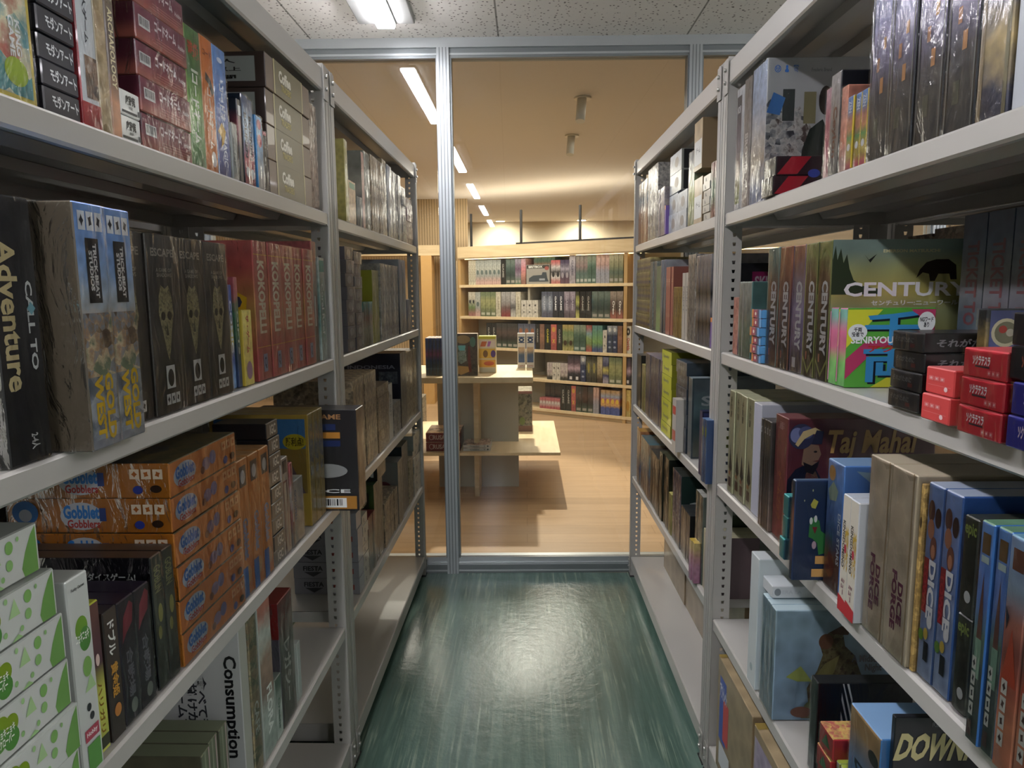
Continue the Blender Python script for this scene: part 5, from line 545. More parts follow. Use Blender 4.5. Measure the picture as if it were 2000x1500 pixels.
 ('K', 'sokurablack', 'R', 0.8084, 1.3958, 0.057, 0.0375, 0.09, 0.015, 2, ['small black box with red katakana title, bottom of its stack', 'small black box with red katakana title, top of its stack'], 'boxes on the second shelf of the near right rack', 'game box', 'card_game_box'),
 ('U', 'cream', 'R', 1.9442, 0.9348, 0.0481, 0.2855, 0.26, -0.012, 4, ['narrow cream box with black brush marks, leftmost of four', 'narrow cream box with black brush marks, second from left', 'narrow cream box with black brush marks, third from left', 'narrow cream box with black brush marks, rightmost of four'], 'boxes on the third shelf of the near right rack', 'game box', 'game_box'),
 ('U', 'lavwhite', 'R', 1.7477, 0.9348, 0.0547, 0.2826, 0.29, -0.012, 1, ['large plain lavender white box'], 'boxes on the third shelf of the near right rack', 'game box', 'game_box'),
 ('U', 'darkclear', 'R', 1.653, 0.9348, 0.0152, 0.26, 0.12, -0.0, 4, ['thin dark box with pale ribbon mark, leftmost of four', 'thin dark box with pale ribbon mark, second from left', 'thin dark box with pale ribbon mark, third from left', 'thin dark box with pale ribbon mark, rightmost of four'], 'boxes on the third shelf of the near right rack', 'game box', 'game_box'),
 ('U', 'tai', 'R', 1.5895, 0.9348, 0.0738, 0.2821, 0.32, -0.012, 1, ['large maroon box with turbaned man on near face'], 'boxes on the third shelf of the near right rack', 'game box', 'game_box'),
 ('K', 'tealset', 'R', 1.4493, 0.9348, 0.0292, 0.0457, 0.06, 0.02, 3, ['small teal box below the red box, bottom of its stack', 'small teal box below the red box, second from bottom', 'small teal box below the red box, top of its stack'], 'boxes on the third shelf of the near right rack', 'game box', 'card_game_box'),
 ('U', 'dino', 'R', 1.3335, 0.9348, 0.0158, 0.2, 0.145, 0.045, 1, ['dark blue box with green cartoon creature jutting out'], 'boxes on the third shelf of the near right rack', 'game box', 'game_box'),
 ('U', 'worldmap', 'R', 1.3151, 0.9348, 0.0669, 0.2453, 0.21, -0.01, 1, ['bright blue box with pale map and brown dice'], 'boxes on the third shelf of the near right rack', 'game box', 'game_box'),
 ('U', 'winter', 'R', 1.2007, 0.9348, 0.0311, 0.2104, 0.15, 0.01, 2, ['narrow white box with vertical letters and red foot, leftmost of two', 'narrow white box with vertical letters and red foot, rightmost of two'], 'boxes on the third shelf of the near right rack', 'game box', 'game_box'),
 ('U', 'diceforge', 'R', 1.1362, 0.9348, 0.0688, 0.295, 0.28, 0.0, 2, ['tall cream marble box with purple title, leftmost of two', 'tall cream marble box with purple title, rightmost of two'], 'boxes on the third shelf of the near right rack', 'game box', 'game_box'),
 ('U', 'goldthin', 'R', 0.997, 0.9348, 0.009, 0.285, 0.25, -0.004, 1, ['thin gold box beside the marble pair'], 'boxes on the third shelf of the near right rack', 'game box', 'game_box'),
 ('U', 'dicetown', 'R', 0.9889, 0.9348, 0.0385, 0.29, 0.28, -0.012, 2, ['blue box with faces and big white and red letters, leftmost of two', 'blue box with faces and big white and red letters, rightmost of two'], 'boxes on the third shelf of the near right rack', 'game box', 'game_box'),
 ('K', 'epic', 'R', 0.9049, 0.9348, 0.0291, 0.135, 0.16, -0.012, 2, ['black box with green vertical letters, bottom of its stack', 'black box with green vertical letters, top of its stack'], 'boxes on the third shelf of the near right rack', 'game box', 'card_game_box'),
 ('U', 'castle', 'R', 0.8379, 0.9348, 0.0246, 0.285, 0.28, 0.01, 2, ['tall blue box with green castle tower and icons, leftmost of two', 'tall blue box with green castle tower and icons, rightmost of two'], 'boxes on the third shelf of the near right rack', 'game box', 'game_box'),
 ('U', 'circus', 'R', 0.7879, 0.9348, 0.0322, 0.285, 0.28, 0.01, 2, ['tall box with circus tent and orange foot, leftmost of two', 'tall box with circus tent and orange foot, rightmost of two'], 'boxes on the third shelf of the near right rack', 'game box', 'game_box'),
 ('U', 'tallwhite', 'R', 1.6874, 0.5185, 0.0591, 0.3357, 0.3, -0.0, 1, ['tall plain white box by the post'], 'boxes on the fourth shelf of the near right rack', 'game box', 'game_box'),
 ('U', 'midsummer', 'R', 1.602, 0.5185, 0.0315, 0.265, 0.27, -0.0, 3, ['pale blue box with forest figure, leftmost of three', 'pale blue box with forest figure, second from left', 'pale blue box with forest figure, rightmost of three'], 'boxes on the fourth shelf of the near right rack', 'game box', 'game_box'),
 ('K', 'whiteflat', 'R', 1.6281, 0.7865, 0.0656, 0.03, 0.15, -0.012, 1, ['white box lying flat on the pale blue ones'], 'boxes on the fourth shelf of the near right rack', 'game box', 'card_game_box'),
 ('U', 'timetrack', 'R', 1.3576, 0.5185, 0.0334, 0.2, 0.19, -0.02, 1, ['black box with zebra stripes on near face'], 'boxes on the fourth shelf of the near right rack', 'game box', 'game_box'),
 ('K', 'redset', 'R', 1.246, 0.5185, 0.059, 0.0432, 0.07, 0.01, 4, ['small red and green card box, bottom of its stack', 'small red and green card box, second from bottom', 'small red and green card box, third from bottom', 'small red and green card box, top of its stack'], 'boxes on the fourth shelf of the near right rack', 'game box', 'card_game_box'),
 ('U', 'greenround', 'R', 1.1865, 0.5185, 0.0136, 0.135, 0.05, 0.0, 2, ['green framed round cornered pack, leftmost of two', 'green framed round cornered pack, rightmost of two'], 'boxes on the fourth shelf of the near right rack', 'game box', 'game_box'),
 ('U', 'downforce', 'R', 1.1473, 0.5185, 0.1031, 0.27, 0.2, -0.0, 1, ['blue box with vertical lettering and gold corner'], 'boxes on the fourth shelf of the near right rack', 'game box', 'game_box'),
 ('U', 'downblack', 'R', 1.0443, 0.5185, 0.0115, 0.3157, 0.26, -0.01, 1, ['slim black box with slanted gold word on near side'], 'boxes on the fourth shelf of the near right rack', 'game box', 'game_box'),
 ('K', 'rally', 'R', 1.0164, 0.5185, 0.1058, 0.064, 0.24, -0.005, 2, ['light blue box with racing letters lying flat, bottom of its stack', 'light blue box with racing letters lying flat, top of its stack'], 'boxes on the fourth shelf of the near right rack', 'game box', 'card_game_box'),
 ('U', 'carton1', 'R', 1.93, 0.1075, 0.3, 0.34, 0.3, 0.0, 1, ['taped brown cardboard carton with blue and red sticker'], 'cartons on the base shelf of the near right rack', 'cardboard box', 'cardboard_carton'),
 ('U', 'carton2', 'R', 1.62, 0.1075, 0.42, 0.33, 0.3, 0.0, 1, ['taped brown cardboard carton with lilac and green side'], 'cartons on the base shelf of the near right rack', 'cardboard box', 'cardboard_carton'),
 ('U', 'tanorange', 'R', 3.523, 1.7065, 0.0595, 0.2829, 0.22, -0.012, 4, ['slim tan and orange box, leftmost of four', 'slim tan and orange box, second from left', 'slim tan and orange box, third from left', 'slim tan and orange box, rightmost of four'], 'boxes on the top shelf of the far right rack', 'game box', 'game_box'),
 ('U', 'silvergrey', 'R', 3.272, 1.7065, 0.0762, 0.31, 0.26, -0.012, 3, ['silver wrapped box with blue landscape behind, leftmost of three', 'silver wrapped box with blue landscape behind, second from left', 'silver wrapped box with blue landscape behind, rightmost of three'], 'boxes on the top shelf of the far right rack', 'game box', 'game_box'),
 ('U', 'lavthin', 'R', 2.9702, 1.7065, 0.0312, 0.1851, 0.12, 0.0, 4, ['short lavender wrapped box, leftmost of four', 'short lavender wrapped box, second from left', 'short lavender wrapped box, third from left', 'short lavender wrapped box, rightmost of four'], 'boxes on the top shelf of the far right rack', 'game box', 'game_box'),
 ('U', 'purplethin', 'R', 2.838, 1.7065000000000001, 0.019, 0.11, 0.12, 0.0, 1, ['thin violet box with an orange upper end'], 'boxes on the top shelf of the far right rack', 'game box', 'game_box'),
 ('K', 'greystack', 'R', 2.8163, 1.7065, 0.1448, 0.0697, 0.12, -0.012, 2, ['grey picture box, lower left pair, bottom of its stack', 'grey picture box, lower left pair, top of its stack'], 'boxes on the top shelf of the far right rack', 'game box', 'flat_game_box'),
 ('K', 'greystack', 'R', 2.6672, 1.7065, 0.1492, 0.0667, 0.12, -0.012, 2, ['grey picture box, lower right pair, bottom of its stack', 'grey picture box, lower right pair, top of its stack'], 'boxes on the top shelf of the far right rack', 'game box', 'flat_game_box'),
 ('K', 'brikks', 'R', 2.8116, 1.8485, 0.1924, 0.072, 0.2, -0.012, 2, ['grey box with black end and white letters, bottom of its stack', 'grey box with black end and white letters, top of its stack'], 'boxes on the top shelf of the far right rack', 'game box', 'flat_game_box'),
 ('U', 'yellowgreen', 'R', 2.5028, 1.7065, 0.08, 0.2447, 0.24, -0.012, 1, ['yellow green wrapped box beside the cartons'], 'boxes on the top shelf of the far right rack', 'game box', 'game_box'),
 ('K', 'carton3', 'R', 2.4089, 1.7065, 0.1062, 0.1427, 0.15, -0.012, 1, ['lower brown carton with white label'], 'boxes on the top shelf of the far right rack', 'cardboard box', 'cardboard_carton'),
 ('K', 'carton3', 'R', 2.4197, 1.8745, 0.1054, 0.155, 0.17, -0.012, 1, ['upper brown carton with torn top'], 'boxes on the top shelf of the far right rack', 'cardboard box', 'cardboard_carton'),
 ('K', 'whiteset', 'R', 2.2932, 1.7065, 0.0818, 0.0228, 0.12, -0.012, 6, ['small white box with grey label, bottom of its stack', 'small white box with grey label, second from bottom', 'small white box with grey label, third from bottom', 'small white box with grey label, fourth from bottom', 'small white box with grey label, fifth from bottom', 'small white box with grey label, top of its stack'], 'boxes on the top shelf of the far right rack', 'game box', 'card_game_box'),
 ('U', 'greenred', 'R', 2.2055, 1.7065, 0.0279, 0.1636, 0.2, -0.012, 3, ['slim green and red box near the post, leftmost of three', 'slim green and red box near the post, second from left', 'slim green and red box near the post, rightmost of three'], 'boxes on the top shelf of the far right rack', 'game box', 'game_box'),
 ('K', 'yellowcol', 'R', 3.5487, 1.3165, 0.3523, 0.0636, 0.24, -0.012, 5, ['yellow and violet patterned box, bottom of its stack', 'yellow and violet patterned box, second from bottom', 'yellow and violet patterned box, third from bottom', 'yellow and violet patterned box, fourth from bottom', 'yellow and violet patterned box, top of its stack'], 'boxes on the second shelf of the far right rack', 'game box', 'flat_game_box'),
 ('U', 'silvergreen', 'R', 3.1838, 1.3165, 0.0664, 0.2947, 0.25, -0.012, 2, ['grey green narrow box, leftmost of two', 'grey green narrow box, rightmost of two'], 'boxes on the second shelf of the far right rack', 'game box', 'game_box'),
 ('U', 'greenthin', 'R', 3.0395, 1.3165, 0.0892, 0.2724, 0.25, -0.012, 1, ['dark green box beside the silver white pair'], 'boxes on the second shelf of the far right rack', 'game box', 'game_box'),
 ('U', 'silverblue', 'R', 2.9395, 1.3165, 0.0418, 0.2941, 0.28, -0.012, 2, ['silver white box with blue top, leftmost of two', 'silver white box with blue top, rightmost of two'], 'boxes on the second shelf of the far right rack', 'game box', 'game_box'),
 ('U', 'redbrown', 'R', 2.8458, 1.3165, 0.0417, 0.2624, 0.25, -0.012, 3, ['red brown box, leftmost of three', 'red brown box, second from left', 'red brown box, rightmost of three'], 'boxes on the second shelf of the far right rack', 'game box', 'game_box'),
 ('U', 'yellowrow', 'R', 2.7114, 1.3165, 0.0463, 0.1858, 0.18, -0.012, 3, ['short golden yellow box, leftmost of three', 'short golden yellow box, second from left', 'short golden yellow box, rightmost of three'], 'boxes on the second shelf of the far right rack', 'game box', 'game_box'),
 ('U', 'whitethin', 'R', 2.5643, 1.3165, 0.0473, 0.2344, 0.2, -0.012, 2, ['white box with small print, leftmost of two', 'white box with small print, rightmost of two'], 'boxes on the second shelf of the far right rack', 'game box', 'game_box'),
 ('U', 'silvergrey', 'R', 2.4621, 1.3165, 0.0507, 0.2926, 0.27, -0.012, 2, ['tall clear wrapped grey box, leftmost of two', 'tall clear wrapped grey box, rightmost of two'], 'boxes on the second shelf of the far right rack', 'game box', 'game_box'),
 ('U', 'bwrow', 'R', 2.3538, 1.3165, 0.0417, 0.2843, 0.27, -0.012, 4, ['black and white patterned wrapped box, leftmost of four', 'black and white patterned wrapped box, second from left', 'black and white patterned wrapped box, third from left', 'black and white patterned wrapped box, rightmost of four'], 'boxes on the second shelf of the far right rack', 'game box', 'game_box'),
 ('U', 'purplethin', 'R', 2.181, 1.3165, 0.0293, 0.0915, 0.1, -0.012, 1, ['short violet box with orange top'], 'boxes on the second shelf of the far right rack', 'game box', 'game_box'),
 ('U', 'skullpink', 'R', 2.1459, 1.3165, 0.0395, 0.2525, 0.2, -0.012, 1, ['magenta box with white letters on near face'], 'boxes on the second shelf of the far right rack', 'game box', 'game_box'),
 ('U', 'blackslim', 'R', 3.5123, 0.9165, 0.1214, 0.26, 0.26, -0.012, 1, ['black slim box at the far end'], 'boxes on the third shelf of the far right rack', 'game box', 'game_box'),
 ('U', 'paleyellow', 'R', 3.3762, 0.9165, 0.0851, 0.2233, 0.2, -0.012, 1, ['pale yellow narrow box'], 'boxes on the third shelf of the far right rack', 'game box', 'game_box'),
 ('U', 'lavrow', 'R', 3.2773, 0.9165, 0.0647, 0.2862, 0.25, -0.012, 6, ['lavender brown wrapped box, leftmost of six', 'lavender brown wrapped box, second from left', 'lavender brown wrapped box, third from left', 'lavender brown wrapped box, fourth from left', 'lavender brown wrapped box, fifth from left', 'lavender brown wrapped box, rightmost of six'], 'boxes on the third shelf of the far right rack', 'game box', 'game_box'),
 ('K', 'limestack', 'R', 2.8786, 0.9165, 0.1799, 0.0481, 0.2, -0.012, 7, ['bright lime yellow box with grey lettering, bottom of its stack', 'bright lime yellow box with grey lettering, second from bottom', 'bright lime yellow box with grey lettering, third from bottom', 'bright lime yellow box with grey lettering, fourth from bottom', 'bright lime yellow box with grey lettering, fifth from bottom', 'bright lime yellow box with grey lettering, sixth from bottom', 'bright lime yellow box with grey lettering, top of its stack'], 'boxes on the third shelf of the far right rack', 'game box', 'flat_game_box'),
 ('U', 'redlabel', 'R', 2.538, 0.9165, 0.0602, 0.1893, 0.03, 0.02, 1, ['small white box with red labels'], 'boxes on the third shelf of the far right rack', 'game box', 'game_box'),
 ('K', 'greyink', 'R', 2.6168, 0.9165, 0.1658, 0.0461, 0.28, -0.012, 7, ['blue grey box with pale lettering, bottom of its stack', 'blue grey box with pale lettering, second from bottom', 'blue grey box with pale lettering, third from bottom', 'blue grey box with pale lettering, fourth from bottom', 'blue grey box with pale lettering, fifth from bottom', 'blue grey box with pale lettering, sixth from bottom', 'blue grey box with pale lettering, top of its stack'], 'boxes on the third shelf of the far right rack', 'game box', 'flat_game_box'),
 ('U', 'stormbox', 'R', 2.4355, 0.9165, 0.0526, 0.2784, 0.28, -0.012, 1, ['teal storm picture box with large pale letters'], 'boxes on the third shelf of the far right rack', 'game box', 'game_box'),
 ('U', 'navygold', 'R', 2.1887, 0.9165, 0.032, 0.2044, 0.12, 0.01, 1, ['navy box with yellow kanji'], 'boxes on the third shelf of the far right rack', 'game box', 'game_box'),
 ('U', 'bluewrap', 'R', 2.1108, 0.9165, 0.0241, 0.1943, 0.12, 0.02, 2, ['blue box in crumpled clear wrap, leftmost of two', 'blue box in crumpled clear wrap, rightmost of two'], 'boxes on the third shelf of the far right rack', 'game box', 'game_box'),
 ('U', 'orangetop', 'R', 3.4624, 0.5415, 0.0457, 0.2669, 0.24, -0.012, 2, ['orange topped narrow box at far end, leftmost of two', 'orange topped narrow box at far end, rightmost of two'], 'boxes on the fourth shelf of the far right rack', 'game box', 'game_box'),
 ('U', 'tealtan', 'R', 3.3561, 0.5415, 0.0584, 0.2554, 0.25, -0.012, 4, ['teal and tan narrow box, leftmost of four', 'teal and tan narrow box, second from left', 'teal and tan narrow box, third from left', 'teal and tan narrow box, rightmost of four'], 'boxes on the fourth shelf of the far right rack', 'game box', 'game_box'),
 ('U', 'darkwrap', 'R', 3.1097, 0.5415, 0.0713, 0.2438, 0.28, -0.012, 3, ['dark box in loose clear wrap, leftmost of three', 'dark box in loose clear wrap, second from left', 'dark box in loose clear wrap, rightmost of three'], 'boxes on the fourth shelf of the far right rack', 'game box', 'game_box'),
 ('U', 'darkgreen', 'R', 2.8849, 0.5415, 0.0555, 0.2867, 0.28, -0.012, 3, ['dark green narrow box, leftmost of three', 'dark green narrow box, second from left', 'dark green narrow box, rightmost of three'], 'boxes on the fourth shelf of the far right rack', 'game box', 'game_box'),
 ('U', 'paleyellow', 'R', 2.7088, 0.5415, 0.024, 0.163, 0.1, -0.012, 2, ['short pale lime box, leftmost of two', 'short pale lime box, rightmost of two'], 'boxes on the fourth shelf of the far right rack', 'game box', 'game_box'),
 ('U', 'purplewhite', 'R', 2.6514, 0.5415, 0.0474, 0.2768, 0.26, -0.012, 3, ['purple spine box with white letters, leftmost of three', 'purple spine box with white letters, second from left', 'purple spine box with white letters, rightmost of three'], 'boxes on the fourth shelf of the far right rack', 'game box', 'game_box'),
 ('U', 'smallworld', 'R', 2.5009, 0.5415, 0.045, 0.176, 0.18, -0.012, 3, ['shorter dark box with pale gothic letter, leftmost of three', 'shorter dark box with pale gothic letter, second from left', 'shorter dark box with pale gothic letter, rightmost of three'], 'boxes on the fourth shelf of the far right rack', 'game box', 'game_box'),
 ('U', 'pinkyellow', 'R', 2.2653, 0.5415, 0.0281, 0.1357, 0.021, 0.01, 2, ['small pink box with yellow top, leftmost of two', 'small pink box with yellow top, rightmost of two'], 'boxes on the fourth shelf of the far right rack', 'game box', 'game_box'),
 ('U', 'greygreen', 'R', 2.2928, 0.5415, 0.0477, 0.2938, 0.22, -0.012, 2, ['grey green wrapped box by the near post, leftmost of two', 'grey green wrapped box by the near post, rightmost of two'], 'boxes on the fourth shelf of the far right rack', 'game box', 'game_box'),
 ('U', 'creamthin', 'R', 2.1909, 0.5415, 0.0332, 0.1968, 0.15, -0.012, 3, ['cream edged thin box by the near post, leftmost of three', 'cream edged thin box by the near post, second from left', 'cream edged thin box by the near post, rightmost of three'], 'boxes on the fourth shelf of the far right rack', 'game box', 'game_box'),
 ('U', 'plaincarton', 'R', 3.42, 0.1075, 0.44, 0.37, 0.2, -0.15, 1, ['plain brown carton with white paper slip'], 'plain cartons standing on the base shelf', 'cardboard box', 'cardboard_carton'),
 ('U', 'plaincarton', 'R', 2.97, 0.1075, 0.42, 0.37, 0.2, -0.15, 1, ['plain brown carton in the middle of the base shelf'], 'plain cartons standing on the base shelf', 'cardboard box', 'cardboard_carton'),
 ('U', 'plaincarton', 'R', 2.54, 0.1075, 0.36, 0.37, 0.2, -0.15, 1, ['plain brown carton nearest the aisle post'], 'plain cartons standing on the base shelf', 'cardboard box', 'cardboard_carton'),
]
FAR = [
 (0.089, 0.0362, 1.55, 0.0, 0.3, 0.22, 'f_cream', 3, ['cream box, leftmost, bookcase top shelf', 'cream box, second from left, bookcase top shelf', 'cream box, rightmost, bookcase top shelf'], 'game boxes on the bookcase top shelf'),
 (0.201, 0.0629, 1.55, 0.0, 0.3, 0.22, 'f_pale', 6, ['pale grey figured box, leftmost, bookcase top shelf', 'pale grey figured box, second from left, bookcase top shelf', 'pale grey figured box, third from left, bookcase top shelf', 'pale grey figured box, fourth from left, bookcase top shelf', 'pale grey figured box, fifth from left, bookcase top shelf', 'pale grey figured box, rightmost, bookcase top shelf'], 'game boxes on the bookcase top shelf'),
 (0.581, 0.0713, 1.55, 0.0, 0.3, 0.22, 'f_dark', 1, ['black box between grey and green ones, bookcase top shelf'], 'game boxes on the bookcase top shelf'),
 (0.656, 0.0656, 1.55, 0.0, 0.3, 0.22, 'f_greenblack', 2, ['green black box, leftmost, bookcase top shelf', 'green black box, rightmost, bookcase top shelf'], 'game boxes on the bookcase top shelf'),
 (0.79, 0.041, 1.55, 0.0, 0.3, 0.22, 'f_purple', 2, ['purple and white box, leftmost, bookcase top shelf', 'purple and white box, rightmost, bookcase top shelf'], 'game boxes on the bookcase top shelf'),
 (0.875, 0.0656, 1.55, 0.0, 0.3, 0.22, 'f_pink', 1, ['pink red box, bookcase top shelf'], 'game boxes on the bookcase top shelf'),
 (0.993, 0.048, 1.55, 0.1, 0.31, 0.15, 'f_orangemix', 6, ['teal or orange box standing behind the train box, leftmost, bookcase top shelf', 'teal or orange box standing behind the train box, second from left, bookcase top shelf', 'teal or orange box standing behind the train box, third from left, bookcase top shelf', 'teal or orange box standing behind the train box, fourth from left, bookcase top shelf', 'teal or orange box standing behind the train box, fifth from left, bookcase top shelf', 'teal or orange box standing behind the train box, rightmost, bookcase top shelf'], 'game boxes on the bookcase top shelf'),
 (0.95, 0.3251, 1.55, 0.0, 0.225, 0.09, 'f_train', 1, ['wide grey box with train engine picture, bookcase top shelf'], 'game boxes on the bookcase top shelf'),
 (1.29, 0.0603, 1.55, 0.0, 0.27, 0.22, 'f_redwhite', 2, ['red and white box, leftmost, bookcase top shelf', 'red and white box, rightmost, bookcase top shelf'], 'game boxes on the bookcase top shelf'),
 (1.414, 0.0579, 1.55, 0.0, 0.27, 0.22, 'f_violet', 2, ['dark violet box, leftmost, bookcase top shelf', 'dark violet box, rightmost, bookcase top shelf'], 'game boxes on the bookcase top shelf'),
 (1.532, 0.08, 1.55, 0.0, 0.32, 0.22, 'f_lilac', 1, ['lilac grey box, bookcase top shelf'], 'game boxes on the bookcase top shelf'),
 (1.618, 0.0482, 1.55, 0.0, 0.315, 0.22, 'f_tealpink', 3, ['teal and rose box, leftmost, bookcase top shelf', 'teal and rose box, second from left, bookcase top shelf', 'teal and rose box, rightmost, bookcase top shelf'], 'game boxes on the bookcase top shelf'),
 (1.764, 0.0525, 1.55, 0.0, 0.315, 0.22, 'f_green', 2, ['mint green box, leftmost, bookcase top shelf', 'mint green box, rightmost, bookcase top shelf'], 'game boxes on the bookcase top shelf'),
 (1.872, 0.0533, 1.55, 0.0, 0.315, 0.22, 'f_peach', 3, ['peach and blue box, leftmost, bookcase top shelf', 'peach and blue box, second from left, bookcase top shelf', 'peach and blue box, rightmost, bookcase top shelf'], 'game boxes on the bookcase top shelf'),
 (2.034, 0.0547, 1.55, 0.0, 0.315, 0.22, 'f_olive', 3, ['olive and tan box, leftmost, bookcase top shelf', 'olive and tan box, second from left, bookcase top shelf', 'olive and tan box, rightmost, bookcase top shelf'], 'game boxes on the bookcase top shelf'),
 (0.08, 0.0529, 1.16, 0.0, 0.3, 0.22, 'f_whitegreen', 2, ['white topped green box, leftmost, bookcase second shelf', 'white topped green box, rightmost, bookcase second shelf'], 'game boxes on the bookcase second shelf'),
 (0.189, 0.0771, 1.16, 0.0, 0.3, 0.22, 'f_pale', 1, ['pale box with dark vine, bookcase second shelf'], 'game boxes on the bookcase second shelf'),
 (0.27, 0.0756, 1.16, 0.0, 0.3, 0.22, 'f_lime', 3, ['lime green box, leftmost, bookcase second shelf', 'lime green box, second from left, bookcase second shelf', 'lime green box, rightmost, bookcase second shelf'], 'game boxes on the bookcase second shelf'),
 (0.503, 0.0725, 1.16, 0.0, 0.3, 0.22, 'f_cream', 1, ['white box with black gem, bookcase second shelf'], 'game boxes on the bookcase second shelf'),
 (0.584, 0.0658, 1.16, 0.0, 0.3, 0.22, 'f_greyred', 2, ['grey and red foot box, leftmost, bookcase second shelf', 'grey and red foot box, rightmost, bookcase second shelf'], 'game boxes on the bookcase second shelf'),
 (0.722, 0.0705, 1.16, 0.0, 0.3, 0.22, 'f_greywhite', 1, ['grey white box, bookcase second shelf'], 'game boxes on the bookcase second shelf'),
 (0.796, 0.0698, 1.16, 0.0, 0.3, 0.22, 'f_cream', 1, ['tall white box with two dark marks, bookcase second shelf'], 'game boxes on the bookcase second shelf'),
 (0.873, 0.0782, 1.16, 0.0, 0.2, 0.22, 'f_white', 3, ['short white box, leftmost, bookcase second shelf', 'short white box, second from left, bookcase second shelf', 'short white box, rightmost, bookcase second shelf'], 'game boxes on the bookcase second shelf'),
 (1.16, 0.0752, 1.16, 0.0, 0.3, 0.22, 'f_bluegrey', 2, ['blue grey box with pale figure, leftmost, bookcase second shelf', 'blue grey box with pale figure, rightmost, bookcase second shelf'], 'game boxes on the bookcase second shelf'),
 (1.316, 0.0707, 1.16, 0.0, 0.3, 0.22, 'f_navyc', 2, ['dark blue box with white letter, leftmost, bookcase second shelf', 'dark blue box with white letter, rightmost, bookcase second shelf'], 'game boxes on the bookcase second shelf'),
 (1.463, 0.0736, 1.16, 0.0, 0.3, 0.22, 'f_mauve', 2, ['mauve box with pale lettering, leftmost, bookcase second shelf', 'mauve box with pale lettering, rightmost, bookcase second shelf'], 'game boxes on the bookcase second shelf'),
 (1.616, 0.0456, 1.16, 0.0, 0.3, 0.22, 'f_limeblack', 1, ['lime and black box, bookcase second shelf'], 'game boxes on the bookcase second shelf'),
 (1.67, 0.0716, 1.16, 0.0, 0.3, 0.22, 'f_dark', 2, ['plain black box, leftmost, bookcase second shelf', 'plain black box, rightmost, bookcase second shelf'], 'game boxes on the bookcase second shelf'),
 (1.821, 0.0751, 1.16, 0.0, 0.3, 0.22, 'f_greenblack', 3, ['dark patterned box, leftmost, bookcase second shelf', 'dark patterned box, second from left, bookcase second shelf', 'dark patterned box, rightmost, bookcase second shelf'], 'game boxes on the bookcase second shelf'),
 (2.049, 0.0771, 1.16, 0.0, 0.3, 0.22, 'f_brownwhite', 2, ['brown box with white script, leftmost, bookcase second shelf', 'brown box with white script, rightmost, bookcase second shelf'], 'game boxes on the bookcase second shelf'),
 (0.353, 0.0757, 0.78, 0.0, 0.3, 0.22, 'f_dark', 2, ['black box low in shadow, leftmost, bookcase third shelf', 'black box low in shadow, rightmost, bookcase third shelf'], 'game boxes on the bookcase third shelf'),
 (0.507, 0.0787, 0.78, 0.0, 0.3, 0.22, 'f_darkmix', 4, ['dark mixed box, leftmost, bookcase third shelf', 'dark mixed box, second from left, bookcase third shelf', 'dark mixed box, third from left, bookcase third shelf', 'dark mixed box, rightmost, bookcase third shelf'], 'game boxes on the bookcase third shelf'),
 (0.825, 0.0812, 0.78, 0.0, 0.3, 0.22, 'f_navymix', 3, ['navy box partly behind the white pair, leftmost, bookcase third shelf', 'navy box partly behind the white pair, second from left, bookcase third shelf', 'navy box partly behind the white pair, rightmost, bookcase third shelf'], 'game boxes on the bookcase third shelf'),
 (1.075, 0.0555, 0.78, 0.0, 0.3, 0.22, 'f_dark', 1, ['slim black box with white letter, bookcase third shelf'], 'game boxes on the bookcase third shelf'),
 (1.134, 0.0642, 0.78, 0.0, 0.3, 0.22, 'f_brown', 1, ['slim brown box, bookcase third shelf'], 'game boxes on the bookcase third shelf'),
 (1.204, 0.0786, 0.78, 0.0, 0.3, 0.22, 'f_blackyellow', 1, ['black box with yellow letters, bookcase third shelf'], 'game boxes on the bookcase third shelf'),
 (1.286, 0.0778, 0.78, 0.0, 0.3, 0.22, 'f_redyellow', 1, ['bright red box with yellow mark, bookcase third shelf'], 'game boxes on the bookcase third shelf'),
 (1.369, 0.0681, 0.78, 0.0, 0.3, 0.22, 'f_dark', 1, ['black box right of the bright red box, bookcase third shelf'], 'game boxes on the bookcase third shelf'),
 (1.443, 0.0728, 0.78, 0.0, 0.3, 0.22, 'f_yellowgreen', 2, ['yellow and green jungle box, leftmost, bookcase third shelf', 'yellow and green jungle box, rightmost, bookcase third shelf'], 'game boxes on the bookcase third shelf'),
 (1.592, 0.077, 0.78, 0.0, 0.3, 0.22, 'f_green', 2, ['green jungle box, leftmost, bookcase third shelf', 'green jungle box, rightmost, bookcase third shelf'], 'game boxes on the bookcase third shelf'),
 (1.752, 0.073, 0.78, 0.0, 0.3, 0.22, 'f_redgreen', 1, ['red and green box, bookcase third shelf'], 'game boxes on the bookcase third shelf'),
 (1.83, 0.0636, 0.78, 0.0, 0.3, 0.22, 'f_bluegreen', 2, ['green and blue box, leftmost, bookcase third shelf', 'green and blue box, rightmost, bookcase third shelf'], 'game boxes on the bookcase third shelf'),
 (1.962, 0.0505, 0.78, 0.0, 0.25, 0.22, 'f_white', 1, ['short white box with black mark, bookcase third shelf'], 'game boxes on the bookcase third shelf'),
 (2.017, 0.0606, 0.78, 0.0, 0.3, 0.22, 'f_navy', 2, ['navy box with white scallops, leftmost, bookcase third shelf', 'navy box with white scallops, rightmost, bookcase third shelf'], 'game boxes on the bookcase third shelf'),
 (2.144, 0.0558, 0.78, 0.0, 0.3, 0.22, 'f_brown', 1, ['red brown box by the divider, bookcase third shelf'], 'game boxes on the bookcase third shelf'),
 (2.237, 0.0681, 0.78, 0.0, 0.3, 0.22, 'f_qwirkle', 1, ['white box with black and red vertical letters, bookcase third shelf'], 'game boxes on the bookcase third shelf'),
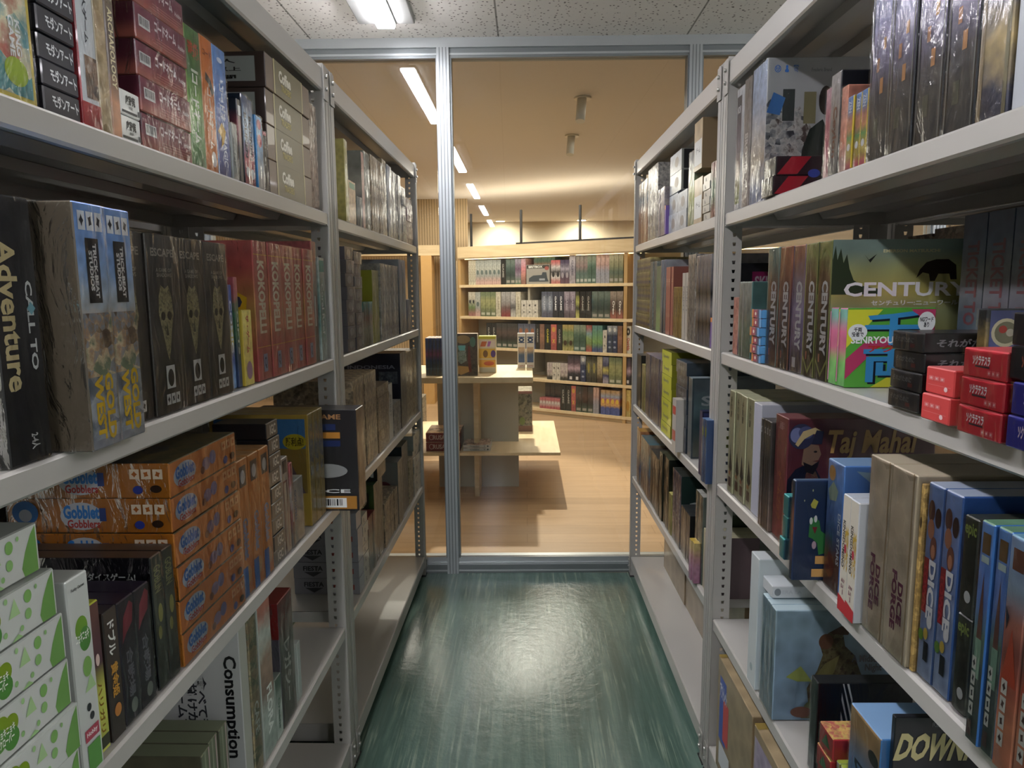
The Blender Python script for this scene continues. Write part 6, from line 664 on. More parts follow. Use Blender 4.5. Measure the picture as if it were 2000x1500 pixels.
 (1.233, 0.0341, 0.43, 0.0, 0.2, 0.22, 'f_pinkwhite', 2, ['short rosy white box at left, leftmost, bookcase fourth shelf', 'short rosy white box at left, rightmost, bookcase fourth shelf'], 'game boxes on the bookcase fourth shelf'),
 (1.305, 0.0532, 0.43, 0.0, 0.2, 0.22, 'f_white', 2, ['short white box with black waves, leftmost, bookcase fourth shelf', 'short white box with black waves, rightmost, bookcase fourth shelf'], 'game boxes on the bookcase fourth shelf'),
 (1.414, 0.048, 0.43, 0.0, 0.2, 0.22, 'f_pinkwhite', 2, ['short rosy white box at right, leftmost, bookcase fourth shelf', 'short rosy white box at right, rightmost, bookcase fourth shelf'], 'game boxes on the bookcase fourth shelf'),
 (1.514, 0.0812, 0.43, 0.0, 0.3, 0.22, 'f_blackpink', 2, ['black and pink box, leftmost, bookcase fourth shelf', 'black and pink box, rightmost, bookcase fourth shelf'], 'game boxes on the bookcase fourth shelf'),
 (1.68, 0.0685, 0.43, 0.0, 0.3, 0.22, 'f_navy', 1, ['navy box, bookcase fourth shelf'], 'game boxes on the bookcase fourth shelf'),
 (1.754, 0.0675, 0.43, 0.0, 0.3, 0.22, 'f_olive2', 2, ['olive black box, leftmost, bookcase fourth shelf', 'olive black box, rightmost, bookcase fourth shelf'], 'game boxes on the bookcase fourth shelf'),
 (1.894, 0.0665, 0.43, 0.0, 0.3, 0.22, 'f_tan', 1, ['tan box with black foot, bookcase fourth shelf'], 'game boxes on the bookcase fourth shelf'),
 (1.965, 0.0726, 0.43, 0.0, 0.3, 0.22, 'f_navyyellow', 1, ['navy box with yellow letters, bookcase fourth shelf'], 'game boxes on the bookcase fourth shelf'),
 (2.043, 0.0781, 0.43, 0.0, 0.3, 0.22, 'f_lime', 2, ['lime grey box, leftmost, bookcase fourth shelf', 'lime grey box, rightmost, bookcase fourth shelf'], 'game boxes on the bookcase fourth shelf'),
 (2.242, 0.0633, 0.43, 0.0, 0.3, 0.22, 'f_blackpink', 1, ['black and pink box right of the divider, bookcase fourth shelf'], 'game boxes on the bookcase fourth shelf'),
 (1.128, 0.0405, 0.075, -0.0, 0.13, 0.1, 'f_smallred', 7, ['short red and white box, leftmost, bookcase lowest shelf', 'short red and white box, second from left, bookcase lowest shelf', 'short red and white box, third from left, bookcase lowest shelf', 'short red and white box, fourth from left, bookcase lowest shelf', 'short red and white box, fifth from left, bookcase lowest shelf', 'short red and white box, sixth from left, bookcase lowest shelf', 'short red and white box, rightmost, bookcase lowest shelf'], 'game boxes on the bookcase lowest shelf'),
 (1.134, 0.0671, 0.075, 0.12, 0.29, 0.15, 'f_darkmix', 4, ['dark box behind the short row, leftmost, bookcase lowest shelf', 'dark box behind the short row, second from left, bookcase lowest shelf', 'dark box behind the short row, third from left, bookcase lowest shelf', 'dark box behind the short row, rightmost, bookcase lowest shelf'], 'game boxes on the bookcase lowest shelf'),
 (1.417, 0.071, 0.075, 0.0, 0.3, 0.22, 'f_dark', 2, ['black box in the right half, leftmost, bookcase lowest shelf', 'black box in the right half, rightmost, bookcase lowest shelf'], 'game boxes on the bookcase lowest shelf'),
 (1.561, 0.0598, 0.075, 0.0, 0.3, 0.22, 'f_redyellow', 1, ['red and black box, bookcase lowest shelf'], 'game boxes on the bookcase lowest shelf'),
 (1.623, 0.0735, 0.075, 0.0, 0.3, 0.22, 'f_darkmix', 3, ['black and olive box, leftmost, bookcase lowest shelf', 'black and olive box, second from left, bookcase lowest shelf', 'black and olive box, rightmost, bookcase lowest shelf'], 'game boxes on the bookcase lowest shelf'),
 (1.847, 0.035, 0.075, 0.0, 0.3, 0.22, 'f_peach', 2, ['pinkish brown box, leftmost, bookcase lowest shelf', 'pinkish brown box, rightmost, bookcase lowest shelf'], 'game boxes on the bookcase lowest shelf'),
 (1.942, 0.0588, 0.075, 0.0, 0.28, 0.22, 'f_multi', 4, ['bright box with blue foot, leftmost, bookcase lowest shelf', 'bright box with blue foot, second from left, bookcase lowest shelf', 'bright box with blue foot, third from left, bookcase lowest shelf', 'bright box with blue foot, rightmost, bookcase lowest shelf'], 'game boxes on the bookcase lowest shelf'),
 (2.246, 0.0636, 0.075, 0.0, 0.3, 0.22, 'f_yellow', 1, ['yellow box right of the divider, bookcase lowest shelf'], 'game boxes on the bookcase lowest shelf'),
]
# ---------------------------------------------------------------- materials of the place
STEEL = plain('#b5b3ad', .33, 0, .15, 'painted_steel', 0, .5)
STEELD = plain('#a5a39d', .4, 0, 0, 'painted_steel_worn')
ALU = plain('#b7bdbf', .32, .55, 0, 'aluminium'); ALUD = plain('#83898b', .4, .55, 0, 'aluminium_groove')
BLACK = plain('#1a1817', .5, 0, 0, 'black_trim'); ZINC = plain('#c8c8c4', .3, .9, 0, 'zinc')
def floor_green():
    m, N, L, b = newmat('green_vinyl')
    tc = N.new('ShaderNodeTexCoord'); mp = N.new('ShaderNodeMapping'); mp.inputs['Scale'].default_value = (1, .09, 1); mp.inputs['Rotation'].default_value = (0, 0, .03); L.new(tc.outputs['Object'], mp.inputs[0])
    n1 = node(N, 'ShaderNodeTexNoise', Scale=16.0, Detail=8.0, Roughness=.65, Distortion=.5); L.new(mp.outputs[0], n1.inputs['Vector'])
    mp2 = N.new('ShaderNodeMapping'); mp2.inputs['Scale'].default_value = (1, .03, 1); L.new(tc.outputs['Object'], mp2.inputs[0]); n2 = node(N, 'ShaderNodeTexNoise', Scale=70.0, Detail=5.0, Roughness=.6, Distortion=.5); L.new(mp2.outputs[0], n2.inputs['Vector'])
    n3 = node(N, 'ShaderNodeTexNoise', Scale=4.0, Detail=4.0); L.new(tc.outputs['Object'], n3.inputs['Vector'])
    r1 = ramp(N, [(.3, '#42594f'), (.5, '#526a60'), (.72, '#6c8479')]); L.new(n1.outputs[0], r1.inputs[0])
    r2 = ramp(N, [(.52, (0, 0, 0, 1)), (.70, (1, 1, 1, 1))]); L.new(n2.outputs[0], r2.inputs[0])
    r3 = ramp(N, [(.42, (.12, .12, .12, 1)), (.62, (.8, .8, .8, 1))]); L.new(n3.outputs[0], r3.inputs[0])
    mu = node(N, 'ShaderNodeMath', operation='MULTIPLY'); L.new(r2.outputs[0], mu.inputs[0]); L.new(r3.outputs[0], mu.inputs[1])
    mx = N.new('ShaderNodeMix'); mx.data_type = 'RGBA'; L.new(mu.outputs[0], mx.inputs[0]); L.new(r1.outputs[0], mx.inputs[6]); mx.inputs[7].default_value = srgb('#97a897')
    L.new(mx.outputs[2], b.inputs['Base Color'])
    n4 = node(N, 'ShaderNodeTexNoise', Scale=26.0, Detail=5.0, Roughness=.6); L.new(tc.outputs['Object'], n4.inputs['Vector'])
    bp = node(N, 'ShaderNodeBump', Strength=.13, Distance=.01); L.new(n4.outputs[0], bp.inputs['Height']); L.new(bp.outputs[0], b.inputs['Normal'])
    b.inputs['Roughness'].default_value = .2; b.inputs['Specular IOR Level'].default_value = .5
    return m
def floor_wood():
    m, N, L, b = newmat('oak_planks')
    tc = N.new('ShaderNodeTexCoord')
    br = node(N, 'ShaderNodeTexBrick', Scale=1.0, **{'Mortar Size': .0012, 'Brick Width': 1.25, 'Row Height': .15}); br.offset = .37
    br.inputs['Color1'].default_value = srgb('#aa8c6a'); br.inputs['Color2'].default_value = srgb('#ba9a76'); br.inputs['Mortar'].default_value = srgb('#866746'); L.new(tc.outputs['Object'], br.inputs['Vector'])
    mp = N.new('ShaderNodeMapping'); mp.inputs['Scale'].default_value = (.12, 1, 1); L.new(tc.outputs['Object'], mp.inputs[0])
    no = node(N, 'ShaderNodeTexNoise', Scale=22.0, Detail=7.0, Roughness=.65, Distortion=.6); L.new(mp.outputs[0], no.inputs['Vector'])
    mr = node(N, 'ShaderNodeMapRange'); mr.inputs['To Min'].default_value = .78; mr.inputs['To Max'].default_value = 1.18; L.new(no.outputs[0], mr.inputs[0])
    hs = N.new('ShaderNodeHueSaturation'); L.new(mr.outputs[0], hs.inputs['Value']); L.new(br.outputs[0], hs.inputs['Color']); L.new(hs.outputs[0], b.inputs['Base Color'])
    b.inputs['Roughness'].default_value = .42; return m
def ceil_tile():
    m, N, L, b = newmat('rock_wool_tile')
    tc = N.new('ShaderNodeTexCoord')
    n0 = node(N, 'ShaderNodeTexNoise', Scale=14.0, Detail=2.0); L.new(tc.outputs['Object'], n0.inputs['Vector'])
    mp = N.new('ShaderNodeMapping'); L.new(tc.outputs['Object'], mp.inputs[0]); L.new(n0.outputs[1], mp.inputs['Rotation'])
    vo = node(N, 'ShaderNodeTexVoronoi', Scale=48.0, Randomness=1.0); L.new(tc.outputs['Object'], vo.inputs['Vector'])
    n1 = node(N, 'ShaderNodeTexNoise', Scale=120.0, Detail=2.0, Distortion=2.5); L.new(tc.outputs['Object'], n1.inputs['Vector'])
    ad = node(N, 'ShaderNodeMath', operation='MULTIPLY_ADD'); ad.inputs[1].default_value = .55; L.new(n1.outputs[0], ad.inputs[0]); L.new(vo.outputs['Distance'], ad.inputs[2])
    r = ramp(N, [(.455, '#625d56'), (.505, '#dedbd4')]); L.new(ad.outputs[0], r.inputs[0])
    br = node(N, 'ShaderNodeTexBrick', Scale=1.0, **{'Mortar Size': .004, 'Mortar Smooth': 0.0, 'Brick Width': 1.82, 'Row Height': .905}); br.offset = 0
    br.inputs['Color1'].default_value = br.inputs['Color2'].default_value = (1, 1, 1, 1); br.inputs['Mortar'].default_value = (.35, .35, .33, 1)
    m2 = N.new('ShaderNodeMapping'); m2.inputs['Location'].default_value = (0.02, .125, 0); m2.inputs['Rotation'].default_value = (0, 0, PI / 2); L.new(tc.outputs['Object'], m2.inputs[0]); L.new(m2.outputs[0], br.inputs['Vector'])
    mx = N.new('ShaderNodeMix'); mx.data_type = 'RGBA'; mx.blend_type = 'MULTIPLY'; mx.inputs[0].default_value = 1; L.new(r.outputs[0], mx.inputs[6]); L.new(br.outputs[0], mx.inputs[7])
    L.new(mx.outputs[2], b.inputs['Base Color']); b.inputs['Roughness'].default_value = .9; return m
def slats(c1, c2, sc):
    m, N, L, b = newmat('slatted_wood')
    tc = N.new('ShaderNodeTexCoord'); w = node(N, 'ShaderNodeTexWave', Scale=sc, Distortion=.4, Detail=2.0); w.bands_direction = 'X'; L.new(tc.outputs['Object'], w.inputs['Vector'])
    r = ramp(N, [(.1, c1), (.6, c2)]); L.new(w.outputs[1], r.inputs[0]); L.new(r.outputs[0], b.inputs['Base Color']); b.inputs['Roughness'].default_value = .55; return m
def wood(c1, c2, sc=(1, 8, 8)):
    m, N, L, b = newmat('pale_wood')
    tc = N.new('ShaderNodeTexCoord'); mp = N.new('ShaderNodeMapping'); mp.inputs['Scale'].default_value = sc; L.new(tc.outputs['Object'], mp.inputs[0])
    no = node(N, 'ShaderNodeTexNoise', Scale=3.0, Detail=6.0, Distortion=.5); L.new(mp.outputs[0], no.inputs['Vector'])
    r = ramp(N, [(.3, c1), (.7, c2)]); L.new(no.outputs[0], r.inputs[0]); L.new(r.outputs[0], b.inputs['Base Color']); b.inputs['Roughness'].default_value = .45; return m
def glass_mat():
    m = bpy.data.materials.new('clear_glass'); m.use_nodes = True; N = m.node_tree.nodes; L = m.node_tree.links
    N.remove(N['Principled BSDF']); out = N['Material Output']
    tr = N.new('ShaderNodeBsdfTransparent'); tr.inputs[0].default_value = (.96, .98, .97, 1); gl = node(N, 'ShaderNodeBsdfGlossy', Roughness=.0); mix = N.new('ShaderNodeMixShader'); fr = node(N, 'ShaderNodeFresnel', IOR=1.5)
    L.new(fr.outputs[0], mix.inputs[0]); L.new(tr.outputs[0], mix.inputs[1]); L.new(gl.outputs[0], mix.inputs[2]); L.new(mix.outputs[0], out.inputs[0]); return m
GLASS = glass_mat(); WOOD = wood('#bfa680', '#d2bc95'); WOODX = wood('#cdb68e', '#dcc7a0', (8, 1, 8)); OAK = wood('#a98858', '#bc9a66', (8, 8, 1)); GREYP = plain('#9a9484', .5); SHOPC = plain('#cdc4b8', .8, name='warm_ceiling_paint'); WALLP = plain('#d8ccb2', .85, name='wall_paint')
GREYWALL = plain('#a2a196', .8, name='stockroom_wall')
TUBE = plain('#fbf8ff', .4, 0, 0, 'lamp_diffuser', TUBE_E)
# ---------------------------------------------------------------- the stock room
YG, SG = 3.632, .012
b = MB(); b.box(-1.9, -7, -.05, 3.0, 3.60, 0, floor_green()); struct(b.build('floor'))
b = MB(); b.box(-1.9, -7, 2.70, 3.0, 3.66, 2.80, ceil_tile()); struct(b.build('ceiling'))
b = MB(); b.box(-2.0, -7, 0, -1.9, 3.5, 2.7, GREYWALL); struct(b.build('wall_left'))
b = MB(); b.box(3.0, -7, 0, 3.1, 3.6, 2.7, GREYWALL); struct(b.build('wall_right'))
b = MB(); b.box(-2.0, -7.1, 0, 3.1, -7, 2.7, GREYWALL); struct(b.build('wall_back'))
# glazed partition, turned a touch against the racks
gp = empty('window_1', (0, YG, 0), math.atan(SG)); gp['kind'] = 'structure'
fr = MB()
fr.box(-2.0, -.045, 2.655, 3.1, .03, 2.70, ALU); fr.box(-2.0, -.03, 2.61, 3.1, .03, 2.655, ALUD); fr.box(-2.0, -.034, 2.622, 3.1, .02, 2.632, ALU)
fr.box(-2.0, -.035, 0, 3.1, .03, .046, ALUD); fr.box(-2.0, -.02, .046, 3.1, .04, .083, ALU); fr.box(-2.0, -.030, .046, 3.1, -.0, .056, ALU); fr.box(-2.0, -.0375, .010, 3.1, -.035, .018, ALU)
fr.build('window_frame', gp)
for x in (-1.62, -.396, .826, 2.05):
    mbx = MB(); mbx.box(x - .030, -.045, .0, x + .030, .045, 2.655, ALU)
    for dx in (-.016, 0, .016): mbx.box(x + dx - .0022, -.0475, .0, x + dx + .0022, -.0449, 2.655, ALUD)
    mbx.box(x + .030, -.03, .083, x + .040, .03, 2.61, ALUD); mbx.box(x - .036, -.03, .083, x - .030, .03, 2.61, ALUD)
    mbx.build('mullion', gp)
for x0, x1 in ((-1.98, -1.66), (-1.58, -.436), (-.356, .79), (.866, 2.01), (2.09, 3.08)):
    mbx = MB(); mbx.box(x0, -.003, .083, x1, .003, 2.61, GLASS); mbx.build('glass_pane', gp)
# ceiling battens in a row over the aisle; the right-hand rows are unseen, added for fill
def batten(x, y0, lab):
    x = x - .024 * (y0 - 2.1)
    r = empty('ceiling_light', (x, y0, 2.7)); r.rotation_euler = (0, 0, .024); tag(r, lab, 'ceiling light', 'fluorescent battens in rows on the stockroom ceiling')
    m = MB(); m.box(-.125, 0, -.022, .125, 1.27, -.0005, plain('#8f918d', .5), .004); m.build('mounting_plate', r)
    m = MB(); m.box(-.044, .015, -.034, .044, 1.255, -.022, plain('#c8cac6', .4), .004); m.build('lamp_housing', r)
    m = MB(); m.box(-.040, .02, -.050, .040, 1.25, -.034, TUBE, .007); m.build('diffuser', r)
    return r
for i, y in enumerate((2.07, -.03, -2.13, -4.23, -6.33)):
    batten(-.585, y, ['long white tube light on the ceiling above the left rack, nearest the glass', 'white tube light overhead, second from the glass, seen mirrored in the pane', 'white tube light behind the viewer, third from the glass', 'white tube light behind the viewer, fourth from the glass', 'white tube light behind the viewer, farthest from the glass'][i])
for i, y in enumerate((2.12, .02, -2.08)):  # added row, out of view, for general room light
    batten(2.25, y, ['white tube light over the hidden aisle beyond the right racks, nearest glass', 'white tube light over the hidden right aisle, middle', 'white tube light over the hidden right aisle, farthest from glass'][i])
for i, y in enumerate((-1.35, -3.45)):  # added out of view to brighten the near left boxes
    batten(1.75, y, ['white tube light behind the viewer on the right, nearer one', 'white tube light behind the viewer on the right, farther one'][i])
# ---------------------------------------------------------------- racks
XL, SL_, XR, SR_ = -.5703, .0086, .5691, -.0085
def frame(side):
    return math.atan2(1, SL_) if side == 'L' else math.atan2(-1, -SR_)
def wpos(side, y, out, z):
    if side == 'L': return (XL + SL_ * y + out, y, z)
    return (XR + SR_ * y - out, y, z)
def post_mesh(hgt, flip, D0, back=False):
    """angle upright: leg with keyholes across the rack, leg flush with the front; local x along the rack, y depth"""
    me_key = ('post', flip, back)
    if me_key in MATS: return MATS[me_key]
    bm = bmesh.new(); t = .0018; s = -1 if flip else 1
    dw, fw = .05, .044
    yb = -1 if back else 1
    n = int((hgt - .06) / .025); zz = [.03 + .025 * i for i in range(n + 1)]
    def V(x, y, z): return bm.verts.new((x, y * yb, z))
    def q(*v): bm.faces.new(v)
    y0, y1 = 0, dw; yc = .029
    q(V(0, 0, 0), V(0, dw, 0), V(0, dw, zz[0]), V(0, 0, zz[0])); q(V(0, 0, zz[-1]), V(0, dw, zz[-1]), V(0, dw, hgt), V(0, 0, hgt))
    for a in zz[:-1]:
        c = a + .025; hz0, hz1 = a + .008, a + .0175
        o = [V(0, 0, a), V(0, dw, a), V(0, dw, c), V(0, 0, c)]
        i = [V(0, yc - .0032, hz0), V(0, yc + .0032, hz0), V(0, yc + .005, hz1), V(0, yc - .005, hz1)]
        for k in range(4): q(o[k], o[(k + 1) % 4], i[(k + 1) % 4], i[k])
    x = s * fw
    q(V(0, 0, 0), V(x, 0, 0), V(x, 0, hgt), V(0, 0, hgt)); q(V(x, 0, 0), V(x, .012, 0), V(x, .012, hgt), V(x, 0, hgt))
    q(V(s * .016, -.0016, .05), V(s * .028, -.0016, .05), V(s * .028, -.0016, hgt - .1), V(s * .016, -.0016, hgt - .1))
    bmesh.ops.remove_doubles(bm, verts=bm.verts[:], dist=.0003)
    bmesh.ops.recalc_face_normals(bm, faces=bm.faces[:])
    bmesh.ops.solidify(bm, geom=bm.faces[:], thickness=t)
    me = bpy.data.meshes.new('post'); bm.to_mesh(me); bm.free(); me.materials.append(STEELD)
    MATS[me_key] = me; return me
def shelf_mesh(L_, D_, lip, name):
    key = ('shelf', round(L_, 3), lip)
    if key in MATS: return MATS[key]
    bm = bmesh.new(); r = .004
    pr = [(.014, -lip), (r, -lip), (0, -lip + r), (0, -r), (r, 0), (D_ - r, 0), (D_, -r), (D_, -lip), (D_ - .014, -lip)]
    A = [bm.verts.new((0, y, z)) for y, z in pr]; B_ = [bm.verts.new((L_, y, z)) for y, z in pr]
    for k in range(len(pr) - 1): bm.faces.new((A[k], A[k + 1], B_[k + 1], B_[k]))
    for x, s in ((0, 1), (L_, -1)):
        a = [bm.verts.new((x, .002, 0)), bm.verts.new((x, D_ - .002, 0)), bm.verts.new((x, D_ - .002, -lip)), bm.verts.new((x, .002, -lip))]
        bm.faces.new(a)
    for yy in (D_ * .36, D_ * .64):
        for k, (ya, za, yb, zb) in enumerate(((yy - .03, -.0015, yy - .02, -.018), (yy - .02, -.018, yy + .02, -.018), (yy + .02, -.018, yy + .03, -.0015))):
            bm.faces.new([bm.verts.new(p) for p in ((.01, ya, za), (L_ - .01, ya, za), (L_ - .01, yb, zb), (.01, yb, zb))])
    bmesh.ops.recalc_face_normals(bm, faces=bm.faces[:]); bmesh.ops.solidify(bm, geom=bm.faces[:], thickness=.0012)
    me = bpy.data.meshes.new(name); bm.to_mesh(me); bm.free(); me.materials.append(STEEL); MATS[key] = me; return me
def rack(side, y0, y1, zs, lab, D_=.45, top=2.105, xoff=0, back=False):
    """y0 near end, y1 far end of the bay including the uprights"""
    L_ = y1 - y0; ang = frame(side); ystart = y0 if side == 'L' else y1
    p0 = wpos(side, ystart, -xoff, 0); root = empty('steel_rack', p0, ang)
    tag(root, lab, 'shelf rack', 'grey boltless steel racks lining the aisle' if not back else 'grey steel racks standing back to back behind the aisle racks')
    for x, fl in ((.044, True), (L_ - .044, False)):
        for yy, bk in ((0, False), (D_, True)):
            o = link('post', post_mesh(2.115, fl, D_, bk), root); o.location = (x, yy, 0)
    for z in zs + [top]:
        lip = .062 if z == top else (.062 if z < .2 else .036)
        o = link('shelf', shelf_mesh(L_ - .088 - .006, D_ - .008, lip, 'shelf'), root); o.location = (.047, .001, z)
        for xc, s in ((.044, -1), (L_ - .044, 1)):
            m = MB()
            if z == top or z < .2:
                m.box(xc - (.032 if s < 0 else .004), -.0045, z - (.085 if z == top else .075), xc + (.004 if s < 0 else .032), -.0022, z + (.004 if z == top else -.005), STEELD)
                for zz in (z - .022, z - .055): m.cyl((xc + s * .015, -.0045, zz), (xc + s * .015, -.011, zz), .0055, ZINC, 8)
            else:
                m.box(xc - s * .006 - .004, .001, z - .036, xc - s * .006 + .004, .012, z - .012, STEELD)
            m.build('beam_bracket', root)
    m = MB(); 
    for x in (.031, L_ - .031):
        for yy in (.02, D_ - .02): m.box(x - .028, yy - .024, .0, x + .028, yy + .03, .004, plain('#202223', .6))
    m.build('foot_pads', root)
    return root
ZL1 = [1.7161, 1.3062, .8807, .487, .106]; ZL2 = [1.712, 1.304, .885, .49, .106]
ZR1 = [1.7021, 1.3173, .9333, .517, .106]; ZR2 = [1.705, 1.315, .915, .54, .106]
rack('L', .52, 2.060, ZL1, 'grey steel rack on the left, nearest the viewer')
rack('L', 2.066, 3.600, ZL2, 'grey steel rack on the left, next to the glass wall')
rack('R', .52, 2.058, ZR1, 'grey steel rack on the right, nearest the viewer')
rack('R', 2.064, 3.598, ZR2, 'grey steel rack on the right, next to the glass wall')
rack('L', .52, 2.060, [1.70, 1.30, .88, .49, .106], 'grey steel rack back to back behind the near left rack', xoff=.47, back=True)  # added with its cartons so the left gaps stay dark
rack('R', .52, 2.058, [1.70, 1.30, .92, .5, .106], 'grey steel rack back to back behind the near right rack', xoff=.47, back=True)
# ---------------------------------------------------------------- boxes on the racks
NUM = ['', 'first', 'second', 'third', 'fourth', 'fifth', 'sixth', 'seventh', 'eighth', 'ninth', 'tenth']
for k, sty, s, y, z, W, H, D, out, n, labels, g, cat, ob in RUNS:
    first = None; ang = frame(s); sg = 1 if s == 'L' else -1
    rnd = random.Random(sty + s + str(y))
    far = y > 2.08
    for i in range(n):
        if k == 'U': yy, zz, o2 = y + sg * W * i, z, out + rnd.uniform(-.003, .003)
        else: yy, zz, o2 = y + rnd.uniform(-.0012, .0012), z + H * i, out + rnd.uniform(-.002, .004)
        if first is None: o = first = make_box(ob, sty, W, H - (.0004 if k == 'K' else 0), D, s, far)
        else: o = copy_tree(first)
        if sty == 'clover': o2 += (0, .004, 0, -.004, -.006, -.012)[i]; yy += (0, 0, 0, 0, -.004, -.012)[i]
        o.location = wpos(s, yy, o2, zz); o.rotation_euler = (0, 0, ang)
        tag(o, labels[i], cat, g)
# ---------------------------------------------------------------- boxes on the rack behind, glimpsed between shelves
rnd = random.Random(3)
for zsh, lst in ((1.30, (('tancartons', '#8f7a5e', 1.98, .12, .33), ('tancartons', '#97826a', 1.85, .14, .34), ('g', '#8a8478', 1.70, .05, .33), ('c', '#7f7468', 1.64, .13, .34), ('d', '#6c6860', 1.50, .15, .34), ('e', '#5c5a58', 1.34, .16, .33))),):
    for j, (nm, col, y, W, H) in enumerate(lst):
        STY['bk%d' % j] = (('b', [col, '#5c5348', '#a8987c'], 9, .4, .2, j), 0, [], None, None)
        o = make_box('game_box', 'bk%d' % j, W, H, .3, 'R', True); o.location = wpos('R', y, -.475 - .01, zsh + .0015); o.rotation_euler = (0, 0, frame('R'))
        tag(o, 'brownish box glimpsed on the rear rack, %s from the post' % NUM[j + 1], 'game box', 'boxes on the rack behind the right row')
for j, (col, y, W) in enumerate((('#3c4c58', 1.262, .062), ('#55505c', 1.198, .062), ('#4c4658', 1.134, .062), ('#565468', 1.07, .062), ('#3f5870', 1.006, .062))):
    STY['tb%d' % j] = (('g', ['#2a2c30', col, '#5a5c60', '#33465c'], 7, .4, .2, j, .4), 0, [('t', 'F', 'TICKET TO RIDE', .5, .5, .5, .7, '#5c3438', V)], None, None)
    o = make_box('game_box', 'tb%d' % j, W, .30, .28, 'R', True); o.location = wpos('R', y, -.20, 1.3173 + .0015); o.rotation_euler = (0, 0, frame('R'))
    tag(o, 'dark upright box standing behind the red card boxes, %s from the left' % NUM[j + 1], 'game box', 'tall boxes at the back of the second shelf')
for j, (zsh, y, W, H, c) in enumerate(((1.30, .85, .4, .3, '#4c453c'), (1.30, 1.27, .34, .32, '#55504a'), (1.30, 1.63, .36, .28, '#4a4a4c'), (1.70, .9, .42, .3, '#514a40'), (1.70, 1.35, .4, .28, '#3f4044'), (.88, .9, .45, .3, '#4a443c'), (.88, 1.4, .5, .32, '#44423f'))):  # dark cartons added so the left rack gaps read as shade
    STY['lb%d' % j] = (('b', [c, '#3a3834', '#6c6658'], 6, .4, .2, j), 0, [], None, None)
    o = make_box('carton', 'lb%d' % j, W, H, .3, 'L', True); o.location = wpos('L', y, -.485, zsh + .0015); o.rotation_euler = (0, 0, frame('L'))
    tag(o, 'dark carton on the rear left rack, %s of those glimpsed through the gaps' % NUM[j + 1], 'carton', 'cartons on the rack behind the left row')
# ---------------------------------------------------------------- the shop beyond the glass
b = MB(); b.box(-6, 3.60, -.05, 6, 13.5, 0, floor_wood()); struct(b.build('floor'))
b = MB(); b.box(-6, 3.66, 2.70, 6, 13.5, 2.80, SHOPC); struct(b.build('ceiling'))
b = MB(); b.box(-6, 13.15, 0, 6, 13.3, 2.7, WALLP); struct(b.build('wall_far'))
b = MB(); b.box(-6.1, 3.6, 0, -6, 13.3, 2.7, WALLP); struct(b.build('wall_shop_left'))
b = MB(); b.box(6, 3.6, 0, 6.1, 13.3, 2.7, WALLP); struct(b.build('wall_shop_right'))
A0 = Vector((-.8, 8.98)); dv = Vector((1.932, -1.243)).normalized(); CANG = math.atan2(dv.y, dv.x)
def cpos(t, off, z): return (A0.x + dv.x * t - dv.y * off, A0.y + dv.y * t + dv.x * off, z)
case = empty('display_bookcase', (A0.x, A0.y, 0), CANG); tag(case, 'long pale wooden bookcase with lit top shelf beyond the glass', 'bookcase')
CL = 5.2; CZ = [1.55, 1.16, .78, .43, .075]
m = MB(); m.box(-.05, .37, 0, CL, .39, 1.95, GREYP); m.build('back_panel', case)
m = MB(); m.box(-.06, -.012, 1.885, CL, .39, 2.02, WOOD); m.box(-.06, -.006, 1.872, CL, .0, 1.885, WOOD); m.build('top_board', case)
for z in CZ:
    m = MB(); m.box(-.05, 0, z - .034, CL, .37, z, WOODX, .002); m.build('shelf', case)
m = MB(); m.box(-.05, .03, .0, CL, .36, .041, WOOD); m.build('plinth', case)
for x in (-.05, 2.235, 4.5):
    m = MB(); m.box(x - .02, .004, 0, x + .02, .37, 1.885, OAK); m.build('divider', case)
m = MB(); m.box(.96, .03, .78 - .30, .99, .37, 1.52, GREYP); m.build('middle_divider', case)
m = MB(); m.box(.02, .03, 1.864, CL - .1, .045, 1.872, plain('#ffdca0', .4, emis=3)); m.build('light_strip', case)
# dark posts with pale boards standing on top of the bookcase
pn = empty('top_partition', cpos(0, 0, 2.02), CANG); tag(pn, 'thin black posts and rail standing on top of the bookcase', 'partition')
m = MB()
for x in (-.9, .13, .87, 1.66, 2.5, 3.4): m.box(x - .012, .02, 0.0, x + .012, .04, .40, BLACK)
m.build('posts', pn)
m = MB(); m.box(.8, .02, 0, CL, .04, .022, BLACK); m.build('bottom_rail', pn)
# slatted wood bay to the left of the bookcase
b = MB(); b.box(-3.2, 0, 0, 1.42, .05, 2.7, slats('#8f7a58', '#b79e78', 9)); o = b.build('wall_slatted'); o.location = (-2.2, 9.7, 0); struct(o)
fr2 = empty('wooden_portal', (-1.9, 9.2, 0)); tag(fr2, 'orange wooden frame around the slatted opening left of the bookcase', 'portal')
m = MB(); m.box(-1.2, -.02, 1.93, .98, .25, 2.06, WOOD); m.build('lintel', fr2)
for x in (.55, -.9): m = MB(); m.box(x, -.02, 0, x + .14, .25, 1.93, plain('#c2995e', .5)); m.build('jamb', fr2)
m = MB(); m.box(.9, -.01, .7, 1.02, .02, 1.86, WOOD); m.build('side_board', fr2)
# boxes in the bookcase
for t, W, z, off, H, D, sty, n, labels, g in FAR:
    first = None
    for i in range(n):
        if first is None: o = first = make_box('display_game_box', sty, W * .985, H, D, 'R', True)
        else: o = copy_tree(first)
        o.location = cpos(t + W * i, .015 + off + ((i * 7) % 3) * .003, z + .0012); o.rotation_euler = (0, 0, CANG); tag(o, labels[i], 'game box', g)
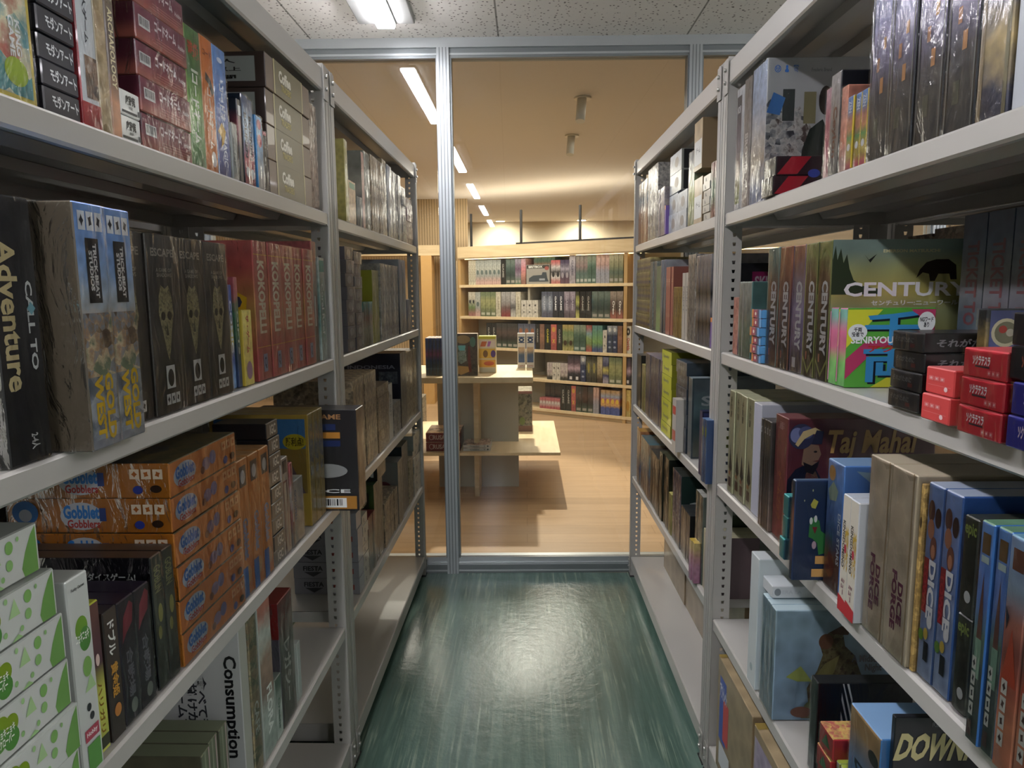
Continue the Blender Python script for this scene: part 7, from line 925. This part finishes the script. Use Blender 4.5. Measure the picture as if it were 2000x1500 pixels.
# display table: slab, lower slab, crossed panels
tb = empty('display_table', (-.35, 5.25, 0)); tag(tb, 'two tier pale wooden display table on crossed panels beyond the glass', 'table')
m = MB(); m.box(-1.0, -.50, .865, .395, .30, .905, WOODX, .003); m.build('tabletop', tb)
m = MB(); m.box(-1.1, -.37, .330, .588, .84, .352, WOODX, .003); m.build('lower_shelf', tb)
PANEL = plain('#a8a090', .5)
m = MB(); m.box(-.32, 0, 0, .288, .03, .330, PANEL); m.box(-.32, 0, .352, .288, .03, .865, PANEL); m.build('cross_panel', tb)
m = MB(); m.box(-.03, -.26, 0, .004, -.001, .330, WOOD); m.box(-.03, -.26, .352, .004, -.001, .865, WOOD); m.build('spine_panel', tb)
m = MB(); m.box(-.03, .031, 0, .004, .5, .330, WOOD); m.box(-.03, .031, .352, .004, .28, .865, WOOD); m.build('rear_panel', tb)
STY.update({
 's_blue': (G(['#6a7684','#5c6c84','#4c5c90','#a85484','#4c5c94','#46588c'], 5, 2, .08), 1, [('r','F',.0,.18,1,.19,'#9ab0b4')], P('#9a8c80'), B(['#b89a88','#d8ccc0','#a87c6c'],14,1)),
 's_brown': (B(['#4a3828','#5c4830','#3a2c20'],8,3), 0, [('c','F',.4,.86,.3,.1,'#9a7c4c'), ('c','F',.8,.8,.12,.12,'#5c7c68'), ('p','F',[(.12,.7),(.5,.7),(.54,.36),(.3,.28),(.08,.4)],B(['#6c7c64','#8c9484','#56624c'],14,2)), ('p','F',[(.18,.72),(.5,.72),(.46,.6),(.24,.6)],'#6cb0b0'), ('p','F',[(.6,.7),(.68,.7),(.74,.1),(.62,.06),(.58,.4)],'#6c3428'), ('p','F',[(.0,.1),(.2,.24),(.6,.22),(.64,.1),(.3,.02)],'#b88c4c')], P('#b8a890'), P('#b89880')),
 's_comic': (P('#d8c8a0'), 0, [('r','F',0,.92,1,1,'#c8c03c'), ('r','F',.04,.7,.96,.88,'#e0cfc0'), ('p','F',[(.1,.72),(.4,.72),(.5,.86),(.2,.86)],'#c86c3c'), ('p','F',[(.5,.72),(.64,.72),(.74,.86),(.56,.86)],'#b06cb0'), ('r','F',.04,.4,.96,.66,'#e0b448'), ('c','F',.4,.52,.14,.1,'#7c5c34'), ('c','F',.84,.52,.14,.1,'#5c3c7c'), ('r','F',.04,.16,.96,.36,'#e0a848'), ('c','F',.6,.26,.3,.06,'#c8643c'), ('r','F',.04,.02,.96,.13,'#c0bca8')], None, P('#c8c03c')),
 's_white': (P('#d2cdc6'), 0, [('r','F',.14,.87,.86,.9,'#2c4470'), ('r','F',.14,.72,.86,.75,'#2c4470'), ('c','F',.5,.81,.34,.06,'#2c4470'), ('c','F',.5,.81,.14,.025,'#d2cdc6'), ('r','F',.1,.16,.88,.6,G(['#2c4c7c','#3c5474','#c0a078','#a88860','#c8ac80'],5,1,.1)), ('t','F','CASTLE',.5,.06,.7,.05,'#a8746c')], None, None),
 's_crus': (P('#6c2228'), 0, [('t','F','CRUSADERS',.5,.5,.8,.5,'#b8a8a4'), ('c','F',.16,.5,.07,.3,'#b0a0a0'), ('c','F',.16,.5,.05,.22,'#6c2228')], None, B(['#d8b8a0','#e0c8b4','#4c3c34'],4,2)),
 's_pinkflat': (P('#b4afa8'), 0, [('t','F','Crusaders',.42,.5,.34,.5,'#5c5c5c'), ('c','F',.78,.5,.03,.26,'#8c8c88'), ('c','F',.9,.5,.03,.26,'#3c3c3c')], None, B(['#d8b4a0','#8c6c5c','#dcc4b0','#4c3c3c'],5,2)),
 's_lean': (B(['#7c7458','#9a9078','#5c5440','#a89c7c'],6,2), 1, [('r','F',0,0,1,.14,'#8c5c48'), ('r','F',0,.93,1,1,'#a8786c'), ('c','F',.3,.26,.2,.1,'#7c8c48')], B(['#b88c74','#c8a48c','#a87c68'],6,1), None),
 's_zebra': (B(['#2c2c28','#c8c0a8','#3c3830'],14,2), 0, [], None, None),
})
def shop_box(sty, x, y, z, W, H, D, lab, g=None, rz=0, name='display_game_box'):
    o = make_box(name, sty, W, H, D, 'R'); o.location = (x, y, z + .001); o.rotation_euler = (0, 0, rz); tag(o, lab, 'game box', g); return o
o1 = shop_box('s_blue', -.698, 4.86, .905, .0243, .262, .19, 'slim blue box with pink band on the table, leftmost of five', 'five slim blue boxes on the display table')
for i in range(1, 5):
    o = copy_tree(o1); o.location = (-.698 + .0247 * i, 4.86, .906); o['label'] = 'slim blue box with pink band on the table, %s of five' % ('', 'second', 'third', 'fourth', 'rightmost')[i]
shop_box('s_brown', -.50, 4.84, .905, .166, .292, .07, 'brown box with archway picture standing on the table')
shop_box('s_comic', -.34, 5.0, .905, .125, .262, .1, 'cream and yellow picture box behind the brown one on the table')
shop_box('s_white', -.066, 5.3, .905, .061, .262, .06, 'narrow white box with blue emblem on the table, left of the pair', 'pair of white boxes on the display table')
shop_box('s_white', .0, 5.3, .905, .061, .262, .06, 'narrow white box with blue emblem on the table, right of the pair', 'pair of white boxes on the display table')
for i, z in enumerate((.352, .420)):
    shop_box('s_crus', -.72, 4.93, z, .245, .066, .3, 'dark red box lying flat on the lower tier, ' + ('bottom', 'top')[i] + ' of the pair', 'red boxes on the lower tier')
for i, z in enumerate((.352, .376)):
    shop_box('s_pinkflat', -.455, 4.93, z, .196, .023, .2, 'thin pale box with pink cover on the lower tier, ' + ('lower', 'upper') [i] + ' one', 'pale boxes on the lower tier')
o = shop_box('s_lean', -.07, 5.62, .352, .115, .33, .3, 'large wrapped olive and pink box standing on the lower tier', rz=0)
shop_box('s_zebra', -1.12, 6.4, .0, .17, .52, .2, 'black and cream patterned stack by the left edge beyond the glass')
# pendant cylinders and downlights on the shop ceiling
for i, (x, y) in enumerate(((.368, 4.70), (.372, 5.82))):
    r = empty('ceiling_spotlight', (x, y, 2.7)); tag(r, 'white cylinder spotlight on the shop ceiling, ' + ('nearer', 'farther') [i] + ' of two', 'spotlight', 'cylinder spotlights on the shop ceiling')
    m = MB(); m.cyl((0, 0, -.0005), (0, 0, -.012), .055, plain('#d8cdb8', .5), 24); m.build('mounting_plate', r)
    m = MB(); m.cyl((-.006, -.02, -.012), (-.02, -.06, -.16), .03, plain('#cfccc0', .5), 20); m.build('cylinder', r)
for i, (x, y) in enumerate(((-.45, 12.9), (1.0, 12.9), (2.6, 12.9), (-2.0, 12.9))):
    r = empty('downlight', (x, y, 2.7)); tag(r, 'round recessed downlight near the far wall, %s from left' % ('second', 'third', 'fourth', 'first')[i], 'downlight', 'recessed downlights by the far wall')
    m = MB(); m.cyl((0, 0, -.001), (0, 0, -.008), .10, plain('#e8dcc4', .5), 20, .09); m.build('trim_ring', r)
    m = MB(); m.cyl((0, 0, -.008), (0, 0, -.012), .075, plain('#fff0d0', .5, emis=12), 20); m.build('lens', r)
